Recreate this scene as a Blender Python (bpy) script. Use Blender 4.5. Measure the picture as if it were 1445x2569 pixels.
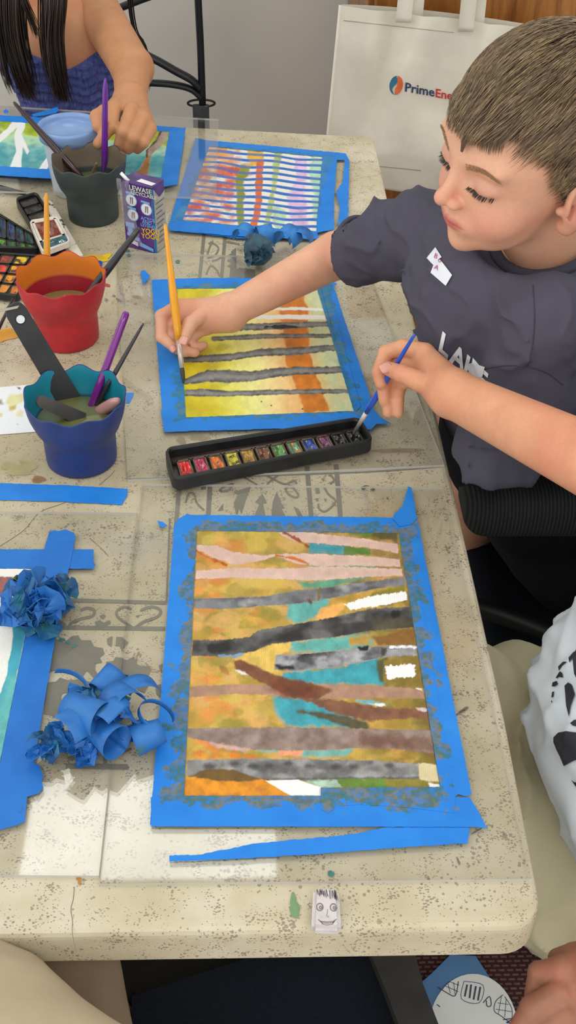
import bpy, bmesh, math, random
import numpy as np
from mathutils import Vector, Matrix
from mathutils.bvhtree import BVHTree

for o in list(bpy.data.objects):
    bpy.data.objects.remove(o)
rnd = random.Random(7)
SC = bpy.context.scene
COL = SC.collection

# ------------------------------------------------------------------ camera
FPX = 2900.0
_d = np.array([-80.0, 3373.0, FPX]); _d /= np.linalg.norm(_d)          # world down, seen from the lens
_u = np.array([-101.0, -2496.0, FPX]); _u /= np.linalg.norm(_u)        # world +Y
_u = _u - (_u @ _d) * _d; _u /= np.linalg.norm(_u)
_x = np.cross(_u, -_d)
CAMZ = 1.49
CAM = np.array([0.0, 0.0, CAMZ])
TOP = 0.75
Rcw = np.array([_x, _u, -_d])           # rows: world axes in lens coordinates


def _ray(px, py):
    return Rcw @ np.array([px - 722.5, py - 1284.5, FPX])


def at(px, py, z):
    r = _ray(px, py); t = (z - CAMZ) / r[2]
    return CAM + r * t


def atd(px, py, dep):
    return CAM + _ray(px, py) * (dep / FPX)


def atY(px, py, Y):
    r = _ray(px, py)
    return CAM + r * (Y / r[1])


def pix(P):
    q = (np.asarray(P) - CAM) @ Rcw
    return 722.5 + FPX * q[..., 0] / q[..., 2], 1284.5 + FPX * q[..., 1] / q[..., 2]


cd = bpy.data.cameras.new('camera')
cam = bpy.data.objects.new('camera', cd); COL.objects.link(cam)
cx, cy, cz = Rcw[:, 0], -Rcw[:, 1], -Rcw[:, 2]
M = Matrix.Identity(4)
for i in range(3):
    M[i][0] = cx[i]; M[i][1] = cy[i]; M[i][2] = cz[i]; M[i][3] = CAM[i]
cam.matrix_world = M
cd.sensor_fit = 'VERTICAL'; cd.sensor_height = 24.0; cd.lens = FPX * 24.0 / 2569.0
cd.clip_start = 0.01
SC.camera = cam

# ------------------------------------------------------------------ world, exposure
w = bpy.data.worlds.new('world'); SC.world = w; w.use_nodes = True
w.node_tree.nodes['Background'].inputs[0].default_value = (1.0, 0.985, 0.95, 1)
w.node_tree.nodes['Background'].inputs[1].default_value = 1.28
SC.view_settings.view_transform = 'Standard'
SC.view_settings.look = 'None'
SC.view_settings.gamma = 1.0
SC.view_settings.use_curve_mapping = False
SC.view_settings.exposure = 0.0
LAMP = 5.6                # luminance of the ceiling panels

# ------------------------------------------------------------------ helpers
def lin(c):
    c = np.asarray(c, float) / 255.0
    return np.where(c <= 0.04045, c / 12.92, ((c + 0.055) / 1.055) ** 2.4)


def L4(c):
    v = lin(c); return (float(v[0]), float(v[1]), float(v[2]), 1.0)


class NT:
    def __init__(s, name):
        s.m = bpy.data.materials.new(name); s.m.use_nodes = True
        s.t = s.m.node_tree; s.n = s.t.nodes; s.l = s.t.links
        s.b = s.n['Principled BSDF']; s.out = s.n['Material Output']

    def new(s, kind, **kw):
        nd = s.n.new('ShaderNode' + kind)
        for k, v in kw.items():
            if k.startswith('i_'):
                key = k[2:]
                key = int(key) if key.isdigit() else key.replace('_', ' ')
                sock = nd.inputs[key]
                if hasattr(v, 'links'): s.l.new(v, sock)
                else: sock.default_value = v
            else: setattr(nd, k, v)
        return nd

    def link(s, a, b): s.l.new(a, b)

    def coord(s, scale=1.0, sc3=None, kind='Object'):
        tc = s.new('TexCoord')
        mp = s.new('Mapping'); s.link(tc.outputs[kind], mp.inputs[0])
        mp.inputs['Scale'].default_value = sc3 if sc3 else (scale, scale, scale)
        return mp.outputs[0]

    def noise(s, scale, detail=3.0, rough=0.5, vec=None, dist=0.0):
        nd = s.new('TexNoise'); nd.inputs['Scale'].default_value = scale
        nd.inputs['Detail'].default_value = detail; nd.inputs['Roughness'].default_value = rough
        nd.inputs['Distortion'].default_value = dist
        s.link(vec if vec is not None else s.coord(), nd.inputs['Vector'])
        return nd.outputs['Fac']

    def ramp(s, fac, stops, interp='LINEAR'):
        r = s.new('ValToRGB'); r.color_ramp.interpolation = interp
        el = r.color_ramp.elements
        while len(el) > 1: el.remove(el[-1])
        el[0].position = stops[0][0]; el[0].color = stops[0][1]
        for p, c in stops[1:]:
            e = el.new(p); e.color = c
        s.link(fac, r.inputs[0])
        return r.outputs[0]

    def mix(s, fac, a, b, mode='MIX'):
        m = s.new('Mix', data_type='RGBA', blend_type=mode)
        for sock, v in ((m.inputs[0], fac), (m.inputs[6], a), (m.inputs[7], b)):
            if hasattr(v, 'links'): s.link(v, sock)
            else: sock.default_value = v
        return m.outputs[2]

    def math(s, op, a, b=0.0, c=None):
        m = s.new('Math', operation=op)
        vs = [a, b] + ([c] if c is not None else [])
        for sock, v in zip(m.inputs, vs):
            if hasattr(v, 'links'): s.link(v, sock)
            else: sock.default_value = v
        return m.outputs[0]

    def bump(s, h, strength=0.3, dist=0.001):
        b = s.new('Bump'); b.inputs['Strength'].default_value = strength; b.inputs['Distance'].default_value = dist
        s.link(h, b.inputs['Height']); s.link(b.outputs[0], s.b.inputs['Normal'])


def simple(name, c, rough=0.5, var=0.10, vscale=30.0, metal=0.0, bump=0.0, bscale=200.0, bdist=0.0006, coat=0.0, trans=0.0, sss=0.0, spec=0.5):
    m = NT(name); col = L4(c)
    dk = tuple(list(np.array(col[:3]) * (1 - var * 2)) + [1.0]); lt = tuple(list(np.clip(np.array(col[:3]) * (1 + var), 0, 1)) + [1.0])
    f = m.noise(vscale, 4)
    m.link(m.ramp(f, [(0.3, dk), (0.5, col), (0.7, lt)]), m.b.inputs['Base Color'])
    m.b.inputs['Roughness'].default_value = rough; m.b.inputs['Metallic'].default_value = metal
    m.b.inputs['Coat Weight'].default_value = coat; m.b.inputs['Transmission Weight'].default_value = trans
    m.b.inputs['Specular IOR Level'].default_value = spec
    if sss: m.b.inputs['Subsurface Weight'].default_value = sss; m.b.inputs['Subsurface Radius'].default_value = (.01, .004, .002)
    if bump: m.bump(m.noise(bscale, 3), bump, bdist)
    return m.m


def vcol_mat(name, rough=0.6, bump=0.0, bscale=400.0, bdist=0.0005, sss=0.0, spec=0.5, grain=0.06, gscale=500):
    m = NT(name)
    a = m.new('VertexColor', layer_name='Col')
    f = m.noise(gscale, 2)
    g = m.ramp(f, [(0.3, (1 - grain * 2,) * 3 + (1,)), (0.7, (1 + grain * 0,) * 3 + (1,))])
    m.link(m.mix(1.0, a.outputs[0], g, 'MULTIPLY'), m.b.inputs['Base Color'])
    m.b.inputs['Roughness'].default_value = rough
    m.b.inputs['Specular IOR Level'].default_value = spec
    if sss:
        m.b.inputs['Subsurface Weight'].default_value = sss
        m.b.inputs['Subsurface Radius'].default_value = (.012, .005, .003)
        m.b.inputs['Subsurface Scale'].default_value = 0.6
    if bump: m.bump(m.noise(bscale, 3), bump, bdist)
    return m.m


def link(name, me, parent=None, mats=(), smooth=True, kind=None):
    o = bpy.data.objects.new(name, me); COL.objects.link(o)
    for mt in (mats if isinstance(mats, (list, tuple)) else [mats]): me.materials.append(mt)
    if parent is not None:
        o.parent = parent; o.matrix_parent_inverse = parent.matrix_world.inverted() if False else Matrix.Identity(4)
    if smooth and len(me.polygons): me.polygons.foreach_set('use_smooth', [True] * len(me.polygons))
    if kind: o['kind'] = kind
    return o


def tag(o, label, cat, group=None):
    o['label'] = label; o['category'] = cat
    if group: o['group'] = group
    return o


def thing(name, label, cat, group=None):
    # the root stays at the world origin of its parts; its own origin is moved to its base by settle()
    o = bpy.data.objects.new(name, None); COL.objects.link(o); o.empty_display_size = 0.05
    return tag(o, label, cat, group)


def settle():
    # put every root Empty at the base of its parts without moving them
    for o in list(COL.objects):
        if o.type != 'EMPTY' or o.parent is not None: continue
        vs = []
        def walk(c):
            if c.type == 'MESH' and len(c.data.vertices):
                a = np.empty(len(c.data.vertices) * 3, np.float32); c.data.vertices.foreach_get('co', a)
                a = a.reshape(-1, 3); vs.append(np.stack([a.min(0), a.max(0)]))
            for g in c.children: walk(g)
        walk(o)
        if not vs: continue
        v = np.concatenate(vs); lo, hi = v.min(0), v.max(0)
        p = Vector(((lo[0] + hi[0]) / 2, (lo[1] + hi[1]) / 2, lo[2]))
        o.location = p
        for c in o.children: c.location = c.location - p


def mesh_np(name, V, F, col=None):
    me = bpy.data.meshes.new(name)
    me.from_pydata([tuple(map(float, v)) for v in V] if not isinstance(V, np.ndarray) else V.tolist(), [], F.tolist() if isinstance(F, np.ndarray) else F)
    if col is not None: setcol(me, col)
    me.update()
    return me


def setcol(me, col):
    a = me.color_attributes.new('Col', 'FLOAT_COLOR', 'POINT')
    c = np.ones((len(me.vertices), 4), np.float32); c[:, :3] = col
    a.data.foreach_set('color', c.ravel())


def bm_mesh(bm, name='m'):
    bmesh.ops.recalc_face_normals(bm, faces=bm.faces)
    me = bpy.data.meshes.new(name); bm.to_mesh(me); bm.free(); return me


def box(bm, lo, hi, bev=0.0, M=None, seg=2):
    r = bmesh.ops.create_cube(bm, size=1.0)
    lo = Vector(lo); hi = Vector(hi)
    for v in r['verts']:
        v.co = Vector(((v.co.x + .5) * (hi.x - lo.x) + lo.x, (v.co.y + .5) * (hi.y - lo.y) + lo.y, (v.co.z + .5) * (hi.z - lo.z) + lo.z))
    vs = r['verts']
    if bev > 0:
        es = list({e for v in vs for e in v.link_edges})
        g = bmesh.ops.bevel(bm, geom=es, offset=bev, segments=seg, affect='EDGES', profile=0.5)
        vs = list({v for f in g['faces'] for v in f.verts} | {v for v in vs if v.is_valid})
    if M is not None:
        for v in vs: v.co = M @ v.co
    return vs


def frame_of(a, b):
    t = (b - a); t = t / (np.linalg.norm(t) + 1e-12)
    up = np.array([0, 0, 1.0]) if abs(t[2]) < 0.9 else np.array([1.0, 0, 0])
    n = np.cross(up, t); n /= np.linalg.norm(n)
    return n, np.cross(t, n), t


def tube_data(pts, rad, seg=12, V0=0, squash=1.0, caps=True):
    pts = [np.asarray(p, float) for p in pts]; n = len(pts)
    if not hasattr(rad, '__len__'): rad = [rad] * n
    V = []; F = []
    nn, bb, _ = frame_of(pts[0], pts[-1] if np.linalg.norm(pts[-1] - pts[0]) > 1e-6 else pts[1])
    for i in range(n):
        t = pts[min(i + 1, n - 1)] - pts[max(i - 1, 0)]; t = t / (np.linalg.norm(t) + 1e-12)
        nn = nn - (nn @ t) * t; nn /= np.linalg.norm(nn) + 1e-12; bb = np.cross(t, nn)
        for k in range(seg):
            a = 2 * math.pi * k / seg
            V.append(pts[i] + rad[i] * (math.cos(a) * nn + squash * math.sin(a) * bb))
    for i in range(n - 1):
        for k in range(seg):
            a = i * seg + k; b = i * seg + (k + 1) % seg
            F.append([V0 + a, V0 + b, V0 + b + seg, V0 + a + seg])
    if caps:
        F.append([V0 + k for k in range(seg)][::-1]); F.append([V0 + (n - 1) * seg + k for k in range(seg)])
    return V, F


def tube(name, pts, rad, mat, parent=None, seg=12, squash=1.0):
    V, F = tube_data(pts, rad, seg, squash=squash)
    return link(name, mesh_np(name, V, F), parent, mat)


def smooth_path(pts, n=8):
    pts = [np.asarray(p, float) for p in pts]; out = []
    P = [pts[0]] + pts + [pts[-1]]
    for i in range(1, len(P) - 2):
        for k in range(n):
            t = k / n
            a, b, c, d = P[i - 1], P[i], P[i + 1], P[i + 2]
            out.append(0.5 * ((2 * b) + (c - a) * t + (2 * a - 5 * b + 4 * c - d) * t * t + (3 * b - a - 3 * c + d) * t ** 3))
    out.append(pts[-1]); return out


def lathe(profile, seg=96, rmod=None, zmod=None, c=(0, 0, 0)):
    V = []; F = []
    for i, (r, z) in enumerate(profile):
        for k in range(seg):
            a = 2 * math.pi * k / seg
            rr = r * (rmod(a, i) if rmod else 1); zz = z + (zmod(a, i) if zmod else 0)
            V.append((c[0] + rr * math.cos(a), c[1] + rr * math.sin(a), c[2] + zz))
    for i in range(len(profile) - 1):
        for k in range(seg):
            a = i * seg + k; b = i * seg + (k + 1) % seg
            F.append([a, b, b + seg, a + seg])
    return V, F


# value noise in numpy
def _h(ix, iy, iz, s):
    n = (ix.astype(np.int64) * 374761393 + iy.astype(np.int64) * 668265263 + iz.astype(np.int64) * 2147483647 + s * 1274126177) & 0xffffffff
    n = ((n ^ (n >> 13)) * 1274126177) & 0xffffffff
    return ((n ^ (n >> 16)) & 0xffff) / 65535.0


def vnoise(x, y, z=None, s=0):
    z = np.zeros_like(x) if z is None else z
    ix, iy, iz = np.floor(x), np.floor(y), np.floor(z)
    fx, fy, fz = x - ix, y - iy, z - iz
    fx, fy, fz = [f * f * (3 - 2 * f) for f in (fx, fy, fz)]
    r = 0
    for dx in (0, 1):
        for dy in (0, 1):
            for dz in ((0, 1) if np.any(fz) else (0,)):
                wgt = (fx if dx else 1 - fx) * (fy if dy else 1 - fy) * (fz if dz else 1 - fz)
                r = r + wgt * _h(ix + dx, iy + dy, iz + dz, s)
    return r


def fbm(x, y, z=None, s=0, o=4):
    r = 0; a = 0.5; t = 0
    for i in range(o):
        k = 2.0 ** i
        r = r + a * vnoise(x * k + 17.3 * i, y * k + 5.1 * i, None if z is None else z * k, s + i); t += a; a *= 0.5
    return r / t


def sd_poly(px, py, poly):
    d = np.full(px.shape, 1e18); inside = np.zeros(px.shape, bool); n = len(poly)
    for i in range(n):
        ax, ay = poly[i]; bx, by = poly[(i + 1) % n]
        ex, ey = bx - ax, by - ay; wx, wy = px - ax, py - ay
        t = np.clip((wx * ex + wy * ey) / (ex * ex + ey * ey + 1e-9), 0, 1)
        d = np.minimum(d, (wx - t * ex) ** 2 + (wy - t * ey) ** 2)
        c = (ay > py) != (by > py)
        if by != ay: inside ^= c & (px < (bx - ax) * (py - ay) / (by - ay) + ax)
    d = np.sqrt(d); return np.where(inside, -d, d)


def sd_line(px, py, pts, wd):
    d = np.full(px.shape, 1e9)
    for i in range(len(pts) - 1):
        ax, ay = pts[i]; bx, by = pts[i + 1]; wa, wb = wd[i], wd[i + 1]
        ex, ey = bx - ax, by - ay; wx, wy = px - ax, py - ay
        t = np.clip((wx * ex + wy * ey) / (ex * ex + ey * ey + 1e-9), 0, 1)
        d = np.minimum(d, np.hypot(wx - t * ex, wy - t * ey) - (wa + (wb - wa) * t))
    return d


class Canvas:
    """pigment on a sheet of paper, worked out at the sheet's own grid points (drawn in plan of the sheet)"""
    def __init__(s, x, y, base):
        s.x, s.y = x, y; s.c = np.tile(lin(base), (len(x), 1)); s.k = 0

    def _n(s, sc, o=3): s.k += 7; return fbm(s.x / sc, s.y / sc, None, s.k, o) - 0.5

    def _put(s, d, col, soft, alpha, var, vs, multiply=False):
        a = np.clip(0.5 - d / max(soft, .01), 0, 1) * alpha
        c = np.tile(lin(col), (len(s.x), 1))
        if var: c = c * np.clip(1 + var * 2.2 * s._n(vs)[:, None], 0.2, 2.2)
        if multiply: c = s.c * c
        s.c = s.c * (1 - a[:, None]) + c * a[:, None]

    def poly(s, pts, col, soft=2, wob=5, ws=14, alpha=1.0, var=0.3, vs=18, multiply=False):
        d = sd_poly(s.x, s.y, pts)
        if wob: d = d + wob * 2 * s._n(ws)
        s._put(d, col, soft, alpha, var, vs, multiply)

    def line(s, pts, wd, col, soft=2, wob=4, ws=10, alpha=1.0, var=0.3, vs=14, multiply=False):
        if not hasattr(wd, '__len__'): wd = [wd] * len(pts)
        d = sd_line(s.x, s.y, pts, wd)
        if wob: d = d + wob * 2 * s._n(ws)
        s._put(d, col, soft, alpha, var, vs, multiply)

    def blobs(s, box, cols, n, r, soft=6, seed=1, alpha=0.8, wob=8):
        rg = random.Random(seed)
        for i in range(n):
            x = rg.uniform(box[0], box[2]); y = rg.uniform(box[1], box[3]); q = rg.uniform(*r)
            m = (np.abs(s.x - x) < q * 3.2) & (np.abs(s.y - y) < q * 2.4)
            if not m.any(): continue
            s.k += 3
            nz = fbm(s.x[m] / 14, s.y[m] / 14, None, s.k + i, 3) - .5
            d = np.hypot((s.x[m] - x) * .62, s.y[m] - y) - q + wob * 2 * nz
            a = (np.clip(0.5 - d / soft, 0, 1) * alpha * (0.75 + 0.8 * nz))[:, None].clip(0, 1)
            s.c[m] = s.c[m] * (1 - a) + lin(rg.choice(cols)) * a


def paper_grid(corners, z, nx, ny):
    """flat sheet between four world corners (tl,tr,br,bl); returns V,F and the plan coordinates of each vertex"""
    tl, tr, br, bl = [at(cx_, cy_, z) for cx_, cy_ in corners]
    u = np.linspace(0, 1, nx); v = np.linspace(0, 1, ny); U, W_ = np.meshgrid(u, v)
    U = U.ravel()[:, None]; W_ = W_.ravel()[:, None]
    V = (tl * (1 - U) + tr * U) * (1 - W_) + (bl * (1 - U) + br * U) * W_
    i = np.arange((nx - 1) * (ny - 1)); r = i // (nx - 1); c = i % (nx - 1); a = r * nx + c
    F = np.stack([a + nx, a + nx + 1, a + 1, a], 1)
    return V, F


def px_poly_mesh(name, poly, z, th, mat, parent=None, rag=0.0, up=None, step=7.0, seed=0, smooth=False):
    """flat cut shape with real thickness lying at height z, outline given on the table plane"""
    rg = random.Random(seed + len(poly)); pts = []
    n = len(poly)
    for i in range(n):
        a = np.array(poly[i], float); b = np.array(poly[(i + 1) % n], float)
        L = np.linalg.norm(b - a); k = max(1, int(L / step)) if rag > 0 else 1
        nrm = np.array([-(b - a)[1], (b - a)[0]]) / (L + 1e-9)
        for j in range(k):
            p = a + (b - a) * j / k
            if rag > 0 and j > 0: p = p + nrm * rg.uniform(-rag, rag)
            pts.append(p)
    W_ = [at(p[0], p[1], z) for p in pts]
    return slab(name, W_, th, mat, parent, up, smooth)


def slab(name, W_, th, mat, parent=None, up=None, smooth=False):
    bm = bmesh.new()
    vs = [bm.verts.new((p[0], p[1], p[2])) for p in W_]
    bv = [bm.verts.new((p[0], p[1], p[2] - th)) for p in W_]
    f = bm.faces.new(vs); g = bm.faces.new(bv[::-1])
    n = len(vs)
    for i in range(n): bm.faces.new((vs[i], bv[i], bv[(i + 1) % n], vs[(i + 1) % n]))
    bmesh.ops.triangulate(bm, faces=[f, g])
    me = bm_mesh(bm, name)
    return link(name, me, parent, mat, smooth=smooth)


def ribbon(name, pts, nrm, wd, mat, parent=None, th=0.00025, smooth=True):
    """strip of tape along pts, nrm = side direction per point, wd = width"""
    V = []; F = []
    n = len(pts)
    for p, s_ in zip(pts, nrm):
        p = np.asarray(p); s_ = np.asarray(s_) / (np.linalg.norm(s_) + 1e-9)
        for k in (-.5, 0, .5): V.append(p + s_ * wd * k)
    for i in range(n - 1):
        for k in (0, 1):
            a = i * 3 + k; F.append([a, a + 1, a + 4, a + 3])
    o = link(name, mesh_np(name, V, F), parent, mat, smooth)
    return o


def bake_solid(o, th):
    md = o.modifiers.new('s', 'SOLIDIFY'); md.thickness = th; md.offset = 0; return o


def text_mesh(body, size=1.0, extrude=0.0, bold=False, shear=0.0, res=3):
    cu = bpy.data.curves.new('t', 'FONT'); cu.body = body; cu.size = size; cu.extrude = extrude; cu.resolution_u = res
    cu.shear = shear
    if bold: cu.offset = size * (0.018 if bold is True else bold)
    cu.align_x = 'LEFT'
    o = bpy.data.objects.new('t', cu); COL.objects.link(o)
    bpy.context.view_layer.update()
    dg = bpy.context.evaluated_depsgraph_get()
    me = bpy.data.meshes.new_from_object(o.evaluated_get(dg))
    bpy.data.objects.remove(o); bpy.data.curves.remove(cu)
    return me
# ------------------------------------------------------------------ signed-distance bodies -> one continuous mesh
def S_ball(P, c, r): return np.linalg.norm(P - np.asarray(c, float), axis=1) - r


def S_ell(P, c, r, R=None):
    q = P - np.asarray(c, float)
    if R is not None: q = q @ R
    r = np.asarray(r, float)
    k0 = np.linalg.norm(q / r, axis=1); k1 = np.linalg.norm(q / (r * r), axis=1)
    return k0 * (k0 - 1) / (k1 + 1e-9)


def S_cone(P, a, b, ra, rb, sq=None):
    a = np.asarray(a, float); b = np.asarray(b, float); e = b - a; q = P - a
    t = np.clip(q @ e / (e @ e + 1e-12), 0, 1)
    v = q - t[:, None] * e
    if sq is not None:
        ax, f = sq; ax = np.asarray(ax, float); ax = ax / np.linalg.norm(ax)
        v = v + (v @ ax)[:, None] * ax * (f - 1)     # f>1 : flatter along ax
    return np.linalg.norm(v, axis=1) - (ra + (rb - ra) * t)


def smin(a, b, k):
    h = np.clip(0.5 + 0.5 * (b - a) / k, 0, 1)
    return b * (1 - h) + a * h - k * h * (1 - h)


def smax(a, b, k): return -smin(-a, -b, k)


def limb(P, pts, rs, k=None):
    d = None
    for i in range(len(pts) - 1):
        c = S_cone(P, pts[i], pts[i + 1], rs[i], rs[i + 1])
        d = c if d is None else smin(d, c, k or 0.002)
    return d


def surface(fn, lo, hi, h, margin=1.6):
    lo = np.asarray(lo, float); hi = np.asarray(hi, float)
    B = 10
    nb = np.ceil((hi - lo) / h / B).astype(int)
    n = nb * B + 1
    f = np.ones(n, np.float32)
    bc = np.stack(np.meshgrid(*[np.arange(k) for k in nb], indexing='ij'), -1).reshape(-1, 3)
    cen = lo + (bc + 0.5) * B * h
    v = fn(cen)
    act = np.abs(v) < B * h * 0.87 * margin
    for b, vv in zip(bc[~act], v[~act]):
        if vv < 0: f[b[0] * B:(b[0] + 1) * B + 1, b[1] * B:(b[1] + 1) * B + 1, b[2] * B:(b[2] + 1) * B + 1] = -1
    loc = np.stack(np.meshgrid(*[np.arange(B + 1)] * 3, indexing='ij'), -1).reshape(-1, 3)
    ab = bc[act]
    for s in range(0, len(ab), 200):
        ch = ab[s:s + 200]
        idx = (ch[:, None, :] * B + loc[None]).reshape(-1, 3)
        f[idx[:, 0], idx[:, 1], idx[:, 2]] = fn(lo + idx * h)
    ins = f < 0
    c8 = [(i, j, k) for i in (0, 1) for j in (0, 1) for k in (0, 1)]
    cnt = np.zeros(np.array(n) - 1, np.int8)
    for (i, j, k) in c8: cnt += ins[i:n[0] - 1 + i, j:n[1] - 1 + j, k:n[2] - 1 + k]
    ci = np.argwhere((cnt > 0) & (cnt < 8))
    val = {c: f[ci[:, 0] + c[0], ci[:, 1] + c[1], ci[:, 2] + c[2]] for c in c8}
    acc = np.zeros((len(ci), 3)); num = np.zeros(len(ci))
    for c in c8:
        for ax in range(3):
            if c[ax]: continue
            c2 = list(c); c2[ax] = 1; c2 = tuple(c2)
            a, b = val[c], val[c2]; m = (a < 0) != (b < 0)
            t = np.where(m, a / np.where(m, a - b, 1), 0)
            p = np.tile(np.array(c, float), (len(ci), 1)); p[:, ax] = t
            acc[m] += p[m]; num[m] += 1
    V = lo + (ci + acc / num[:, None]) * h
    vid = np.full(cnt.shape, -1, np.int32); vid[ci[:, 0], ci[:, 1], ci[:, 2]] = np.arange(len(ci))
    F = []
    for ax in range(3):
        sl0 = [slice(None)] * 3; sl1 = [slice(None)] * 3
        sl0[ax] = slice(0, n[ax] - 1); sl1[ax] = slice(1, n[ax])
        m = ins[tuple(sl0)] != ins[tuple(sl1)]
        e = np.argwhere(m); o1, o2 = [a for a in range(3) if a != ax]
        e = e[(e[:, o1] > 0) & (e[:, o2] > 0) & (e[:, o1] < n[o1] - 1) & (e[:, o2] < n[o2] - 1)]
        q = []
        for (p, r) in ((-1, -1), (0, -1), (0, 0), (-1, 0)):
            g = e.copy(); g[:, o1] += p; g[:, o2] += r; q.append(vid[g[:, 0], g[:, 1], g[:, 2]])
        q = np.stack(q, 1); s_in = ins[e[:, 0], e[:, 1], e[:, 2]]
        flip = s_in if ax != 1 else ~s_in
        q[~flip] = q[~flip][:, ::-1]
        F.append(q)
    F = np.concatenate(F); F = F[(F >= 0).all(1)]
    return V, F


def relax(V, F, it=2, lam=0.5):
    E = np.concatenate([F[:, [0, 1]], F[:, [1, 2]], F[:, [2, 3]], F[:, [3, 0]]])
    for _ in range(it):
        s = np.zeros_like(V); c = np.zeros(len(V))
        for k in range(3):
            s[:, k] = np.bincount(E[:, 0], V[E[:, 1], k], len(V)) + np.bincount(E[:, 1], V[E[:, 0], k], len(V))
        c = np.bincount(E[:, 0], minlength=len(V)) + np.bincount(E[:, 1], minlength=len(V))
        V = V + lam * (s / np.maximum(c, 1)[:, None] - V)
    return V


def join(parts):
    Vs = []; Fs = []; Cs = []; o = 0
    for V, F, C in parts:
        Vs.append(V); Fs.append(F + o); Cs.append(C); o += len(V)
    return np.concatenate(Vs), np.concatenate(Fs), np.concatenate(Cs)


# ------------------------------------------------------------------ the room
def emis(name, c, s):
    m = NT(name)
    v = m.new('TexVoronoi', i_Scale=1.0, distance='CHEBYCHEV'); m.link(m.coord(150), v.inputs['Vector']); v.inputs['Randomness'].default_value = 0.0
    f = m.ramp(v.outputs['Distance'], [(0.0, (1.25,) * 3 + (1,)), (0.5, (.7,) * 3 + (1,))])
    m.b.inputs['Base Color'].default_value = (0.8, 0.8, 0.8, 1)
    m.link(m.mix(1.0, f, (*c, 1), 'MULTIPLY'), m.b.inputs['Emission Color'])
    m.b.inputs['Emission Strength'].default_value = s
    return m.m


M_wall = simple('wall_paint', (212, 210, 202), 0.75, 0.03, 4, bump=0.15, bscale=90)
M_ceil = simple('ceiling_tile', (225, 224, 218), 0.9, 0.04, 60)
nt = NT('carpet')
f1 = nt.noise(700, 3); f2 = nt.noise(12, 3)
c1 = nt.ramp(f1, [(0.35, L4((118, 110, 106))), (0.65, L4((172, 163, 158)))])
nt.link(nt.mix(0.35, c1, nt.ramp(f2, [(0.4, L4((120, 110, 105))), (0.6, L4((178, 168, 162)))]), 'MIX'), nt.b.inputs['Base Color'])
nt.b.inputs['Roughness'].default_value = 0.95; nt.bump(f1, 0.5, 0.002)
M_carpet = nt.m
M_lamp = emis('lamp_diffuser', (0.95, 1.0, 1.0), LAMP)
M_frame = simple('lamp_frame', (215, 215, 212), 0.4, 0.03)


def quadbox(name, lo, hi, mat):
    bm = bmesh.new(); box(bm, lo, hi); return link(name, bm_mesh(bm), None, mat, smooth=False, kind='structure')


quadbox('floor', (-2.2, -1.4, -0.05), (2.4, 2.62, 0.0), M_carpet)
quadbox('ceiling', (-2.2, -1.4, 2.62), (2.4, 2.62, 2.7), M_ceil)
quadbox('wall_back', (-2.2, 2.5, 0.0), (2.4, 2.62, 2.62), M_wall)
quadbox('baseboard_back', (-2.2, 2.485, 0.0), (2.4, 2.5, 0.1), M_frame)


def ceiling_light(lo, hi, label):
    t = thing('ceiling_light', label, 'light', 'ceiling lights')
    x0, y0 = lo; x1, y1 = hi; b = .03
    bm = bmesh.new()
    box(bm, (x0 - b, y0 - b, 2.60), (x0, y1 + b, 2.62)); box(bm, (x1, y0 - b, 2.60), (x1 + b, y1 + b, 2.62))
    box(bm, (x0, y0 - b, 2.60), (x1, y0, 2.62)); box(bm, (x0, y1, 2.60), (x1, y1 + b, 2.62))
    link('frame', bm_mesh(bm), t, M_frame, smooth=False)
    bm = bmesh.new(); box(bm, (x0, y0, 2.605), (x1, y1, 2.619)); link('diffuser', bm_mesh(bm), t, M_lamp, smooth=False)


ceiling_light((-.585, 1.60), (.060, 2.02), 'flat white ceiling light panel over the far half of the table')
ceiling_light((-1.9, .2), (-1.3, 1.4), 'flat white ceiling light panel left of the table')  # added panel, out of view, to even out the lighting
ceiling_light((.9, .9), (1.5, 2.1), 'flat white ceiling light panel over the wooden cabinet side')  # out-of-view panel added as fill from the right
ceiling_light((-.9, -1.0), (1.2, -.4), 'flat white ceiling light panel behind the photographer')  # large unseen panel added to brighten the back wall and bag

# wooden cabinet behind the tote bag
nt = NT('oak_wood')
v = nt.coord(1, (14, 14, 1.6))
f1 = nt.noise(3.0, 5, .6, v, 0.6)
nt.link(nt.ramp(f1, [(0.3, L4((92, 52, 20))), (0.5, L4((150, 95, 42))), (0.7, L4((182, 124, 62)))]), nt.b.inputs['Base Color'])
nt.b.inputs['Roughness'].default_value = 0.35
M_oak = nt.m
cab = thing('wooden_cabinet', 'brown varnished wooden cabinet behind the canvas tote bag', 'cabinet')
bm = bmesh.new(); box(bm, (.20, 2.04, .0), (1.30, 2.46, 1.25), .004); link('body', bm_mesh(bm), cab, M_oak, smooth=False)
for i, (a, b) in enumerate(((.21, .745), (.755, 1.29))):
    bm = bmesh.new(); box(bm, (a, 2.018, .08), (b, 2.039, 1.22), .004)
    d_ = link('door', bm_mesh(bm), cab, M_oak, smooth=False)
    bm = bmesh.new(); xx = b - .04 if i == 0 else a + .04
    box(bm, (xx - .008, 1.99, 1.02), (xx + .008, 2.017, 1.12), .003); link('handle', bm_mesh(bm), d_, M_frame)

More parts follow.
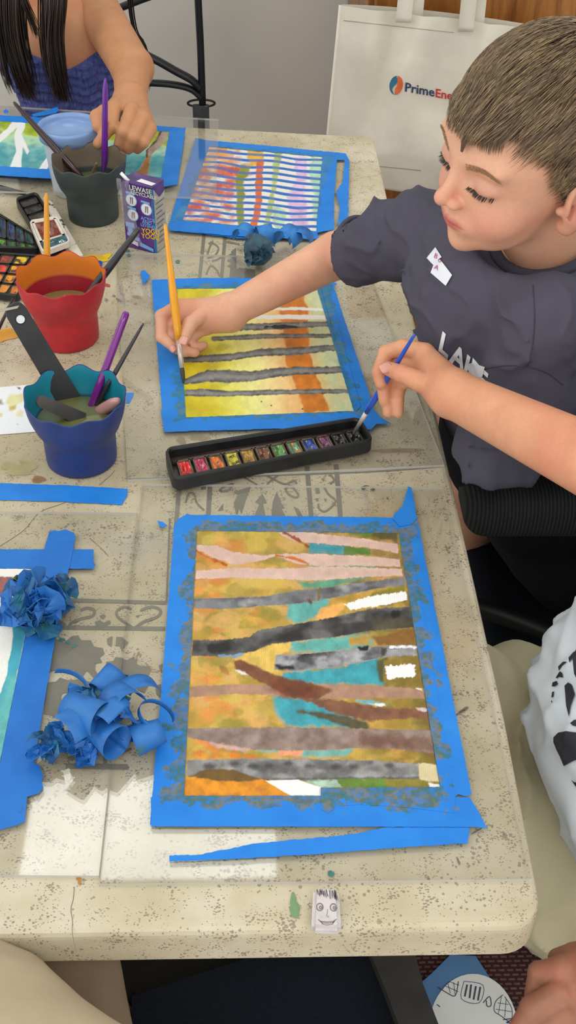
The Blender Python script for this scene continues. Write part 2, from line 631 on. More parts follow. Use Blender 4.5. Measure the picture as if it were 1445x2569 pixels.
# black metal frame standing behind the table
M_blk = simple('black_enamel', (27, 30, 38), 0.42, 0.1, 20)
M_grym = simple('dark_grey_bracket', (62, 66, 74), 0.45, 0.1, 30)
fr = thing('metal_stand', 'black metal stand of pole and curved bars by the grey wall', 'stand')
Yf = 2.2
pole = [atY(x, y, Yf) for x, y in ((486, -260), (497, 0), (503, 120), (508, 262))]
tube('pole', smooth_path(pole, 4), .0068, M_blk, fr)
tube('curved_bar', smooth_path([atY(x, y, Yf) for x, y in ((250, 100), (330, 122), (390, 150), (440, 178), (480, 200), (503, 222))], 6), .0115, M_blk, fr, squash=.6)
tube('curved_bar', smooth_path([atY(x, y, Yf) for x, y in ((250, 205), (380, 208), (440, 213), (480, 224), (505, 245))], 6), .0100, M_blk, fr, squash=.6)
tube('curved_bar', smooth_path([atY(x, y, Yf) for x, y in ((300, 20), (345, 2), (420, -28), (494, -80))], 6), .0110, M_blk, fr, squash=.6)
rg = [atY(505 + 34 * math.cos(a), 259 + 9 * math.sin(a), Yf) for a in np.linspace(0, 2 * math.pi, 25)]
tube('ring', rg, .0022, M_blk, fr, 8)
b0 = atY(483, 262, Yf); b1 = atY(524, 262, Yf); b2 = atY(503, 345, Yf)
bm = bmesh.new(); box(bm, (b0[0], Yf - .006, b2[2]), (b1[0], Yf + .006, b0[2]), .003); link('bracket', bm_mesh(bm), fr, M_grym)
bm = bmesh.new(); box(bm, (b0[0] + .006, Yf - .006, 0.0), (b1[0] - .006, Yf + .006, b2[2]), .003); link('foot', bm_mesh(bm), fr, M_blk)

# ------------------------------------------------------------------ folding table
nt = NT('table_plastic')
co = nt.coord()
base = nt.ramp(nt.noise(9, 4, .6, co), [(0.3, L4((180, 168, 138))), (0.5, L4((198, 187, 160))), (0.72, L4((216, 208, 190)))])
st = nt.ramp(nt.noise(3.1, 5, .65, co), [(0.52, (0, 0, 0, 1)), (0.68, (1, 1, 1, 1))])
base = nt.mix(nt.math('MULTIPLY', st, .4), base, L4((170, 148, 112)))
st2 = nt.ramp(nt.noise(5.3, 5, .7, co), [(0.58, (0, 0, 0, 1)), (0.70, (1, 1, 1, 1))])
base = nt.mix(nt.math('MULTIPLY', st2, .5), base, L4((160, 156, 146)))
vo = nt.new('TexVoronoi', i_Scale=240.0); nt.link(co, vo.inputs['Vector'])
msk = nt.noise(38, 2, .5, co)
thr = nt.math('MULTIPLY', nt.math('SUBTRACT', msk, .34), .95)
sp = nt.math('LESS_THAN', vo.outputs['Distance'], thr)
base = nt.mix(nt.math('MULTIPLY', sp, .62), base, L4((112, 99, 86)))
vo2 = nt.new('TexVoronoi', i_Scale=75.0); nt.link(co, vo2.inputs['Vector'])
vo3 = nt.new('TexVoronoi', i_Scale=1.0); nt.link(nt.coord(1, (420, 620, 420)), vo3.inputs['Vector'])
sp3 = nt.math('LESS_THAN', vo3.outputs['Distance'], nt.math('MULTIPLY', nt.math('SUBTRACT', nt.noise(60, 2, .5, co), .36), 1.5))
base = nt.mix(nt.math('MULTIPLY', sp3, .7), base, L4((120, 106, 92)))
sp2 = nt.math('LESS_THAN', vo2.outputs['Distance'], nt.math('MULTIPLY', nt.math('SUBTRACT', nt.noise(22, 2, .5, co), .47), .7))
base = nt.mix(nt.math('MULTIPLY', sp2, .5), base, L4((120, 104, 90)))
nt.link(base, nt.b.inputs['Base Color']); nt.b.inputs['Roughness'].default_value = 0.5
nt.b.inputs['Specular IOR Level'].default_value = 0.35
nt.bump(nt.noise(260, 3, .6, co), 0.4, 0.0008)
M_table = nt.m
tab = thing('folding_table', 'long cream speckled plastic folding table covered in paint marks', 'table')
YN = .417; XR = .197
farR = at(935, 340, .75); farM = at(560, 308, .75); farL = at(0, 262, .75)
out = []
def arc(cx_, cy_, r, a0, a1, n=8):
    return [(cx_ + r * math.cos(math.radians(a0 + (a1 - a0) * i / n)), cy_ + r * math.sin(math.radians(a0 + (a1 - a0) * i / n))) for i in range(n + 1)]
rc = .035
rc = .026; XR = .2045; out += arc(XR - rc, YN + rc, rc, -90, 0); out += [(.2072, .60), (.2065, .75), (.2040, 1.0), (.2010, 1.2), (.1980, 1.6)]; XR = .1965
out += arc(XR - .012, farR[1] - .012, .012, 0, 90, 5)
out += [(-.9, 1.90), (-.9, YN)]
bm = bmesh.new(); rings = []
ocx = sum(p[0] for p in out) / len(out); ocy = sum(p[1] for p in out) / len(out)
for ins, z in ((.0085, .75), (.0045, .7492), (.0018, .7474), (.0004, .7445), (0, .741), (0, .713), (.002, .709), (.006, .707)):
    rg_ = []
    n_ = len(out)
    for i, (x, y) in enumerate(out):
        a = np.array(out[i - 1]); b = np.array(out[(i + 1) % n_]); p = np.array([x, y])
        e1_ = (p - a) / np.linalg.norm(p - a); e2_ = (b - p) / np.linalg.norm(b - p)
        nn_ = np.array([-(e1_ + e2_)[1], (e1_ + e2_)[0]]); nn_ /= np.linalg.norm(nn_); k_ = 1 / max(.5, abs(nn_ @ np.array([-e1_[1], e1_[0]])))
        q = p + nn_ * ins * k_; rg_.append(bm.verts.new((q[0], q[1], z)))
    rings.append(rg_)
bm.faces.new(rings[0]); bm.faces.new(rings[-1][::-1])
for A_, B_ in zip(rings, rings[1:]):
    for i in range(n_): bm.faces.new((A_[i], B_[i], B_[(i + 1) % n_], A_[(i + 1) % n_]))
link('tabletop', bm_mesh(bm), tab, M_table, smooth=False)
M_leg = simple('grey_leg_steel', (95, 95, 98), .4, .05, metal=.6)
for lx, ly in ((-.8, .60), (.08, .60), (-.8, 1.62), (.08, 1.62)):
    tube('leg', [(lx, ly, .0), (lx, ly, .706)], .0125, M_leg, tab)

M_sten = simple('stencil_and_shade_grey', (128, 124, 113), .6, .06, 40, spec=.3)
def sten_line(pts, w, name='stencil_line'):
    bmx = bmesh.new()
    P = smooth_path([np.array([a, b, 0.]) for a, b in pts], 4) if len(pts) > 2 else [np.array([a, b, 0.]) for a, b in pts]
    top = []; bot = []
    for i, p in enumerate(P):
        t = P[min(i + 1, len(P) - 1)] - P[max(i - 1, 0)]; t /= np.linalg.norm(t) + 1e-9
        n_ = np.array([-t[1], t[0], 0]) * w / 2
        top.append(p + n_); bot.append(p - n_)
    return [(q[0], q[1]) for q in top] + [(q[0], q[1]) for q in bot[::-1]]

sten = []
def SP(pts): sten.append([pts])
def SL(pts, w):
    o = sten_line(pts, w); n_ = len(o) // 2
    sten.append([[o[i], o[i + 1], o[-2 - i], o[-1 - i]] for i in range(n_ - 1)])
# far band between the juice box and the yellow painting
SL([(513, 578), (501, 697)], 9); SL([(565, 588), (556, 697)], 9)
SL([(520, 640), (531, 612), (548, 622), (540, 640), (520, 648)], 5); SL([(523, 612), (535, 606)], 6)
SL([(517, 690), (528, 668), (542, 676), (552, 694)], 5); SL([(532, 655), (545, 652), (555, 645)], 5)
SP([(580, 630), (592, 622), (594, 700), (575, 698), (577, 680)]); SP([(560, 602), (600, 610), (602, 616), (562, 608)])
for yy in (642, 655, 668): SP([(569, yy), (578, yy - 6), (596, yy + 4), (580, yy + 5)])
SP([(585, 680), (600, 672), (640, 676), (640, 704), (586, 704)])
# middle band under the tin
SL([(450, 1210), (441, 1330)], 11); SL([(528, 1200), (522, 1300)], 12); SL([(770, 1170), (782, 1310)], 12); SL([(843, 1165), (856, 1320)], 12)
SL([(320, 1203), (470, 1198), (900, 1185), (1110, 1170)], 4)  # last: dark line painted for the sheet's front edge and its shadow
SL([(466, 1262), (472, 1240), (486, 1238), (494, 1262), (512, 1280)], 5); SP([(505, 1222), (518, 1218), (516, 1228), (504, 1229)])
SL([(550, 1232), (560, 1222), (585, 1214), (572, 1230), (552, 1233)], 5)
SP([(592, 1290), (586, 1262), (598, 1240), (584, 1236), (610, 1226), (628, 1222), (618, 1250), (606, 1290), (600, 1275), (596, 1290)])
SP([(634, 1305), (650, 1265), (640, 1260), (658, 1238), (670, 1262), (660, 1264), (668, 1305)])
SP([(680, 1305), (684, 1260), (694, 1233), (706, 1262), (714, 1275), (706, 1276), (722, 1305)])
SL([(716, 1228), (728, 1218), (748, 1240), (742, 1248), (724, 1240), (716, 1228)], 5)
SL([(600, 1190), (645, 1216)], 4); SL([(670, 1214), (702, 1188)], 5); SL([(664, 1190), (712, 1214), (735, 1206), (745, 1214)], 5)
SP([(736, 1270), (748, 1276), (760, 1295), (748, 1298)]); SP([(546, 1282), (560, 1262), (560, 1280)])
SL([(795, 1224), (798, 1238)], 10); SL([(812, 1220), (824, 1240), (842, 1258), (818, 1282), (802, 1278), (798, 1264)], 5)
SP([(792, 1250), (800, 1250), (798, 1258), (792, 1256)]); SP([(812, 1250), (820, 1252), (816, 1260)])
SL([(828, 1190), (838, 1204), (828, 1214)], 5); SP([(806, 1202), (814, 1198), (812, 1208)])
# lower left band beneath the near sheets
SL([(150, 1505), (417, 1512)], 9); SL([(147, 1574), (414, 1577)], 10); SL([(426, 1300), (417, 1512)], 4)
SL([(203, 1531), (218, 1525), (236, 1530), (232, 1545), (205, 1552), (180, 1562), (172, 1574)], 7); SL([(148, 1556), (165, 1568)], 6)
SL([(330, 1528), (310, 1522), (292, 1535), (300, 1552), (330, 1572)], 6); SL([(355, 1530), (380, 1522), (402, 1530), (396, 1546), (360, 1560), (340, 1574)], 7)
SP([(250, 1545), (259, 1540), (266, 1545), (258, 1554)]); SP([(238, 1560), (250, 1555), (260, 1562), (275, 1556), (278, 1562), (266, 1572), (242, 1572)])
SP([(152, 1524), (165, 1522), (170, 1530), (156, 1534)]); SP([(340, 1545), (352, 1542), (346, 1550)])
SP([(138, 1602), (160, 1612), (180, 1596), (196, 1594), (204, 1606), (228, 1606), (236, 1622), (258, 1626), (262, 1640), (250, 1650), (256, 1662), (240, 1664), (238, 1680),
    (250, 1700), (240, 1704), (218, 1682), (205, 1700), (190, 1692), (186, 1680), (128, 1682), (122, 1678)])
SP([(118, 1712), (140, 1710), (150, 1700), (170, 1706), (200, 1704), (230, 1712), (236, 1720), (200, 1740), (180, 1735), (155, 1740), (152, 1752), (160, 1765), (150, 1800), (110, 1790)])
SP([(268, 1602), (282, 1596), (280, 1622), (270, 1616)]); SP([(292, 1598), (306, 1598), (322, 1612), (306, 1632), (300, 1620), (290, 1620)])
SP([(266, 1660), (284, 1658), (290, 1648), (304, 1650), (318, 1656), (334, 1648), (344, 1656), (342, 1666), (358, 1672), (376, 1670), (378, 1682), (370, 1698),
    (372, 1720), (362, 1738), (345, 1730), (330, 1708), (318, 1692), (290, 1690), (268, 1676)])
SL([(165, 1922), (320, 1924)], 14); SL([(262, 1880), (264, 1920)], 10); SP([(170, 1898), (190, 1893), (196, 1904), (180, 1908), (170, 1906)]); SL([(262, 1900), (300, 1890), (330, 1878)], 7)
SP([(398, 1670), (408, 1664), (404, 1686)]); SP([(390, 1720), (404, 1716), (402, 1750), (392, 1740)])
for k_, grp in enumerate(sten):
    bm = bmesh.new()
    for P_ in grp:
        vs = [bm.verts.new(tuple(at(a, b, .7501 + k_ * 1.2e-5))) for a, b in P_]
        try: bm.faces.new(vs)
        except Exception: pass
    for f in bm.faces: f.normal_update()
    bmesh.ops.triangulate(bm, faces=bm.faces)
    for f in bm.faces:
        if f.normal.z < 0: f.normal_flip()
    bmesh.ops.remove_doubles(bm, verts=bm.verts, dist=1e-6)
    me = bpy.data.meshes.new('s'); bm.to_mesh(me); bm.free()
    link('stencil_or_edge_shade', me, tab, M_sten, smooth=False)

# paint marks on the table, and one painted hand shadow
def blob_outline(x, y, rx, ry, seed, n=22, j=.25, rot=0):
    rg = random.Random(seed); o = []
    ph = [rg.uniform(0, 6.28) for _ in range(4)]
    for i in range(n):
        a = 2 * math.pi * i / n
        r_ = 1 + j * (math.sin(2 * a + ph[0]) * .5 + math.sin(3 * a + ph[1]) * .35 + math.sin(5 * a + ph[2]) * .3)
        X_ = rx * r_ * math.cos(a); Y_ = ry * r_ * math.sin(a)
        o.append((x + X_ * math.cos(rot) - Y_ * math.sin(rot), y + X_ * math.sin(rot) + Y_ * math.cos(rot)))
    return o
ZK = [.0008]
def stains(name, col, lst, rough=.5, z=.7503, alpha=1.0):
    m = NT(name); f = m.noise(60, 4)
    c = np.array(L4(col)); lo_ = tuple(c * [.8, .8, .8, 1]); hi_ = tuple(np.clip(c * [1.15, 1.15, 1.15, 1], 0, 1))
    m.link(m.ramp(f, [(.35, lo_), (.65, hi_)]), m.b.inputs['Base Color']); m.b.inputs['Roughness'].default_value = rough
    m.b.inputs['Alpha'].default_value = alpha
    for i, (x, y, rx, ry, rot) in enumerate(lst):
        bm = bmesh.new()
        ZK[0] += 8e-6
        vs = [bm.verts.new(tuple(at(a, b, z - .0003 + ZK[0]))) for a, b in blob_outline(x, y, rx, ry, i * 7 + len(lst) + int(x), rot=rot)]
        fc = bm.faces.new(vs); fc.normal_update()
        if fc.normal.z < 0: fc.normal_flip()
        me = bpy.data.meshes.new('s'); bm.to_mesh(me); bm.free()
        o = link('paint_stain_or_shadow', me, tab, m.m, smooth=False); o['label'] = name.replace('_', ' ')
stains('green_paint_stain', (112, 146, 104), [(736, 2262, 9, 20, .05), (740, 2283, 14, 18, 0)])
stains('yellow_paint_stain', (224, 188, 30), [(236, 650, 40, 9, -.05), (262, 645, 18, 7, -.3)])
stains('orange_paint_stain', (232, 168, 56), [(5, 845, 48, 14, -.2), (10, 835, 26, 9, -.3)], alpha=.8)
stains('tan_paint_stain', (168, 128, 86), [(97, 1203, 16, 9, 0), (92, 1200, 11, 7, 0)], alpha=.75)
stains('faint_olive_paint_stain', (190, 182, 128), [(50, 1180, 34, 12, 0), (70, 1165, 22, 10, .4), (20, 1168, 22, 9, 0)], alpha=.6)
stains('faint_teal_paint_stain', (60, 120, 116), [(446, 656, 5, 5, 0), (318, 630, 8, 4, 0), (323, 640, 5, 3, 0), (155, 1605, 8, 5, 0), (172, 1612, 6, 4, 0), (186, 1620, 7, 4, 0), (830, 2192, 8, 8, 0), (801, 2118, 4, 9, 0)], z=.7504)
stains('rust_paint_stain', (172, 112, 44), [(197, 2204, 6, 4, 0), (200, 2212, 4, 8, 0)], alpha=.9)
stains('purple_paint_fleck', (132, 104, 130), [(298, 752, 8, 3, .6), (286, 742, 4, 3, 0), (267, 752, 4, 4, 0)], alpha=.6)
stains('brown_paint_and_hand_shadow', (160, 138, 108), [(455, 1105, 12, 10, 0), (500, 1098, 24, 8, 0), (1000, 1130, 60, 6, 0), (345, 745, 12, 4, .2)], alpha=.45)  # the long thin one paints the reaching hand's shadow on the table
stains('dark_paint_fleck', (76, 68, 66), [(912, 1224, 6, 5, 0), (918, 1220, 8, 3, 0), (935, 1228, 6, 3, 0), (972, 1250, 3, 3, 0), (1164, 1780, 14, 4, -.6), (1150, 1790, 18, 3, -.5), (1195, 2085, 16, 2, -.5), (1150, 2160, 3, 10, -.4)], alpha=.6)
# fine crack lines
M_crk = simple('crack_grey', (120, 110, 98), .7)
for pts in ([(186, 2225), (184, 2255), (178, 2280), (182, 2310), (182, 2345), (192, 2390)], [(0, 1370), (60, 1330), (100, 1285), (160, 1262), (200, 1240)], [(250, 1215), (275, 1195), (288, 1180)], [(225, 1350), (250, 1372), (272, 1395)]):
    bm = bmesh.new(); P_ = sten_line(pts, 1.5)
    vs = [bm.verts.new(tuple(at(a, b, .7503))) for a, b in P_]
    fc = bm.faces.new(vs); fc.normal_update()
    if fc.normal.z < 0: fc.normal_flip()
    bmesh.ops.triangulate(bm, faces=bm.faces)
    me = bpy.data.meshes.new('s'); bm.to_mesh(me); bm.free()
    link('crack', me, tab, M_crk, smooth=False)
# ------------------------------------------------------------------ clear acrylic work sheets
nt = NT('clear_acrylic'); nt.n.remove(nt.b)
tr = nt.new('BsdfTransparent'); tr.inputs[0].default_value = (.965, .965, .96, 1)
gl = nt.new('BsdfGlossy'); gl.inputs['Roughness'].default_value = 0.035; gl.inputs['Color'].default_value = (1, 1, 1, 1)
fz = nt.new('Fresnel'); gb = nt.new('NewGeometry')
nt.link(nt.math('SUBTRACT', 1.49, nt.math('MULTIPLY', gb.outputs['Backfacing'], 1.49 - 1 / 1.49)), fz.inputs[0])
ms = nt.new('MixShader'); nt.link(fz.outputs[0], ms.inputs[0]); nt.link(tr.outputs[0], ms.inputs[1]); nt.link(gl.outputs[0], ms.inputs[2])
nt.link(ms.outputs[0], nt.out.inputs[0])
M_acr = nt.m
nt = NT('acrylic_edge')
nt.b.inputs['Base Color'].default_value = L4((200, 200, 196)); nt.b.inputs['Roughness'].default_value = .3; nt.b.inputs['Alpha'].default_value = .75
M_acre = nt.m


def sheet(name, px, z0, th, label, group='clear acrylic sheets'):
    V = [at(a, b, z0 + th) for a, b in px]; W_ = [v - np.array([0, 0, th]) for v in V]
    n = len(V); F = [list(range(n)), [n + i for i in range(n)][::-1]] + [[i, n + i, n + (i + 1) % n, (i + 1) % n] for i in range(n)]
    bm = bmesh.new(); vs = [bm.verts.new(tuple(p)) for p in V + W_]
    for f in F: bm.faces.new([vs[i] for i in f])
    bmesh.ops.recalc_face_normals(bm, faces=bm.faces)
    for f in bm.faces: f.material_index = 0 if abs(f.normal.z) > .5 else 1
    me = bpy.data.meshes.new(name); bm.to_mesh(me); bm.free()
    o = link(name, me, None, [M_acr, M_acre], smooth=False)
    tag(o, label, 'sheet', group); return o


ZS = .7532   # top of the sheets lying on the table
sheet('acrylic_sheet', [(250, 2217), (1335, 2205), (1112, 1223), (358, 1213)], .7502, .003, 'clear acrylic sheet under the large woodland painting at the near table corner')
sheet('acrylic_sheet', [(-330, 2192), (248, 2197), (344, 1286), (-330, 1280)], .7502, .003, 'clear acrylic sheet at the near left, beside the crumpled tape pile')
sheet('acrylic_sheet', [(320, 1203), (1115, 1166), (915, 650), (290, 632)], .7502, .003, 'clear acrylic sheet under the yellow striped painting in mid table')
sheet('acrylic_sheet', [(-300, 470), (541, 496), (549, 299), (-300, 246)], .757, .003, 'clear acrylic sheet at the far end, overlapping the corner of the multicoloured striped painting')
Z1 = ZS + .0006   # paper

# ------------------------------------------------------------------ masking tape
def tape_mat(name, stain=None, rect=None, base=(34, 130, 222), reach=.012, thr=.02):
    m = NT(name)
    co = m.coord()
    f = m.noise(35, 3, .5, co)
    b = np.array(L4(base))
    c = m.ramp(f, [(.3, tuple(b * [.78, .86, .92, 1])), (.55, tuple(b)), (.75, tuple(np.clip(b * [1.35, 1.1, 1.05, 1], 0, 1)))])
    cr = m.new('TexNoise', i_Scale=1.0); cr.inputs['Detail'].default_value = 2
    m.link(m.coord(1, (900, 90, 1)), cr.inputs['Vector'])
    if rect:
        (x0, y0), (x1, y1), ang = rect
        cxx, cyy = (x0 + x1) / 2, (y0 + y1) / 2; hx, hy = abs(x1 - x0) / 2, abs(y1 - y0) / 2
        mp = m.new('Mapping', vector_type='TEXTURE'); mp.inputs['Location'].default_value = (cxx, cyy, 0); mp.inputs['Rotation'].default_value = (0, 0, ang)
        m.link(m.new('TexCoord').outputs['Object'], mp.inputs[0])
        sx = m.new('SeparateXYZ'); m.link(mp.outputs[0], sx.inputs[0])
        dx = m.math('SUBTRACT', m.math('ABSOLUTE', sx.outputs[0]), hx); dy = m.math('SUBTRACT', m.math('ABSOLUTE', sx.outputs[1]), hy)
        dd = m.math('MAXIMUM', dx, dy)
        n1 = m.noise(75, 3, .55, co); n2 = m.noise(260, 2, .5, co)
        lim = m.math('MULTIPLY', m.math('SUBTRACT', n1, .32), reach * 4)
        a = m.math('LESS_THAN', dd, lim)
        colr = m.ramp(m.noise(55, 4, .6, co), stain[0])
        amt = m.math('MULTIPLY', a, m.ramp(n2, [(.3, (.30,) * 3 + (1,)), (.6, (.82,) * 3 + (1,))]))
        c = m.mix(amt, c, colr)
        # scattered patches further out
        n3 = m.noise(42, 3, .6, co); a2 = m.math('GREATER_THAN', n3, .70)
        c = m.mix(m.math('MULTIPLY', a2, .45), c, m.ramp(m.noise(20, 2, .5, co), stain[0]))
    m.link(c, m.b.inputs['Base Color']); m.b.inputs['Roughness'].default_value = .55; m.b.inputs['Specular IOR Level'].default_value = .35
    m.bump(cr.outputs['Fac'], .18, .0004)
    return m.m


def wrect(c4, z=.754):
    p = [at(a, b, z) for a, b in c4]
    cen = sum(p) / 4; e = p[1] - p[0] + p[2] - p[3]; ang = math.atan2(e[1], e[0])
    hx = (np.linalg.norm(p[1] - p[0]) + np.linalg.norm(p[2] - p[3])) / 4; hy = (np.linalg.norm(p[3] - p[0]) + np.linalg.norm(p[2] - p[1])) / 4
    return ((cen[0] - hx, cen[1] - hy), (cen[0] + hx, cen[1] + hy), ang)


OLV = L4((92, 104, 34)); BRN = L4((122, 78, 44)); TEA = L4((28, 96, 128)); OCH = L4((132, 118, 30)); GRN = L4((62, 108, 66)); GRY = L4((70, 84, 96))
BigC = [(492, 1329), (1000, 1336), (1107, 1995), (459, 1997)]
YelC = [(441, 723), (803, 712), (891, 1031), (465, 1047)]
StrC = [(522, 365), (811, 392), (794, 582), (455, 553)]
FarC = [(-150, 290), (428, 326), (405, 446), (-170, 407)]
LefC = [(-180, 1424), (97, 1427), (-18, 2000), (-330, 2000)]
M_tape = tape_mat('masking_tape')
M_tapeB = tape_mat('tape_with_olive_overspill', ([(.28, TEA), (.38, GRN), (.46, OLV), (.54, OCH), (.6, OLV), (.68, L4((98, 96, 34))), (.8, TEA)],), wrect(BigC), reach=.013)
M_tapeY = tape_mat('tape_with_green_overspill', ([(.3, TEA), (.5, L4((56, 120, 120))), (.7, L4((120, 128, 40)))],), wrect(YelC), reach=.010)
M_tapeS = tape_mat('tape_striped_sheet', ([(.3, TEA), (.5, L4((60, 120, 170))), (.7, L4((80, 150, 150)))],), wrect(StrC), reach=.006)
M_tapeP = tape_mat('tape_shaded_blue', ([(.3, L4((30, 90, 150))), (.6, L4((60, 90, 160))), (.8, L4((100, 90, 130)))],), wrect(LefC), reach=.001, base=(34, 112, 196))  # darker base: shade at the lower left put into the tape blue
M_paper = vcol_mat('painted_paper', .62, .35, 900, .0005, grain=.05, gscale=900)
M_card = simple('paper_white', (232, 236, 238), .6, .02, 12)


def painting(name, corners, nx, ny, fn, label, cat='painting', z=Z1, th=.0005):
    t = thing(name, label, cat, 'taped watercolour paintings')
    V, F = paper_grid(corners, z, nx, ny)
    px, py = pix(V)
    cv = Canvas(px, py, (240, 238, 232)); fn(cv)
    # turned-down rim gives the sheet its thickness
    me = mesh_np(name, V, F, np.clip(cv.c, 0, 1))
    o = link('paper', me, t, M_paper, smooth=False)
    W_ = [at(a, b, z - .00005) for a, b in corners]; slab('paper_back', W_, th, M_card, t)
    return t


def A(l): return [(400 + a / 1.6056, 1200 + b / 1.6056) for a, b in l]


def big(c):
    x, y = c.x, c.y
    u = (x - 480) / 600; n = fbm(x / 60, y / 60, None, 3, 4); n2 = fbm(x / 16, y / 16, None, 9, 4)
    och = lin((206, 152, 66)); yel = lin((208, 174, 76)); olv = lin((146, 134, 58)); pch = lin((238, 178, 110)); brn = lin((120, 96, 36))
    base = och * (1 - n[:, None]) + yel * n[:, None]
    k = np.clip((u - .55 + (n - .5) * .9) * 2.2, 0, 1)[:, None]; base = base * (1 - k) + olv * k
    k = np.clip((u - .86 + (n - .5) * .5) * 6, 0, 1)[:, None]; base = base * (1 - k) + brn * k
    c.c = base * (0.72 + .56 * n2[:, None])
    c.blobs((490, 1325, 800, 1990), [(206, 134, 56), (216, 186, 84), (146, 134, 52), (226, 176, 104), (172, 148, 50), (186, 162, 74), (160, 140, 60)], 300, (8, 26), seed=3)
    c.blobs((800, 1325, 1100, 1990), [(130, 110, 30), (112, 92, 34), (160, 132, 40), (88, 96, 50)], 120, (8, 20), seed=4)
    c.blobs((492, 1329, 560, 1990), [(240, 150, 70), (232, 120, 40), (238, 170, 100)], 50, (6, 18), seed=6, alpha=.6)
    # turquoise grounds
    T = (58, 158, 172); T2 = (98, 176, 168)
    c.poly(A([(605, 255), (760, 268), (770, 310), (600, 300)]), T, 5); c.poly(A([(745, 275), (850, 285), (850, 308), (740, 308)]), (84, 128, 48), 5)
    c.poly(A([(540, 335), (640, 350), (850, 345), (870, 362), (640, 362)]), (112, 160, 120), 6); c.poly(A([(560, 415), (620, 415), (760, 400), (860, 395), (700, 440), (580, 445)]), (96, 162, 130), 8)
    c.poly(A([(520, 500), (600, 490), (700, 480), (640, 560), (560, 590), (510, 560)]), T2, 10, 9)
    c.poly(A([(625, 555), (650, 520), (760, 500), (740, 530), (700, 560), (640, 575)]), (240, 176, 92), 6)
    c.poly(A([(520, 655), (720, 635), (840, 625), (860, 670), (760, 690), (560, 705), (520, 690)]), T2, 12, 10)
    c.poly(A([(380, 690), (470, 660), (530, 660), (520, 700), (480, 720), (500, 810), (300, 740)]), (228, 190, 92), 8, 8)
    c.poly(A([(500, 780), (700, 765), (880, 725), (905, 830), (640, 832), (490, 815)]), T, 8, 8)
    c.poly(A([(450, 875), (640, 890), (720, 930), (810, 990), (700, 1003), (520, 1000), (480, 960)]), T, 14, 8)
    c.poly(A([(370, 1090), (560, 1095), (780, 1090), (750, 1122), (580, 1122)]), (120, 176, 168), 8, 6); c.poly(A([(480, 1098), (580, 1096), (570, 1116), (480, 1116)]), (232, 150, 110), 5)
    c.poly(A([(560, 1200), (760, 1200), (740, 1248), (650, 1248)]), (178, 206, 184), 8, 5)
    # green and dark corners
    c.poly(A([(860, 205), (960, 212), (960, 262), (900, 250), (840, 235)]), (92, 84, 34), 10, 8); c.poly(A([(750, 205), (860, 205), (850, 235), (770, 228)]), (96, 128, 44), 10)
    c.poly(A([(840, 470), (985, 430), (990, 455), (840, 478)]), (132, 124, 40), 6)
    c.poly(A([(860, 640), (1030, 600), (1032, 672), (880, 672)]), (138, 96, 36), 8); c.poly(A([(760, 640), (850, 630), (840, 670), (770, 672)]), (184, 148, 70), 8)
    c.poly(A([(870, 735), (920, 720), (915, 830), (890, 820)]), (80, 88, 52), 8)
    c.poly(A([(905, 735), (1050, 715), (1060, 840), (905, 825)]), (140, 116, 40), 6)
    c.poly(A([(910, 755), (1028, 748), (1032, 800), (920, 808)]), (250, 250, 248), 2, 5, 5, var=0)
    c.poly(A([(745, 508), (830, 478), (992, 455), (998, 490), (900, 510), (770, 530)]), (250, 250, 248), 2, 4, 5, var=0)
    # pale pink birch trunks
    P = (226, 196, 182)
    for q in ([(470, 210), (560, 213), (640, 222), (840, 245), (958, 266), (960, 300), (840, 280), (640, 262), (560, 255), (500, 235)],
              [(146, 268), (230, 272), (300, 298), (420, 312), (470, 305), (600, 303), (780, 310), (968, 326), (972, 356), (780, 352), (640, 356), (560, 345), (470, 314), (390, 335), (300, 347), (230, 325), (180, 300), (146, 292)],
              [(146, 372), (300, 362), (520, 362), (640, 355), (780, 358), (977, 365), (980, 392), (780, 400), (640, 412), (450, 405), (300, 402), (146, 405)]):
        c.poly(A(q), P, 2, 3, 7, var=.16); c.poly(A([(a, b) for a, b in q]), (196, 146, 132), 22, 16, 26, alpha=.28, var=.3)
    c.line(A([(148, 290), (180, 312), (270, 350)]), 3, (196, 92, 34), 3); c.line(A([(500, 215), (560, 250), (600, 275)]), 3, (150, 80, 34), 3); c.line(A([(470, 312), (540, 322), (600, 345)]), 3, (206, 110, 40), 3)
    # grey trunks
    def trunk(q, col, dark, seed, n, r=(6, 14), al=.8):
        c.poly(A(q), col, 2.5, 3, 6, var=.42, vs=16)
        qq = A(q); d = sd_poly(c.x, c.y, qq); keep = c.c.copy()
        xs = [p[0] for p in qq]; ys = [p[1] for p in qq]
        c.blobs((min(xs), min(ys), max(xs), max(ys)), dark, n, r, soft=9, seed=seed, alpha=al)
        c.c = np.where((d < -1)[:, None], c.c, keep)
    trunk([(138, 485), (250, 482), (430, 475), (560, 450), (640, 445), (800, 420), (988, 398), (992, 430), (900, 440), (700, 482), (560, 505), (400, 515), (250, 527), (138, 522)], (128, 128, 132), [(44, 44, 48), (76, 76, 80), (190, 190, 194), (104, 104, 108)], 11, 46)
    c.poly(A([(590, 485), (605, 480), (622, 500), (612, 518)]), (110, 60, 46), 4); c.line(A([(645, 448), (640, 490)]), 4, (122, 108, 62), 3)
    trunk([(133, 652), (260, 650), (360, 640), (400, 612), (560, 585), (700, 560), (850, 525), (1012, 518), (1024, 600), (850, 615), (700, 640), (560, 655), (450, 668), (380, 697), (260, 717), (130, 716)], (88, 86, 84), [(22, 21, 21), (44, 43, 42), (124, 124, 126), (30, 28, 28)], 12, 70, (8, 22))
    c.poly(A([(940, 530), (975, 535), (972, 560), (940, 565), (925, 548)]), (22, 22, 24), 5); c.poly(A([(180, 665), (270, 655), (300, 690), (250, 710), (190, 700)]), (30, 30, 30), 10)
    c.poly(A([(880, 560), (1022, 575), (1024, 600), (850, 615)]), (84, 76, 42), 14, alpha=.6)
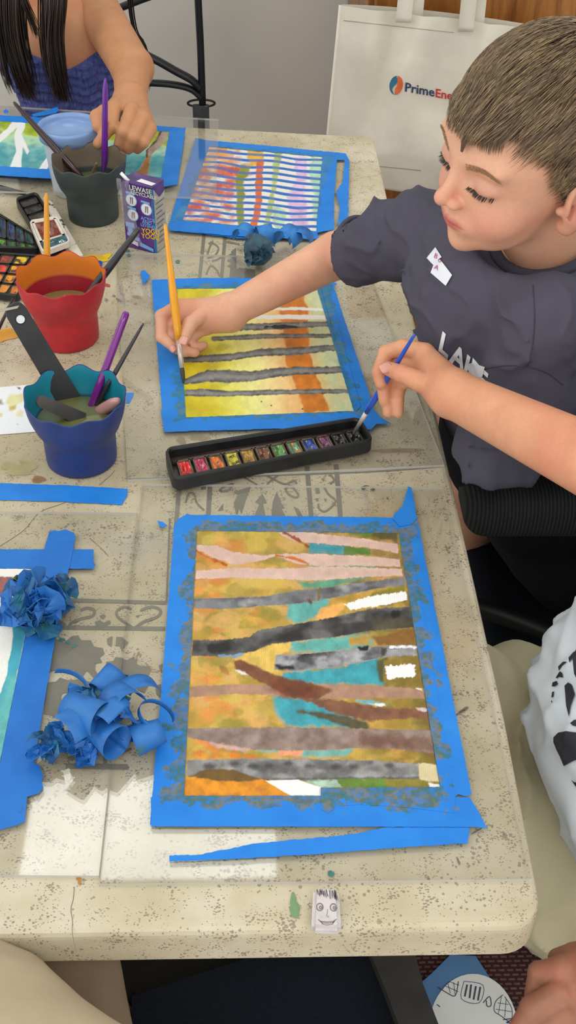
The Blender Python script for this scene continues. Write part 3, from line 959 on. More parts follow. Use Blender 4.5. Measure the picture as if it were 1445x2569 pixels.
    trunk([(468, 712), (600, 705), (760, 690), (880, 675), (1037, 672), (1037, 712), (900, 722), (700, 760), (540, 777), (463, 770)], (156, 156, 160), [(24, 24, 26), (60, 60, 64), (190, 190, 196), (40, 40, 44)], 13, 40, (6, 15))
    c.poly(A([(465, 750), (540, 752), (550, 772), (480, 772)]), (30, 30, 32), 6); c.poly(A([(800, 680), (840, 676), (838, 694), (805, 696)]), (20, 20, 22), 4); c.poly(A([(890, 680), (920, 676), (912, 720), (890, 722)]), (60, 58, 40), 5)
    c.line(A([(240, 712), (300, 718), (330, 708)]), 2.5, (120, 160, 190), 3); c.line(A([(930, 678), (1034, 680)]), 3, (236, 236, 236), 2, 3, 6)
    # brown trunks and boughs
    B_ = (176, 136, 112); BD = (122, 74, 46)
    c.poly(A([(238, 752), (270, 762), (290, 790), (275, 800), (250, 780)]), (176, 126, 60), 4)
    c.poly(A([(122, 838), (300, 830), (460, 832), (540, 822), (700, 830), (840, 832), (1062, 850), (1066, 886), (840, 886), (620, 890), (460, 872), (300, 868), (122, 882)]), B_, 2.5, 3, 7, var=.28)
    c.poly(A([(300, 735), (330, 733), (480, 798), (620, 828), (700, 850), (640, 892), (540, 885), (470, 852), (360, 795), (308, 768)]), BD, 5, 4, 10, var=.4)
    c.poly(A([(305, 772), (345, 778), (365, 796), (330, 790)]), (232, 220, 214), 4)
    c.poly(A([(560, 885), (700, 890), (900, 925), (1080, 930), (1118, 966), (1000, 968), (830, 976), (720, 950)]), (128, 84, 60), 5, 5, 10, var=.35)
    c.poly(A([(440, 815), (560, 812), (640, 850), (600, 885), (500, 880), (450, 850)]), (112, 58, 30), 16, 8, var=.4)
    c.line(A([(560, 938), (680, 960), (820, 1000)]), [3, 9, 14], (82, 78, 54), 6, 4)
    c.poly(A([(790, 895), (845, 893), (920, 912), (850, 912)]), (104, 176, 190), 5); c.poly(A([(840, 905), (905, 908), (912, 918), (860, 916)]), (240, 240, 238), 3)
    c.poly(A([(1030, 840), (1058, 846), (1058, 856), (1025, 850)]), (242, 238, 234), 3)
    c.poly(A([(1030, 922), (1080, 926), (1078, 940), (1040, 936)]), (226, 206, 196), 3)
    q = [(113, 1008), (300, 1003), (560, 1003), (800, 1008), (1096, 1015), (1114, 1108), (950, 1090), (800, 1088), (560, 1098), (350, 1092), (250, 1072), (113, 1044)]
    trunk(q, (148, 126, 116), [(122, 96, 80), (168, 146, 136), (108, 90, 80), (176, 158, 152)], 14, 90, (6, 16), .5)
    c.poly(A([(800, 1030), (1100, 1040), (1112, 1105), (950, 1088), (820, 1080)]), (116, 78, 60), 18, 10, alpha=.75)
    c.poly(A([(190, 1060), (360, 1090), (340, 1102), (230, 1085)]), (214, 172, 160), 5)
    c.blobs((480, 1890, 700, 1900), [(216, 110, 36), (228, 160, 50)], 14, (5, 9), seed=8)
    q = [(110, 1135), (300, 1130), (560, 1130), (850, 1136), (1042, 1150), (1052, 1212), (850, 1212), (640, 1212), (400, 1217), (250, 1207), (110, 1197)]
    trunk(q, (142, 140, 138), [(84, 84, 86), (184, 184, 186), (124, 122, 118), (66, 66, 68)], 15, 70, (7, 15), .55)
    for bx, by, br in ((200, 1160, 26), (305, 1150, 22), (375, 1160, 24), (440, 1158, 18), (520, 1148, 20), (605, 1158, 18), (712, 1162, 24), (782, 1162, 20), (925, 1158, 20), (848, 1145, 12)):
        c.poly(A([(bx + br * math.cos(t), by + br * .55 * math.sin(t)) for t in np.linspace(0, 6.28, 9)[:-1]]), (62, 60, 60), 9, 3, alpha=.85)
    c.line(A([(330, 1213), (640, 1212), (850, 1208), (1045, 1208)]), 3, (60, 58, 50), 5, alpha=.7)
    c.poly(A([(1040, 1146), (1126, 1152), (1132, 1248), (1048, 1225)]), (222, 206, 160), 3, 3, var=.12); c.poly(A([(1050, 1218), (1130, 1222), (1132, 1246), (1000, 1246)]), (134, 120, 40), 4, 4)
    c.poly(A([(1085, 1228), (1132, 1232), (1134, 1262), (1088, 1250)]), (244, 240, 232), 3, 3, var=0)
    # bottom edge
    c.poly(A([(104, 1212), (200, 1202), (330, 1205), (430, 1215), (535, 1284), (96, 1284)]), (222, 142, 30), 3, 4, var=.35)
    c.poly(A([(112, 1202), (190, 1172), (290, 1172), (410, 1212), (300, 1222), (200, 1212)]), (112, 84, 34), 4, 4, var=.3)
    c.poly(A([(425, 1218), (560, 1214), (652, 1246), (652, 1284), (537, 1284)]), (248, 247, 244), 2, 1, var=0)
    c.poly(A([(715, 1212), (920, 1210), (915, 1250), (730, 1250)]), (98, 132, 44), 4, 7, var=.4); c.poly(A([(910, 1215), (1050, 1215), (1090, 1250), (915, 1250)]), (140, 128, 44), 4, 5)
    c.c *= (0.94 + .12 * (np.sin(x * 1.3) * .5 + .5))[:, None]


t = painting('watercolour_painting', BigC, 420, 470, big, 'large woodland watercolour of grey and pink trunks, nearest on the table')
P_ = lambda *a, **k: px_poly_mesh(*a, **k)
P_('tape_strip', [(466, 1291), (1040, 1299), (1046, 1338), (468, 1331)], Z1 + .0004, .0003, M_tapeB, t, rag=.7, seed=1)
P_('tape_strip', [(437, 1318), (447, 1302), (470, 1288), (490, 1300), (493, 1329), (461, 1998), (455, 2072), (376, 2068), (404, 1737)], Z1 + .0007, .0003, M_tapeB, t, rag=.7, seed=2)
P_('tape_strip', [(470, 1332), (494, 1326), (462, 1996), (458, 2030), (424, 2030), (431, 1900), (450, 1600)], Z1 + .00095, .0002, M_tapeB, t, rag=.4, seed=3)
P_('tape_strip', [(998, 1326), (1046, 1296), (1100, 1568), (1183, 1992), (1170, 1998), (1150, 1992), (1140, 2000), (1108, 1998), (1105, 1978)], Z1 + .00095, .0003, M_tapeB, t, rag=.6, seed=4)
P_('tape_strip', [(999, 1330), (1022, 1328), (1070, 1580), (1138, 1990), (1108, 1996), (1050, 1640)], Z1 + .0012, .0002, M_tapeB, t, rag=.3, seed=5)
P_('tape_strip', [(378, 2000), (459, 1996), (804, 1996), (1178, 2000), (1200, 2035), (1222, 2078), (1190, 2074), (380, 2073)], Z1 + .0012, .0003, M_tapeB, t, rag=.6, seed=6)
P_('tape_strip', [(804, 1976), (950, 1975), (1104, 1974), (1142, 1990), (1140, 2040), (1080, 2032), (1000, 2024), (900, 2018), (850, 2022), (822, 2040), (806, 2030)], Z1 + .0015, .0003, M_tapeB, t, rag=.5, seed=7)
P_('torn_tape_corner', [(985, 1302), (990, 1288), (1010, 1270), (1018, 1240), (1025, 1220), (1032, 1224), (1040, 1262), (1046, 1300), (1030, 1316), (1002, 1320)], Z1 + .0015, .0003, M_tape, t, rag=1.2, seed=8)


def YB(l): return [(360 + a / 2.064, 540 + b / 2.064) for a, b in l]


def yellow(c):
    x, y = c.x, c.y
    tl, tr_, br, bl = [np.array(q, float) for q in YelC]
    v = np.clip((y - 715) / 325, 0, 1); xl = 441 + 24 * v; xr = 803 + 88 * v; u = (x - xl) / (xr - xl)
    n = fbm(x / 40, y / 40, None, 5, 3) - .5
    st = [(-.1, (204, 184, 20)), (.14, (214, 196, 40)), (.28, (228, 222, 96)), (.45, (240, 234, 150)), (.56, (246, 218, 150)), (.66, (246, 194, 124)), (.72, (244, 186, 116)), (.86, (226, 206, 140)), (.93, (206, 214, 168)), (1.1, (226, 222, 170))]
    uu = u + n * .09
    C = np.stack([np.interp(uu, [s[0] for s in st], [lin(s[1])[k] for s in st]) for k in range(3)], 1)
    c.c = C * (.9 + .25 * fbm(x / 10, y / 10, None, 8, 3))[:, None]
    c.blobs((445, 720, 560, 1040), [(196, 178, 20), (224, 206, 30), (168, 164, 40), (212, 176, 10)], 70, (6, 14), seed=21, alpha=.55)
    c.blobs((840, 850, 890, 1010), [(168, 190, 160), (216, 214, 160), (236, 190, 120)], 30, (5, 12), seed=22, alpha=.5)
    c.poly(YB([(745, 395), (815, 395), (850, 470), (858, 560), (862, 700), (880, 780), (905, 860), (935, 930), (970, 1020), (830, 1020), (805, 940), (770, 850), (740, 740), (730, 640), (700, 500)]), (216, 126, 34), 5, 7, 20, var=.35)
    for a in ((650, 485, 935, 490, 8), (560, 528, 945, 530, 12)):
        c.line(YB([(a[0], a[1]), ((a[0] + a[2]) / 2, a[1] - 2), (a[2], a[3])]), [a[4] * .3, a[4] * .5, a[4] * .4], (244, 240, 232), 2, 2, var=0)
    G = (116, 116, 112)
    def st_(l, w, col=G):
        q = YB(l); c.line(q, w, col, 2, 3.5, 9, var=.5, vs=10)
        c.line([(a, b + ww * .8) for (a, b), ww in zip(q, w)], [.9] * len(q), (58, 56, 52), 3, 3, 9, alpha=.8, var=.3); c.line([(a, b - ww * .8) for (a, b), ww in zip(q, w)], [.9] * len(q), (74, 70, 60), 3, 3, 9, alpha=.7, var=.3)
        c.line([(a, b + 1) for a, b in q], [ww * .3 for ww in w], (160, 160, 156), 5, 5, 12, alpha=.5)
    st_([(400, 590), (500, 580), (640, 575), (720, 572), (960, 562)], [9, 9, 8, 8, 6]); c.line(YB([(630, 578), (720, 575), (800, 578)]), [3, 5, 3], (26, 26, 26), 2)
    st_([(360, 640), (600, 627), (720, 625), (980, 625)], [5, 6, 5, 4])
    st_([(215, 748), (330, 742), (450, 735), (600, 712), (760, 705), (1010, 685)], [7, 9, 9, 9, 10, 7])
    st_([(215, 862), (330, 832), (450, 835), (560, 835), (700, 812), (800, 805), (1060, 800)], [7, 15, 16, 13, 11, 10, 8])
    st_([(212, 920), (300, 918), (420, 925), (700, 915), (1080, 910)], [7, 10, 7, 6, 5])
    for a, b in ((660, 985), (822, 1003), (610, 965)): c.line(YB([(a, b), (a + 2, b)]), 1.6, (30, 50, 40), 1.5, 0)


t = painting('watercolour_painting', YelC, 300, 240, yellow, 'yellow and orange painting with grey stripes, being painted in mid table')
P_('tape_strip', [(382, 702), (500, 697), (700, 697), (832, 697), (812, 722), (441, 724), (384, 727)], Z1 + .0004, .0003, M_tapeY, t, rag=.6, seed=11)
P_('tape_strip', [(380, 702), (443, 706), (467, 1052), (458, 1082), (412, 1082), (408, 1040)], Z1 + .0007, .0003, M_tapeY, t, rag=.6, seed=12)
P_('tape_strip', [(789, 702), (806, 698), (826, 695), (835, 706), (846, 712), (837, 718), (932, 1005), (942, 1040), (892, 1046)], Z1 + .0009, .0003, M_tapeY, t, rag=.6, seed=13)
P_('tape_strip', [(402, 1020), (410, 1042), (466, 1047), (891, 1031), (936, 1028), (946, 1036), (956, 1048), (979, 1061), (945, 1063), (930, 1078), (700, 1075), (412, 1083)], Z1 + .0012, .0003, M_tapeY, t, rag=.8, seed=14)
P_('tape_strip', [(803, 712), (818, 706), (905, 1020), (892, 1032)], Z1 + .0015, .0002, M_tapeY, t, rag=.3, seed=15)


def Cc(l): return [(380 + a / 2.491, 320 + b / 2.491) for a, b in l]


def striped(c):
    x, y = c.x, c.y
    # plan position across the sheet
    tl, tr_, br, bl = [np.array(q, float) for q in StrC]
    v = np.zeros_like(x)
    yt = tl[1] + (x - tl[0]) / (tr_[0] - tl[0]) * (tr_[1] - tl[1]); yb = bl[1] + (x - bl[0]) / (br[0] - bl[0]) * (br[1] - bl[1])
    v = (y - yt) / (yb - yt); u = (x - (tl[0] + (bl[0] - tl[0]) * v)) / ((tr_[0] + (br[0] - tr_[0]) * v) - (tl[0] + (bl[0] - tl[0]) * v))
    c.c = np.tile(lin((240, 236, 224)), (len(x), 1))
    # paint left of the sheet: orange to red
    c.blobs((455, 365, 600, 430), [(236, 160, 60), (240, 190, 120), (226, 120, 50)], 60, (4, 10), seed=31, alpha=.9)
    c.blobs((455, 425, 585, 560), [(214, 92, 44), (230, 130, 70), (206, 60, 30), (236, 170, 120), (196, 80, 60)], 130, (4, 9), seed=32, alpha=.9)
    c.blobs((540, 415, 620, 440), [(214, 50, 26), (200, 70, 20)], 16, (4, 7), seed=33, alpha=.9)
    c.poly(Cc([(590, 130), (700, 150), (700, 230), (620, 240), (600, 190)]), (226, 176, 50), 6, 6)
    c.poly(Cc([(560, 230), (620, 240), (600, 300), (575, 320), (580, 420), (575, 520), (580, 615), (540, 612), (528, 520), (530, 400), (520, 330)]), (150, 154, 30), 4, 4)
    c.poly(Cc([(655, 200), (700, 205), (695, 300), (690, 420), (682, 540), (660, 630), (615, 625), (640, 540), (650, 420)]), (230, 112, 38), 3, 4)
    c.poly(Cc([(770, 150), (815, 150), (800, 260), (775, 400), (760, 500), (740, 615), (702, 610), (722, 500), (745, 400)]), (164, 184, 70), 4, 4, alpha=.85)
    c.poly(Cc([(890, 180), (970, 190), (965, 300), (960, 420), (970, 520), (980, 620), (880, 610), (860, 500), (850, 430), (900, 330)]), (222, 184, 220), 6, 6, alpha=.9)
    c.poly(Cc([(1000, 180), (1070, 185), (1060, 300), (1050, 500), (1060, 640), (1010, 560), (1010, 400), (985, 260)]), (166, 214, 180), 6, 6, alpha=.85)
    c.poly(Cc([(770, 500), (830, 510), (830, 600), (790, 640), (762, 600)]), (168, 208, 170), 6, 6, alpha=.8)
    tint = c.c.copy()
    w_ = v * 12.6 + .55 * (fbm(x / 90, y / 30, None, 77, 2) - .5) + .12 * np.sin(u * 14)
    fr_ = w_ - np.floor(w_); bl_ = (fr_ > .56) & (fr_ < 1.0)
    tape_ = lin((42, 108, 196)); tn = np.clip(1 - tint.mean(1) / .75, 0, 1)[:, None] * .5
    e = np.clip((.22 - np.abs(fr_ - .78)) * 12 + .5, 0, 1)[:, None]
    c.c = c.c * (1 - e) + (tape_ * (1 - tn) + tint * .45 * tn * 2) * e


t = painting('watercolour_painting', StrC, 300, 190, striped, 'painting of many thin blue masked stripes over rainbow columns, at the far right table corner', z=Z1)
P_('tape_strip', [(490, 346), (523, 352), (545, 361), (525, 368), (457, 556), (452, 575), (422, 568), (440, 510)], Z1 + .0004, .0003, M_tapeS, t, rag=.7, seed=21)
P_('tape_strip', [(523, 352), (700, 368), (868, 385), (876, 403), (845, 401), (811, 394), (522, 367)], Z1 + .0007, .0003, M_tapeS, t, rag=.7, seed=22)
P_('tape_strip', [(809, 392), (845, 398), (838, 500), (838, 575), (793, 584)], Z1 + .0010, .0003, M_tapeS, t, rag=.9, seed=23)
P_('tape_strip', [(866, 398), (876, 400), (873, 565), (848, 565), (852, 520), (843, 480), (858, 460)], Z1 + .0010, .0003, M_tapeS, t, rag=1.0, seed=24)
P_('tape_strip', [(422, 560), (456, 551), (600, 566), (795, 580), (800, 600), (640, 596), (425, 578)], Z1 + .0013, .0003, M_tapeS, t, rag=.7, seed=25)


def D(l): return [(a / 3.01, 240 + b / 3.01) for a, b in l]


def teal(c):
    x, y = c.x, c.y
    v = np.clip((y - (300 + x * .063)) / 118, 0, 1) + (fbm(x / 26, y / 12, None, 4, 3) - .5) * .35
    st = [(0, (150, 166, 20)), (.2, (172, 186, 50)), (.32, (190, 222, 150)), (.45, (170, 216, 200)), (.6, (110, 184, 186)), (.8, (60, 150, 166)), (1, (110, 180, 176))]
    c.c = np.stack([np.interp(v, [s[0] for s in st], [lin(s[1])[k] for s in st]) for k in range(3)], 1)
    c.blobs((-60, 350, 430, 450), [(40, 130, 150), (90, 170, 180), (150, 206, 200), (60, 150, 160)], 220, (2, 7), seed=41, alpha=.6, wob=3)
    c.blobs((-60, 300, 430, 335), [(130, 150, 20), (190, 196, 60), (90, 130, 40)], 120, (2, 6), seed=42, alpha=.5, wob=3)
    W = (240, 242, 242)
    c.poly(D([(95, 190), (190, 195), (190, 240), (165, 290), (185, 340), (222, 420), (205, 442), (172, 385), (160, 545), (72, 545), (120, 420), (108, 300), (125, 245), (0, 352), (-40, 330), (60, 240)]), W, 2, 1.5, var=0)
    c.poly(D([(400, 212), (465, 215), (440, 300), (350, 310), (345, 300)]), W, 2, 1, var=0); c.poly(D([(290, 555), (350, 470), (400, 480), (350, 562)]), W, 2, 1, var=0)
    c.poly(D([(620, 228), (690, 238), (660, 300), (605, 290)]), W, 2, 1, var=0); c.poly(D([(660, 260), (700, 240), (695, 262), (668, 295), (655, 285)]), (70, 56, 44), 2, 3)
    c.poly(D([(870, 385), (920, 390), (945, 500), (900, 520), (860, 430)]), (216, 200, 190), 2, 3); c.poly(D([(915, 400), (950, 440), (940, 505), (915, 480)]), (140, 96, 64), 2, 3)
    q = [(1215, 268), (1282, 275), (1245, 340), (1200, 400), (1145, 450), (1110, 600), (1020, 600), (1075, 520), (1105, 460), (1100, 410), (1170, 340)]
    c.poly(D(q), (172, 150, 134), 2, 3, var=.4); c.poly(D([(1105, 460), (1145, 450), (1110, 600), (1020, 600), (1080, 520)]), (160, 112, 64), 3, 4, var=.4); c.line(D([(1215, 272), (1180, 340), (1108, 410), (1110, 460)]), 2, (84, 66, 56), 2, 3)


t = painting('watercolour_painting', FarC, 330, 120, teal, 'turquoise and lime painting with white trunks in front of the girl', z=.7609)
zf = .7609
P_('tape_strip', [(-150, 281), (150, 297), (240, 303), (466, 321), (464, 333), (-150, 294)], zf + .0004, .0003, M_tape, t, rag=.5, seed=31)
P_('tape_strip', [(426, 322), (466, 320), (445, 462), (400, 458), (405, 444)], zf + .0007, .0003, M_tape, t, rag=.5, seed=32)
P_('tape_strip', [(-170, 405), (130, 425), (405, 445), (445, 462), (410, 468), (130, 448), (-170, 430)], zf + .0010, .0003, M_tape, t, rag=.5, seed=33)


def leftp(c):
    c.poly([(-200, 1450), (33, 1447), (28, 1470), (20, 1500), (-200, 1510)], (150, 92, 84), 3, 5, var=.4)
    x, y = c.x, c.y
    c.poly([(78, 1426), (100, 1428), (80, 1470), (60, 1520), (62, 1450)], (128, 124, 120), 6, 5, var=.5)
    c.poly([(32, 1560), (78, 1520), (0, 1914), (-40, 2000), (-60, 1900), (0, 1742), (18, 1690), (20, 1660), (28, 1640), (32, 1600)], (66, 166, 186), 2, 3, var=.25, vs=50)
    c.poly([(20, 1700), (60, 1680), (10, 1900), (-50, 1960)], (104, 184, 176), 20, 8, alpha=.7)
    c.poly([(-200, 1540), (-5, 1600), (-10, 1690), (-60, 1900), (-260, 1990)], (80, 170, 190), 3, 3, var=.25)


t = painting('watercolour_painting', LefC, 200, 260, leftp, 'turquoise painting with one broad white trunk, cut off at the left beside the tape ball')
P_('tape_strip', [(-200, 1377), (0, 1378), (235, 1378), (234, 1408), (239, 1416), (233, 1427), (-200, 1425)], Z1 + .0004, .0003, M_tapeP, t, rag=.6, seed=41)
P_('tape_strip', [(123, 1334), (135, 1330), (148, 1332), (165, 1328), (186, 1336), (189, 1345), (184, 1378), (172, 1428), (142, 1580), (101, 1823), (86, 1914), (100, 1922), (104, 1935), (108, 1950), (104, 1962), (109, 1976), (98, 1990), (68, 1999), (62, 2062), (40, 2070), (0, 2082), (-40, 2084), (0, 1914), (97, 1430), (110, 1380)], Z1 + .0008, .0003, M_tapeP, t, rag=.7, seed=42)


def wht(c):
    c.c = np.tile(lin((236, 240, 244)), (len(c.x), 1))
    c.poly([(24, 990), (60, 988), (62, 1005), (44, 1014), (38, 1028), (24, 1030), (22, 1016), (10, 1012)], (226, 222, 170), 6, 4, var=.1); c.poly([(22, 1020), (40, 1016), (38, 1028), (24, 1030)], (206, 190, 110), 5, 2)
    c.poly([(-20, 1004), (4, 1002), (8, 1014), (-20, 1016)], (150, 150, 130), 5, 2); c.poly([(42, 970), (52, 972), (52, 978), (46, 976)], (60, 56, 66), 1.5, 1); c.poly([(42, 1062), (46, 1064), (45, 1066)], (70, 66, 66), 1.5, 0)
    c.poly([(35, 1030), (60, 1032), (56, 1046), (36, 1044)], (232, 226, 196), 6, 3); c.poly([(-20, 1036), (6, 1036), (4, 1044), (-20, 1044)], (234, 220, 160), 5, 3)


V, F = paper_grid([(-160, 983), (170, 958), (150, 1078), (-160, 1102)], .7512, 110, 60); px_, py_ = pix(V); cv = Canvas(px_, py_, (236, 240, 244)); wht(cv)
t = thing('practice_paper', 'white practice paper with pale yellow drips behind the blue water cup', 'paper')
link('sheet', mesh_np('p', V, F, cv.c), t, M_paper, smooth=False)
slab('backing', [at(a, b, .7511) for a, b in [(-160, 983), (170, 958), (150, 1078), (-160, 1102)]], .0006, M_card, t)

# loose tape
def loose(name, poly, label, z=Z1, mat=None, rag=.6, group=None, seed=0):
    o = px_poly_mesh(name, poly, z, .0003, mat or M_tape, None, rag=rag, seed=seed); return tag(o, label, 'tape', group)
loose('tape_strip', [(-60, 1210), (0, 1212), (160, 1217), (320, 1226), (318, 1246), (312, 1254), (306, 1266), (150, 1258), (4, 1254), (-60, 1252)], 'blue tape strip with faint pencil writing, below the blue water cup', z=.7512)
loose('torn_tape', [(425, 2146), (500, 2144), (560, 2132), (640, 2116), (720, 2108), (840, 2098), (900, 2090), (960, 2076), (1060, 2074), (1178, 2076), (1174, 2115), (1000, 2126), (800, 2142), (600, 2154), (426, 2161)], 'long tapering torn tape strip along the near edge of the woodland painting', z=Z1 + .0006, rag=1.2)
loose('tape_scrap', [(395, 1306), (408, 1309), (420, 1318), (408, 1323), (400, 1320)], 'tiny blue tape scrap left of the woodland painting', rag=.5)
loose('tape_scrap', [(353, 680), (362, 677), (376, 691), (372, 700), (360, 714), (356, 700)], 'small triangular tape scrap above the yellow painting', rag=.5)
loose('tape_scrap', [(440, 575), (520, 582), (620, 592), (700, 596), (700, 601), (600, 598), (520, 588), (442, 580)], 'thin blue tape sliver along the near side of the rainbow striped painting', rag=.6)
loose('tape_scrap', [(316, 985), (336, 985), (334, 995), (325, 1012), (316, 1012)], 'blue tape scrap sticking out right of the blue water cup', z=.7505, rag=.5)
loose('tape_scrap', [(80, 287), (125, 275), (143, 268), (148, 276), (140, 283), (108, 289), (84, 292)], 'bright blue twisted tape scrap near the far table edge', z=.7612, rag=.6)
loose('tape_scrap', [(8, 278), (14, 274), (22, 278), (20, 284), (10, 284)], 'tiny blue tape dot by the far table edge', z=.7612, rag=.4)
loose('tape_scrap', [(253, 712), (268, 711), (276, 714), (276, 720), (264, 718)], 'tiny red scrap right of the red water cup', z=.7506, rag=.3, mat=simple('red_scrap', (176, 68, 52), .6))
# ------------------------------------------------------------------ water cups
def cup(px, py, h, R, rb, col, lin_col, water, label, rot=0.0, dirt=(0, 0, 0), wz=.62, name='water_cup', zb=.7505, low=None, lowz=.5):
    t = thing(name, label, 'cup', 'scalloped rubber water cups')
    c = at(px, py, zb); S = h / .085
    m = NT('cup_rubber'); co = m.coord()
    b = np.array(L4(col)); f = m.noise(24, 4, .6, co)
    cc = m.ramp(f, [(.3, tuple(b * [.7, .7, .75, 1])), (.55, tuple(b)), (.75, tuple(np.clip(b * [1.3, 1.3, 1.25, 1], 0, 1)))])
    sp = m.math('GREATER_THAN', m.noise(70, 2, .5, co), .73)
    cc = m.mix(m.math('MULTIPLY', sp, .5), cc, L4((150, 146, 150)))
    m.link(cc, m.b.inputs['Base Color']); m.b.inputs['Roughness'].default_value = .48
    m.bump(m.noise(300, 3, .5, co), .12, .0005)
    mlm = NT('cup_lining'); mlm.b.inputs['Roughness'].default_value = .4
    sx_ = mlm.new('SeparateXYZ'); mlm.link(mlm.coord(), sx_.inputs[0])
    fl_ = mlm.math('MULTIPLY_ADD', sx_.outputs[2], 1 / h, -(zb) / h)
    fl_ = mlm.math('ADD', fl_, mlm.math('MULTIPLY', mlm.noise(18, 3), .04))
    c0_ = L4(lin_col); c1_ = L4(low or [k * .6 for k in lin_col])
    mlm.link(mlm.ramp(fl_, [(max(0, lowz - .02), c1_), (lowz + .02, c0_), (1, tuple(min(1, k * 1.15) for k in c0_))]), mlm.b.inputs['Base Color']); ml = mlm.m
    q = R / .05; p = rb / .037
    out = [(.0355 * p, 0), (.0368 * p, .0015), (.0372 * p, .006), (.0375 * p, .020), (.0375 * p, .033), (.0384 * p, .0365), (.0398 * p, .040), (.0425 * q, .048), (.0446 * q, .0545), (.0448 * q, .0555), (.0455 * q, .057), (.0475 * q, .064), (.049 * q, .072), (.0497 * q, .079), (.0503 * q, .084), (.0500 * q, .0855), (.0490 * q, .0850)]
    inn = [(.0482 * q, .082), (.0472 * q, .074), (.0455 * q, .064), (.0418 * q, .054), (.038 * q, .044), (.0355 * p, .030), (.0350 * p, .006)]
    def wv(a, z): return (z / .085) ** 5
    def build(pr, nm, mat, close=False, cap=None):
        V, F = [], []
        seg = 96
        for r_, z in pr:
            for k in range(seg):
                a = 2 * math.pi * k / seg; g = wv(a, z); s8 = math.cos(9 * a + math.pi * 1.5 + rot)
                V.append((c[0] + r_ * (1 + .020 * g * s8) * math.cos(a), c[1] + r_ * (1 + .020 * g * s8) * math.sin(a), c[2] + z * S + .0026 * g * s8))
        for i in range(len(pr) - 1):
            for k in range(seg):
                a_ = i * seg + k; b_ = i * seg + (k + 1) % seg; F.append([a_, b_, b_ + seg, a_ + seg])
        if cap == 0: F.append([k for k in range(seg)][::-1])
        if cap == 1: F.append([(len(pr) - 1) * seg + k for k in range(seg)])
        return link(nm, mesh_np(nm, V, F), t, mat)
    build(out, 'cup_body', m.m, cap=0)
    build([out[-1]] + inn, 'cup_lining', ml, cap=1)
    # water
    zw = wz * .085; rr = np.interp(zw, [p_[1] for p_ in inn][::-1], [p_[0] for p_ in inn][::-1]) - .0003
    V = [(c[0], c[1], c[2] + zw * S)]; F = []
    for k in range(64):
        a = 2 * math.pi * k / 64; V.append((c[0] + rr * math.cos(a), c[1] + rr * math.sin(a), c[2] + zw * S)); F.append([0, 1 + k, 1 + (k + 1) % 64])
    mw = simple('murky_water', water, .05, .12, 25, coat=.6, spec=.7)
    link('water', mesh_np('w', V, F), t, mw)
    return c, c[2] + zw * S


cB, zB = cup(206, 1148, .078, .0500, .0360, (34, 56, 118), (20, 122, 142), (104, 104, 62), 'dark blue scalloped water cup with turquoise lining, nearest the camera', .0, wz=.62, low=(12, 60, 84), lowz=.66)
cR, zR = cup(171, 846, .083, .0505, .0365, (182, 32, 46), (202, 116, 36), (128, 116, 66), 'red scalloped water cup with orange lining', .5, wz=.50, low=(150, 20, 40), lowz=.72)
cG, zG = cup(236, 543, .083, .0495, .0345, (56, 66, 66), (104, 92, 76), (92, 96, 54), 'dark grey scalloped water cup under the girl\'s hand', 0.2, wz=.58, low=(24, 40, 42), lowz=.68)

# pale translucent cup behind the grey one
t = thing('translucent_cup', 'pale blue translucent plastic cup with thick rim behind the grey cup', 'cup')
m = NT('frosted_plastic'); m.b.inputs['Base Color'].default_value = L4((205, 214, 226)); m.b.inputs['Roughness'].default_value = .3; m.b.inputs['Alpha'].default_value = .82
m.b.inputs['Subsurface Weight'].default_value = 0
m2 = NT('blue_plastic_rim'); m2.b.inputs['Base Color'].default_value = L4((140, 172, 224)); m2.b.inputs['Roughness'].default_value = .25; m2.b.inputs['Alpha'].default_value = .85
c = at(190, 478, .7505)
hh = .098
V, F = lathe([(.0001, 0), (.030, 0), (.031, .002), (.0375, hh - .02), (.0378, hh - .018)], 64, c=c); link('cup_body', mesh_np('c', V, F), t, m.m)
V, F = lathe([(.0378, hh - .019), (.0425, hh - .018), (.0432, hh - .004), (.0425, hh), (.040, hh), (.0385, hh - .006), (.0375, hh - .012), (.0001, hh - .0125)], 64, c=c); link('rim', mesh_np('c', V, F), t, m2.m)

# ------------------------------------------------------------------ brushes
M_ferr = simple('brush_ferrule', (206, 192, 178), .3, .03, 60, metal=.35)
def brush(a, b, r, col, label, name='paint_brush', prof=None, ferr=None, hair=None, rough=.3, group='paint brushes', mark=None, squash=1.0):
    """a = tip/business end, b = butt end"""
    a = np.asarray(a); b = np.asarray(b); t = thing(name, label, 'brush', group)
    mt = simple('brush_lacquer', col, rough, .06, 40, coat=.35)
    s0 = 0.0
    if ferr:
        s1, s2 = ferr
        pts = [a + (b - a) * s for s in (s1, (s1 + s2) / 2, s2)]
        tube('ferrule', pts, [r * .62, r * .7, r * .78], M_ferr, t, 14)
        hm = simple('bristles', hair or (52, 46, 44), .7, .1, 400)
        tube('bristles', [a, a + (b - a) * s1 * .3, a + (b - a) * s1 * .7, a + (b - a) * s1], [r * .12, r * .5, r * .62, r * .55], hm, t, 12)
        s0 = s2
    pr = prof or [(0, .75), (.12, 1.0), (.25, 1.0), (.6, .78), (.95, .5), (.985, .42), (1, .2)]
    pts = [a + (b - a) * (s0 + (1 - s0) * s) for s, _ in pr]
    tube('handle', pts, [r * k for _, k in pr], mt, t, 16, squash=squash)
    return t


# held by the boy
tipY = at(461, 962, Z1 + .0012); butY = at(414, 562, .885)
brush(tipY, butY, .0043, (232, 158, 20), 'yellow handled paint brush held in the boy\'s hand, bristles on the yellow painting', ferr=(.095, .27), hair=(64, 62, 50),
      prof=[(0, .85), (.1, 1.05), (.3, 1.15), (.45, 1.0), (.8, .62), (.97, .5), (1, .25)])
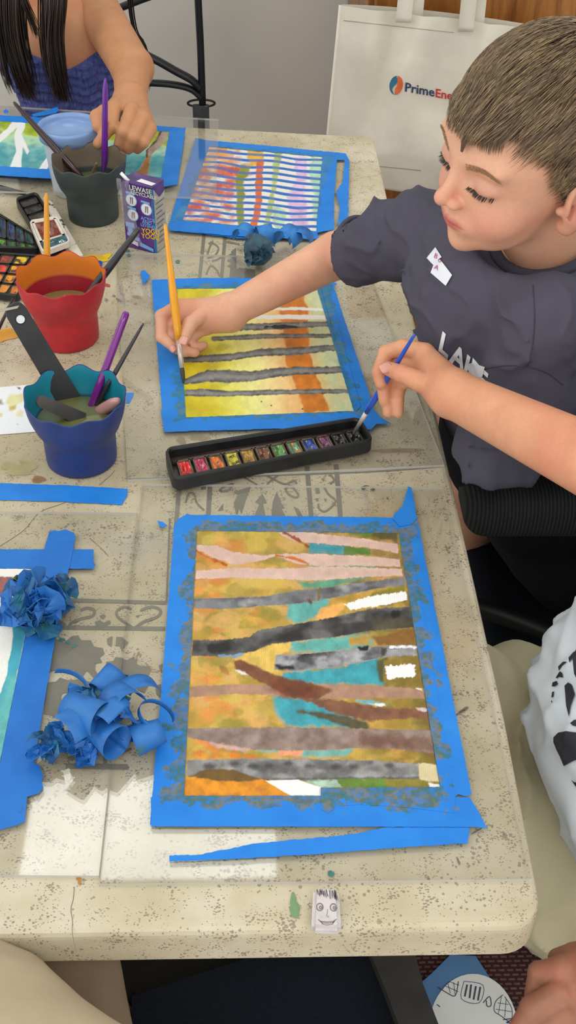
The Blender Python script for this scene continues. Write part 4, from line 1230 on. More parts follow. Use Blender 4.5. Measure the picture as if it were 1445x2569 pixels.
# held over the tin
tipB = at(884, 1092, .7640); butB = at(1041, 838, .905)
brush(tipB, butB, .0034, (32, 84, 190), 'slim blue paint brush held over the paint tin', ferr=(.10, .24), hair=(78, 80, 84))
# in the red cup
def inner(c, zw, px, py): return at(px, py, zw)
brush(at(120, 790, .765), at(116, 484, .895), .0040, (220, 150, 18), 'yellow brush handle standing in the red cup', prof=[(0, 1.1), (.5, 1.0), (.8, .8), (.96, .65), (1, .3)])
brush(at(175, 800, .775), at(350, 572, .872), .0044, (34, 32, 40), 'thick black brush leaning out of the red cup', prof=[(0, .8), (.3, 1.15), (.6, 1.1), (.9, .8), (.98, .7), (1, .4)])
# in the grey cup
brush(at(232, 478, .785), at(34, 256, .885), .0044, (52, 26, 28), 'dark maroon brush with tiny lettering leaning left out of the grey cup', prof=[(0, .9), (.3, 1.15), (.6, 1.0), (.9, .7), (.98, .55), (1, .3)])
brush(at(214, 482, .785), at(243, 408, .835), .0034, (116, 96, 72), 'short brown wooden brush stub inside the grey cup')
brush(at(262, 470, .775), at(264, 196, .925), .0040, (104, 34, 150), 'purple paint brush in the girl\'s fingers, dipped in the grey cup', prof=[(0, 1.0), (.4, 1.1), (.7, 1.0), (.9, .9), (.97, .55), (1, .2)])
# in the blue cup
brush(at(222, 1040, .790), at(318, 782, .875), .0042, (116, 30, 128), 'glossy purple brush leaning out of the blue cup', prof=[(0, 1.0), (.5, 1.0), (.9, .95), (.98, .9), (1, .5)], rough=.12)
brush(at(226, 1045, .788), at(360, 811, .872), .0023, (40, 36, 44), 'thin black brush beside the purple one in the blue cup', prof=[(0, 1.0), (.5, 1.1), (.9, .7), (1, .4)])
brush(at(240, 1038, .789), at(297, 1004, .822), .0056, (196, 142, 136), 'stubby pink brush handle end in the blue cup', prof=[(0, 1.0), (.3, 1.1), (.75, 1.05), (.9, .8), (1, .5)])


def paddle(px0, px1, z0, z1, w0, w1, thk, col, label, hole=None, tip=None):
    t = thing('flat_brush', label, 'brush', 'flat black brushes')
    a = at(*px0, z0); b = at(*px1, z1); ax = b - a; L = np.linalg.norm(ax); ax /= L
    # broad face is turned towards the room's front
    v = CAM - (a + b) / 2; sd = np.cross(ax, v); sd /= np.linalg.norm(sd); nn = np.cross(sd, ax)
    prof = []
    for s in np.linspace(0, 1, 20): prof.append((s * L * .93, (w0 + (w1 - w0) * s) / 2))
    rr = w1 / 2
    for k in range(1, 8):
        q = k / 7 * math.pi / 2; prof.append((L * .93 + (L * .07 + .004) * math.sin(q), rr * (1 - .75 * (1 - math.cos(q)))))
    outl = [(s, -w) for s, w in prof] + [(s, w) for s, w in prof[::-1]]
    bm = bmesh.new()
    vs = [bm.verts.new(tuple(a + ax * s + sd * w_ + nn * thk / 2)) for s, w_ in outl]
    f = bm.faces.new(vs)
    if hole:
        pass
    r_ = bmesh.ops.extrude_face_region(bm, geom=[f]); 
    for g in r_['geom']:
        if isinstance(g, bmesh.types.BMVert): g.co = g.co - Vector(tuple(nn * thk))
    bmesh.ops.bevel(bm, geom=[e for e in bm.edges if e.calc_face_angle(0) > 1.2], offset=thk * .25, segments=3, affect='EDGES')
    link('handle', bm_mesh(bm), t, simple('matte_black_plastic', col, .5, .25, 30, bump=.1), smooth=False)
    if hole:
        hc = a + ax * L * hole[0] + nn * thk * .52; V = [tuple(hc)]; F = []
        for k in range(32):
            q = 2 * math.pi * k / 32; V.append(tuple(hc + (ax * math.cos(q) + sd * math.sin(q)) * hole[1])); F.append([0, 1 + k, 1 + (k + 1) % 32])
        link('hole', mesh_np('h', V, F), t, M_card, smooth=False)
        rp = [hc + (ax * math.cos(q) + sd * math.sin(q)) * hole[1] * 1.15 for q in np.linspace(0, 2 * math.pi, 33)]
        tube('hole_rim', rp, .0006, simple('black_rim', (30, 30, 30), .4), t, 6)
    return t


paddle((178, 1012), (34, 772), .792, .895, .0245, .0215, .0055, (44, 44, 46), 'wide flat black brush handle with a round hole, leaning out of the blue cup', hole=(.89, .0042))
paddle((208, 1052), (102, 1006), .796, .822, .014, .0125, .006, (70, 64, 62), 'short scuffed grey brush handle lying low in the blue cup')
# lying on the table at the left
brush(at(-90, 452, .756), at(64, 486, .756), .0045, (34, 34, 40), 'dark brush lying at the far left beyond the paint sets', prof=[(0, 1), (.5, 1.1), (1, .6)])
brush(at(-40, 900, .757), at(33, 750, .782), .0020, (30, 28, 30), 'thin black brush by the left edge beside the red cup', prof=[(0, 1), (.5, 1.1), (1, .8)])
t = thing('metal_palette_knife', 'pale metal strip crossing the flat black brush handle at the left edge', 'palette knife')
P0 = at(-60, 792, .885); P1 = at(46, 770, .903)
bm = bmesh.new(); ax = P1 - P0; L = np.linalg.norm(ax); ax /= L; n_ = np.array([0, 0, 1.]); sdv = np.cross(ax, n_); sdv /= np.linalg.norm(sdv)
MM = Matrix([(ax[0], sdv[0], n_[0], P0[0]), (ax[1], sdv[1], n_[1], P0[1]), (ax[2], sdv[2], n_[2], P0[2]), (0, 0, 0, 1)])
box(bm, (0, -.0022, -.0006), (L, .0022, .0006), .0003, MM); link('blade', bm_mesh(bm), t, simple('dull_metal', (176, 168, 152), .35, .08, metal=.4))

# ------------------------------------------------------------------ trays of watercolour
M_tin = simple('black_tin', (30, 31, 33), .42, .3, 50, bump=.15, bscale=120)
M_tinin = simple('stained_tin_floor', (74, 50, 44), .38, .45, 40, coat=.3)
def quadmap(c4):
    p = [np.asarray(q) for q in c4]
    def f(u, v, dz=0.0):
        q = (p[0] * (1 - u) + p[1] * u) * (1 - v) + (p[3] * (1 - u) + p[2] * u) * v
        return q + np.array([0, 0, dz])
    return f


def prism(bm, fn, u0, u1, v0, v1, z0, z1, inset=0):
    vs = []
    for z, k in ((z0, 0), (z1, inset)):
        for (u, v) in ((u0 + k, v0 + k), (u1 - k, v0 + k), (u1 - k, v1 - k), (u0 + k, v1 - k)): vs.append(bm.verts.new(tuple(fn(u, v, z))))
    for f in ([0, 3, 2, 1], [4, 5, 6, 7], [0, 1, 5, 4], [1, 2, 6, 5], [2, 3, 7, 6], [3, 0, 4, 7]): bm.faces.new([vs[i] for i in f])


def tray(name, label, corners, zt, h, wall_u, wall_v, cat='paint set', mat=None, floor=None, rad=.25):
    """open tin: corners are rim corners far-left, far-right, near-right, near-left"""
    t = thing(name, label, cat); fn = quadmap([at(a, b, zt) for a, b in corners])
    bm = bmesh.new()
    def ring(du, dv, dz, cr):
        pts = []
        cu, cv_ = cr
        for (cx_, cy_, a0) in ((1 - du - cu, 1 - dv - cv_, 0), (du + cu, 1 - dv - cv_, 90), (du + cu, dv + cv_, 180), (1 - du - cu, dv + cv_, 270)):
            for k in range(5):
                a = math.radians(a0 + k * 22.5); pts.append(bm.verts.new(tuple(fn(cx_ + cu * math.cos(a), cy_ + cv_ * math.sin(a), dz))))
        return pts
    cr = (wall_u * 2.2, wall_v * 2.2); ci = (wall_u * 1.4, wall_v * 1.4)
    R = [ring(wall_u * .3, wall_v * .3, -h, cr), ring(0, 0, -h * .92, cr), ring(0, 0, -h * .1, cr), ring(wall_u * .15, wall_v * .15, 0, cr), ring(wall_u * .8, wall_v * .8, 0, ci), ring(wall_u, wall_v, -h * .12, ci), ring(wall_u * 1.05, wall_v * 1.05, -h * .72, ci)]
    for A_, B_ in zip(R, R[1:]):
        for k in range(20): bm.faces.new((A_[k], A_[(k + 1) % 20], B_[(k + 1) % 20], B_[k]))
    bm.faces.new(R[0][::-1])
    link('tin_body', bm_mesh(bm), t, mat or M_tin, smooth=False)
    bm = bmesh.new(); prism(bm, fn, wall_u, 1 - wall_u, wall_v, 1 - wall_v, -h * .8, -h * .68)
    link('tin_floor', bm_mesh(bm), t, floor or M_tinin, smooth=False)
    return t, fn


def pan(t, fn, u0, u1, v0, v1, z0, z1, col, case=None, wet=True, col2=None, seed=0):
    du, dv = (u1 - u0), (v1 - v0)
    bm = bmesh.new()
    prism(bm, fn, u0, u1, v0, v1, z0, z0 + (z1 - z0) * .5)
    for a in ((u0, u0 + du * .1, v0, v1), (u1 - du * .1, u1, v0, v1), (u0, u1, v0, v0 + dv * .06), (u0, u1, v1 - dv * .06, v1)): prism(bm, fn, *a, z0, z1)
    pc = link('pan', bm_mesh(bm), t, case or M_pan, smooth=False)
    m = NT('wet_pigment'); b = np.array(L4(col)); c2 = np.array(L4(col2)) if col2 else b * [.55, .55, .55, 1]
    f = m.noise(110, 3, .5, m.coord(), .3)
    m.link(m.ramp(f, [(.38, tuple(c2)), (.5, tuple(b)), (.68, tuple(np.clip(b * [1.35, 1.3, 1.3, 1], 0, 1)))]), m.b.inputs['Base Color']); m.b.inputs['Roughness'].default_value = .12 if wet else .55
    m.b.inputs['Coat Weight'].default_value = .6 if wet else .1
    n = 14; V = []; F = []
    rg = random.Random(seed)
    for j in range(n + 1):
        for i in range(n + 1):
            a, c_ = i / n, j / n
            dip = math.exp(-((a - .5) ** 2 / .06 + (c_ - .6) ** 2 / .05)) * .45
            V.append(tuple(fn(u0 + du * (.1 + .8 * a), v0 + dv * (.06 + .88 * c_), z0 + (z1 - z0) * (.86 - dip + .12 * math.sin(9 * a + seed) * math.sin(7 * c_)))))
    for j in range(n):
        for i in range(n): k = j * (n + 1) + i; F.append([k, k + n + 1, k + n + 2, k + 1])
    link('pigment', mesh_np('p', V, F), pc, m.m)


M_pan = simple('paint_pan', (96, 84, 66), .4, .35, 90)
M_pand = simple('dark_pan', (50, 48, 44), .45, .3, 60)
t, fn = tray('watercolour_tin', 'long black tin of wet watercolour pans, red to black, beside the yellow painting', [(411, 1122), (903, 1044), (939, 1103), (433, 1203)], .7715, .0165, .018, .09)
bm = bmesh.new(); prism(bm, fn, .02, .98, .30, .345, -.013, -.0055); link('brush_rest_ridge', bm_mesh(bm), t, simple('ridge', (70, 62, 58), .4, .3, 60))
cols = [((204, 38, 34), None), ((176, 44, 84), None), ((206, 104, 34), (90, 90, 44)), ((186, 176, 34), (60, 58, 34)), ((176, 136, 44), (120, 84, 36)), ((112, 70, 44), None), ((88, 140, 74), None), ((62, 140, 104), (176, 110, 40)), ((34, 66, 150), (70, 76, 70)), ((110, 60, 96), (80, 50, 44)), ((30, 30, 32), None), ((24, 24, 26), None)]
for i, (c1_, c2_) in enumerate(cols):
    u0 = .045 + i * .0775; pan(t, fn, u0, u0 + .064, .36, .90, -.0125, -.0050, c1_, M_pan if i < 10 else M_pand, col2=c2_, seed=i)

tb, fnb = tray('blue_green_palette', 'dark palette of blue and green pans at the left edge', [(-90, 478), (86, 588), (97, 622), (-110, 618)], .763, .010, .02, .05)
k = 0
for r_ in range(2):
    for i in range(8):
        c_ = [(20, 44, 66), (24, 70, 96), (20, 96, 126), (34, 70, 100), (28, 52, 84), (32, 60, 110), (30, 76, 92), (30, 84, 84)][i] if r_ == 0 else [(40, 96, 40), (52, 124, 44), (70, 140, 40), (44, 100, 44), (86, 138, 42), (48, 92, 40), (78, 130, 44), (60, 110, 40)][i]
        pan(tb, fnb, .03 + i * .118, .03 + i * .118 + .105, (.06, .70)[r_], (.66, .95)[r_], -.0085, -.0025, c_, M_pand, wet=False, col2=(40, 44, 44), seed=k); k += 1
tb, fnb = tray('red_orange_palette', 'dark palette of red, orange and yellow pans behind the red cup', [(-120, 624), (128, 640), (44, 742), (-120, 722)], .762, .009, .02, .03)
cc = [[(120, 40, 40), (140, 52, 46), (112, 44, 40), (150, 60, 44), (222, 182, 30), (226, 196, 40)], [(150, 60, 40), (198, 54, 36), (176, 72, 36), (206, 62, 40), (220, 150, 36), (228, 170, 40)], [(196, 92, 40), (200, 92, 40), (120, 104, 70), (206, 120, 36), (216, 140, 36), (212, 132, 44)], [(176, 96, 44), (196, 110, 40), (186, 110, 50), (200, 116, 40), (206, 130, 44), (190, 112, 48)]]
for r_ in range(4):
    for i in range(6): pan(tb, fnb, .03 + i * .157, .03 + i * .157 + .145, .04 + r_ * .235, .04 + r_ * .235 + .21, -.0075, -.0015, cc[r_][i], M_pand, wet=False, col2=(96, 52, 36), seed=k); k += 1
tb, fnb = tray('grey_pan_palette', 'narrow worn palette of dark grey pans beyond the red-brown paint block', [(36, 496), (92, 479), (190, 638), (134, 660)], .765, .011, .08, .03)
for i in range(8): pan(tb, fnb, .14, .86, .05 + i * .115, .05 + i * .115 + .095, -.0085, -.003, [(62, 58, 52), (50, 48, 46), (70, 62, 52), (84, 78, 66), (60, 50, 40), (50, 44, 40), (44, 56, 44), (52, 64, 52)][i], M_pand, wet=False, seed=i)
M_wht = simple('dirty_white_plastic', (214, 206, 194), .4, .1, 60)
tb, fnb = tray('paint_block', 'square white pan of red-brown paint with a teal label, behind the red cup', [(72, 552), (143, 540), (178, 605), (106, 632)], .784, .008, .06, .05, cat='paint pan', mat=M_wht, floor=M_wht)
pan(tb, fnb, .07, .93, .05, .70, -.006, -.0012, (128, 56, 42), M_wht, wet=True, col2=(96, 50, 42), seed=5)
bm = bmesh.new(); prism(bm, fnb, .07, .93, .72, .95, -.006, -.0012); lb = link('label_band', bm_mesh(bm), tb, simple('teal_label', (44, 92, 104), .4, .3, 80), smooth=False)


def text_on(name, body, O, ex, ey, size, mat, parent, lift=.0003, bold=True, shear=0.0, group=None):
    """flat lettering on a plane: O origin, ex/ey unit axes"""
    me = text_mesh(body, size, 0, bold, shear)
    O, ex, ey = map(np.asarray, (O, ex, ey)); n = np.cross(ex, ey)
    for v in me.vertices:
        p = O + ex * v.co.x + ey * v.co.y + n * lift; v.co = tuple(p)
    me.update(); return link(name, me, parent, mat, smooth=False)


M_ink = simple('white_ink', (238, 238, 236), .5, .02)
a0 = fnb(.93, .80, -.0010); a1 = fnb(.60, .78, -.0010); ex = fnb(.9, .8, 0) - fnb(.3, .86, 0); ex /= np.linalg.norm(ex); ey = np.cross([0, 0, 1.], ex)
text_on('lettering', '42', fnb(.66, .93, -.001), ex, ey, .0085, M_ink, lb); text_on('lettering', 'Assorted', fnb(.14, .86, -.001), ex, ey, .0045, simple('gold_ink', (190, 170, 80), .5), lb)
t = thing('paint_tube_box', 'long dirty white carton with paint smears beside the grey pan palette', 'box')
fnx = quadmap([at(a, b, .772) for a, b in [(108, 494), (130, 506), (208, 640), (184, 652)]])
bm = bmesh.new(); prism(bm, fnx, 0, 1, 0, 1, -.0205, 0); 
nt = NT('smeared_card'); f = nt.noise(70, 3, .6); nt.link(nt.ramp(f, [(.36, L4((44, 56, 52))), (.42, L4((206, 198, 184))), (.6, L4((216, 208, 196))), (.72, L4((190, 172, 140)))]), nt.b.inputs['Base Color']); nt.b.inputs['Roughness'].default_value = .6
link('carton', bm_mesh(bm), t, nt.m, smooth=False)
o = px_poly_mesh('blue_paint_blob', blob_outline(243, 663, 15, 9, 5), .7535, .003, simple('blue_gloss_paint', (24, 84, 176), .2, .2, 100, coat=.5)); tag(o, 'small glossy blue blob right behind the red cup', 'paint blob')

# ------------------------------------------------------------------ juice carton
jc = thing('juice_carton', 'small purple and grey drink carton with straw wrapper', 'juice box')
zb_ = .7505
bl_, br_, rr_ = at(316.5, 618, zb_), at(391.5, 637, zb_), at(417, 623, zb_)
e1 = br_ - bl_; W1 = np.linalg.norm(e1); e1 /= W1; e2 = np.cross([0, 0, 1.], e1); D1 = max(.030, abs((rr_ - br_) @ e2))
hj = .09
for hh in np.linspace(.06, .14, 200):
    if pix(br_ + np.array([0, 0, hh]))[1] < 472: hj = hh; break
def J(s, t_, d=0.0, dep=0.0): return bl_ + e1 * (s * W1) + np.array([0, 0, t_ * hj]) - e2 * d + e2 * dep
def panel(name, pts, mat, par=jc):
    me = mesh_np(name, [tuple(p) for p in pts], [list(range(len(pts)))]); return link(name, me, par, mat, smooth=False)
M_pur = NT('purple_print'); f = M_pur.noise(26, 3, .5, None, .4)
M_pur.link(M_pur.ramp(f, [(.3, L4((40, 26, 70))), (.5, L4((76, 38, 120))), (.7, L4((112, 66, 150)))]), M_pur.b.inputs['Base Color']); M_pur.b.inputs['Roughness'].default_value = .25
M_gry = simple('carton_grey_panel', (178, 172, 160), .35, .12, 120)
bm = bmesh.new()
MM = Matrix([(e1[0], e2[0], 0, bl_[0]), (e1[1], e2[1], 0, bl_[1]), (0, 0, 1, zb_), (0, 0, 0, 1)])
box(bm, (0, 0, 0), (W1, D1, hj), .0008, MM)
link('carton', bm_mesh(bm), jc, M_pur.m, smooth=False)
R_ = lambda d_, z_: br_ + e2 * (d_ * D1) + np.array([0, 0, z_ * hj]) + e1 * .0003
panel('side_panel', [R_(.10, .01), R_(.98, .01), R_(.98, .84), R_(.62, .80), R_(.5, .80), R_(.12, .95), R_(.06, .97)], M_gry)
M_cy = simple('cyan_edge', (30, 120, 180), .3, .05)
panel('edge_stripe', [J(.96, .01, .0002), J(1.0, .01, .0002), J(1.0, .97, .0002), J(.97, .97, .0002)], M_cy); panel('edge_stripe', [R_(0, .01), R_(.10, .01), R_(.08, .97), R_(0, .97)], M_cy)
M_txt = simple('grey_small_print', (112, 108, 104), .5, .1)
for i in range(9):
    zz = .74 - i * .075
    panel('small_print', [R_(.2, zz - .018), R_(.9 - .1 * (i % 3), zz - .018), R_(.9 - .1 * (i % 3), zz), R_(.2, zz)][::1], M_txt).location = tuple(e1 * .0003)
M_lb = simple('light_blue_print', (120, 170, 226), .4, .05); M_wp = simple('white_print', (232, 232, 236), .4, .04); M_gd = simple('drawing_grey', (120, 116, 120), .5); M_yl = simple('yellow_print', (232, 190, 34), .4)
zed = np.array([0, 0, 1.])
for (cs, ct, rx) in ((.30, .745, .165), (.78, .66, .165), (.32, .525, .165)):
    asp = W1 / hj
    for rr2, mt, lf in ((1.12, M_lb, .0004), (.98, M_wp, .0006)):
        panel('pictogram', [J(cs + rx * rr2 * math.cos(q), ct + rx * rr2 * asp * math.sin(q), lf) for q in np.linspace(0, 2 * math.pi, 25)[:-1]], mt)
    for k in range(2):
        panel('pictogram', [J(cs - .05 + k * .07, ct - .05, .0008), J(cs - .02 + k * .07, ct - .055, .0008), J(cs + .02 + k * .05, ct + .05, .0008), J(cs - .03 + k * .06, ct + .045, .0008)], M_gd)
    panel('caption_bar', [J(cs - .16, ct + .095, .0008), J(cs + .12, ct + .085, .0008), J(cs + .12, ct + .115, .0008), J(cs - .16, ct + .125, .0008)], M_lb)
for s0, s1, t0, t1 in ((.06, .34, .33, .40), (.12, .28, .24, .33), (.08, .3, .19, .24), (.3, .48, .14, .19)): panel('caption_bar', [J(s0, t0, .0005), J(s1, t0 - .01, .0005), J(s1, t1, .0005), J(s0, t1, .0005)], M_lb)
panel('caption_bar', [J(.5, .06, .0005), J(.93, .02, .0005), J(.93, .07, .0005), J(.5, .13, .0005)], M_lb); panel('white_box', [J(.2, .08, .0005), J(.42, .05, .0005), J(.42, .11, .0005), J(.2, .14, .0005)], M_wp)
M_gw = simple('pale_green_print', (206, 222, 196), .4)
text_on('lettering', 'LEWASE', J(.26, .905, .0006), e1, zed, .0092, M_gw, jc); text_on('lettering', 'RECYCLABLE', J(.30, .845, .0006), e1, zed, .0066, M_gw, jc)
text_on('lettering', 'YOGU', J(.58, .285, .0006), e1 * .97 + zed * .12, zed, .0098, M_yl, jc); text_on('lettering', 'YOGU', J(.56, .205, .0006), e1 * .97 + zed * .12, zed, .0098, M_yl, jc)
text_on('lettering', 'ACTOS', J(.58, .49, .0006), e1, zed, .0065, M_lb, jc); text_on('lettering', 'AND', J(.62, .44, .0006), e1, zed, .0065, M_lb, jc); text_on('lettering', 'LEYENDA', J(.56, .39, .0006), e1, zed, .0060, M_lb, jc)
tp = lambda s, d_: bl_ + e1 * (s * W1) + e2 * (d_ * D1) + np.array([0, 0, hj + .0003])
panel('foil_patch', [tp(.40, .25), tp(.93, .15), tp(.97, .42), tp(.45, .55)], M_wp)
tube('straw', [J(.20, .97, -.006), J(.20, .97, -.006) + np.array([-.011, .006, .010])], .0023, simple('white_straw', (238, 238, 238), .3, .02), jc, 12)
# crinkled wrapper down the left of the front
nt = NT('clear_wrapper'); nt.b.inputs['Base Color'].default_value = L4((200, 196, 214)); nt.b.inputs['Roughness'].default_value = .08; nt.b.inputs['Alpha'].default_value = .28; nt.b.inputs['Specular IOR Level'].default_value = .9
nt.bump(nt.noise(220, 3, .6), .7, .002)
V = []; F = []; nx_, ny_ = 12, 30
for j in range(ny_ + 1):
    for i in range(nx_ + 1):
        a, b = i / nx_, j / ny_; s = -.10 + .38 * a + .30 * (1 - b) * (b < 1); 
        wob = vnoise(np.array([a * 7.]), np.array([b * 13.]), None, 3)[0]
        V.append(tuple(J(s, .08 + .96 * b, .0015 + .006 * wob * (.4 + b))))
for j in range(ny_):
    for i in range(nx_): k = j * (nx_ + 1) + i; F.append([k, k + 1, k + nx_ + 2, k + nx_ + 1])
link('straw_wrapper', mesh_np('w', V, F), jc, nt.m)

# ------------------------------------------------------------------ eraser with a pencilled face
er = thing('eraser', 'small white eraser with a pencil-drawn smiling face, on the near table edge', 'eraser')
ez = .7505; eh = .010
E4 = [at(a, b, ez + eh) for a, b in [(786, 2224), (850, 2226), (857, 2330), (781, 2328)]]; fe = quadmap(E4)
bm = bmesh.new(); prism(bm, fe, 0, 1, 0, 1, -eh, 0); bmesh.ops.bevel(bm, geom=list(bm.edges), offset=.0028, segments=4, affect='EDGES')
link('rubber_block', bm_mesh(bm), er, simple('eraser_white', (206, 198, 198), .6, .06, 120), smooth=False)
M_pen = simple('pencil_graphite', (128, 118, 124), .6, .2, 300)
def erl(pts, w):
    P_2 = [fe(a, b, .0002) for a, b in pts]
    V = []; F = []
    for i, p in enumerate(P_2):
        tt = P_2[min(i + 1, len(P_2) - 1)] - P_2[max(i - 1, 0)]; tt /= np.linalg.norm(tt); nn_ = np.array([-tt[1], tt[0], 0]) * w / 2
        V += [p + nn_, p - nn_]
    F = [[2 * i, 2 * i + 1, 2 * i + 3, 2 * i + 2] for i in range(len(P_2) - 1)]; return V, F
allV = []; allF = []
def addl(pts, w=.0004):
    V, F = erl(pts, w); o = len(allV); allV.extend(V); allF.extend([[i + o for i in f] for f in F])
for cx_ in (.27, .76):
    for q in (.125, .105): addl([(cx_ + q * math.cos(a), .50 + q * .95 * math.sin(a) * .8) for a in np.linspace(0, 6.3, 20)])
    addl([(cx_ + .03 + .04 * math.cos(a), .51 + .035 * math.sin(a)) for a in np.linspace(0, 6.3, 10)], .0009)
addl([(.55, .55), (.53, .66), (.50, .70), (.56, .74), (.60, .70)]); addl([(.22, .80), (.30, .84), (.5, .855), (.72, .84), (.85, .78)], .0007)
addl([(.30, .84), (.38, .91), (.52, .925), (.70, .90), (.78, .82)], .0006); addl([(.32, .87), (.52, .885), (.76, .86)], .0004)
rg = random.Random(4)
for i in range(46):
    x = rg.uniform(.12, .9); addl([(x, .06 + rg.uniform(0, .05)), (x + rg.uniform(-.02, .10), .14 + .16 * x + rg.uniform(0, .07))], .00028)
o = link('pencil_drawing', mesh_np('d', allV, allF), er, M_pen, smooth=False)

# ------------------------------------------------------------------ crumpled tape
def tmat(name, stops, sc=60):
    m = NT(name); f = m.noise(sc, 3, .55)
    m.link(m.ramp(f, stops), m.b.inputs['Base Color']); m.b.inputs['Roughness'].default_value = .5; m.bump(m.noise(160, 3), .25, .0008); return m.m
M_cr1 = tmat('tape_curl_blue', [(.3, L4((24, 80, 150))), (.5, L4((36, 112, 190))), (.66, L4((40, 110, 180))), (.78, L4((70, 110, 70)))], 30)
M_cr2 = tmat('tape_ball_stained', [(.3, L4((20, 60, 90))), (.45, L4((30, 92, 150))), (.58, L4((36, 110, 130))), (.68, L4((110, 130, 60))), (.8, L4((150, 170, 190)))], 45)
M_cr3 = tmat('tape_ball_slate', [(.3, L4((28, 56, 76))), (.6, L4((44, 84, 104))), (.8, L4((30, 70, 110)))], 40)


def curl(par, px, py, z, r, yaw, pitch, a0, a1, w_, mat=None, taper=0.0, spiral=0.0, n=26, phase=0):
    C = at(px, py, z); cy_, sy = math.cos(yaw), math.sin(yaw)
    ax = np.array([cy_ * math.cos(pitch), sy * math.cos(pitch), math.sin(pitch)])
    n1, b1, _ = frame_of(np.zeros(3), ax)
    pts = []; sd = []
    V = []; F = []
    for i in range(n + 1):
        q = math.radians(a0 + (a1 - a0) * i / n); rr = r * (1 + spiral * i / n)
        for k in (-.5, -.17, .17, .5):
            rk = rr * (1 + taper * k)
            V.append(C + ax * (k * w_) + ax * spiral * w_ * .3 * i / n + (n1 * math.cos(q) + b1 * math.sin(q)) * rk)
    for i in range(n):
        for k in range(3): a = i * 4 + k; F.append([a, a + 1, a + 5, a + 4])
    V = np.array(V); V[:, 2] = np.maximum(V[:, 2], ZS + .0006)
    o = link('tape_curl', mesh_np('t', V, F), par, mat or M_cr1); bake_solid(o, .0003); return o


def crumple(par, px, py, z, R, seed, mat, n=34, w_=.022, name='tape_fold', sq=.8):
    rg = np.random.default_rng(seed); C = at(px, py, z)
    K = rg.normal(size=(7, 3)); K /= np.linalg.norm(K, axis=1)[:, None]; K *= R * rg.uniform(.45, 1.0, (7, 1)); K[:, 2] *= sq
    P = smooth_path([C + k for k in K], 7)
    S0 = rg.normal(size=3); V = []; F = []; tw = rg.uniform(-1, 1, 8)
    nP = len(P); s = S0
    for i, p in enumerate(P):
        t_ = P[min(i + 1, nP - 1)] - P[max(i - 1, 0)]; t_ /= np.linalg.norm(t_) + 1e-9
        s = s - (s @ t_) * t_; s /= np.linalg.norm(s) + 1e-9
        a = tw[i * 7 // nP] * .35; s = s * math.cos(a) + np.cross(t_, s) * math.sin(a)
        inw = (C - p) * .12
        for k in (-.5, -.25, 0, .25, .5): V.append(p + s * k * w_ + inw * (abs(k) * 3) + rg.normal(size=3) * .0006)
    for i in range(nP - 1):
        for k in range(4): a = i * 5 + k; F.append([a, a + 1, a + 6, a + 5])
    V = np.array(V); V[:, 2] = np.maximum(V[:, 2], ZS + .0012)
    o = link(name, mesh_np('t', V, F), par, mat, smooth=False); bake_solid(o, .0003); return o


pile = thing('crumpled_tape', 'loose pile of curled blue tape, just left of the woodland painting', 'tape')
curl(pile, 262, 1842, .772, .0115, -.75, .12, -60, 300, .030, taper=.5)
curl(pile, 214, 1790, .785, .0135, -.55, .10, -40, 200, .034, taper=.2)
curl(pile, 282, 1800, .786, .0125, .95, -.05, -90, 130, .026)
curl(pile, 272, 1712, .775, .0110, .9, .25, -80, 200, .022)
curl(pile, 308, 1768, .782, .0150, -.9, .3, 0, 190, .024)
curl(pile, 372, 1846, .769, .0110, .35, .15, -60, 290, .024, taper=-.25)
curl(pile, 172, 1838, .778, .0190, -2.2, .3, 20, 110, .026)
curl(pile, 392, 1795, .774, .0150, .2, 1.1, -100, 170, .0045)
curl(pile, 345, 1760, .772, .0200, -1.1, .2, 20, 140, .018)
curl(pile, 172, 1730, .768, .0140, .25, 1.2, 60, 220, .005, spiral=.5)
for i, (x, y, z, R) in enumerate(((120, 1862, .766, .015), (108, 1880, .762, .010), (285, 1730, .772, .017), (300, 1722, .770, .015), (220, 1872, .762, .012), (330, 1815, .768, .012), (250, 1745, .768, .016), (205, 1755, .765, .014), (210, 1890, .760, .008), (255, 1780, .768, .018), (150, 1850, .764, .012))):
    crumple(pile, x, y, z, R, 100 + i, M_cr1 if i % 3 else M_cr2, w_=.018)
ball = thing('tape_ball', 'crumpled blue-green tape ball sitting on the left turquoise painting', 'tape')
for i, (x, y, z, R) in enumerate(((88, 1512, .778, .022), (70, 1505, .782, .018), (110, 1500, .780, .018), (90, 1545, .770, .016), (36, 1530, .776, .017), (120, 1520, .770, .016), (95, 1490, .784, .014), (60, 1480, .775, .014), (95, 1520, .785, .012), (150, 1495, .768, .009))):
    crumple(ball, x, y, z, R * 1.05, 220 + i, M_cr2 if i % 2 else M_cr1, w_=.034, n=20)
sl = thing('tape_ball', 'dark slate blue tape ball in front of the rainbow striped painting', 'tape')
def fb(P):
    c_ = at(648, 628, .776); d_ = S_ell(P, c_, (.0185, .0175, .020))
    q = (P - c_) * 120; return d_ + .0035 * (vnoise(q[:, 0], q[:, 1], q[:, 2], 5) - .5) + .0015 * (vnoise(q[:, 0] * 2.5, q[:, 1] * 2.5, q[:, 2] * 2.5, 6) - .5)
c_ = at(648, 628, .776); V, F = surface(fb, c_ - .03, c_ + .03, .0016)
link('tape_lump', mesh_np('b', V, F), sl, M_cr3)
for i, (x, y, z, R) in enumerate(((640, 640, .776, .019), (660, 625, .780, .018), (630, 615, .774, .016))): crumple(sl, x, y, z, R, 300 + i, M_cr3, w_=.018)
M_cr4 = tmat('tape_curl_bright', [(.3, L4((24, 92, 160))), (.55, L4((44, 132, 214))), (.8, L4((70, 150, 150)))], 40)
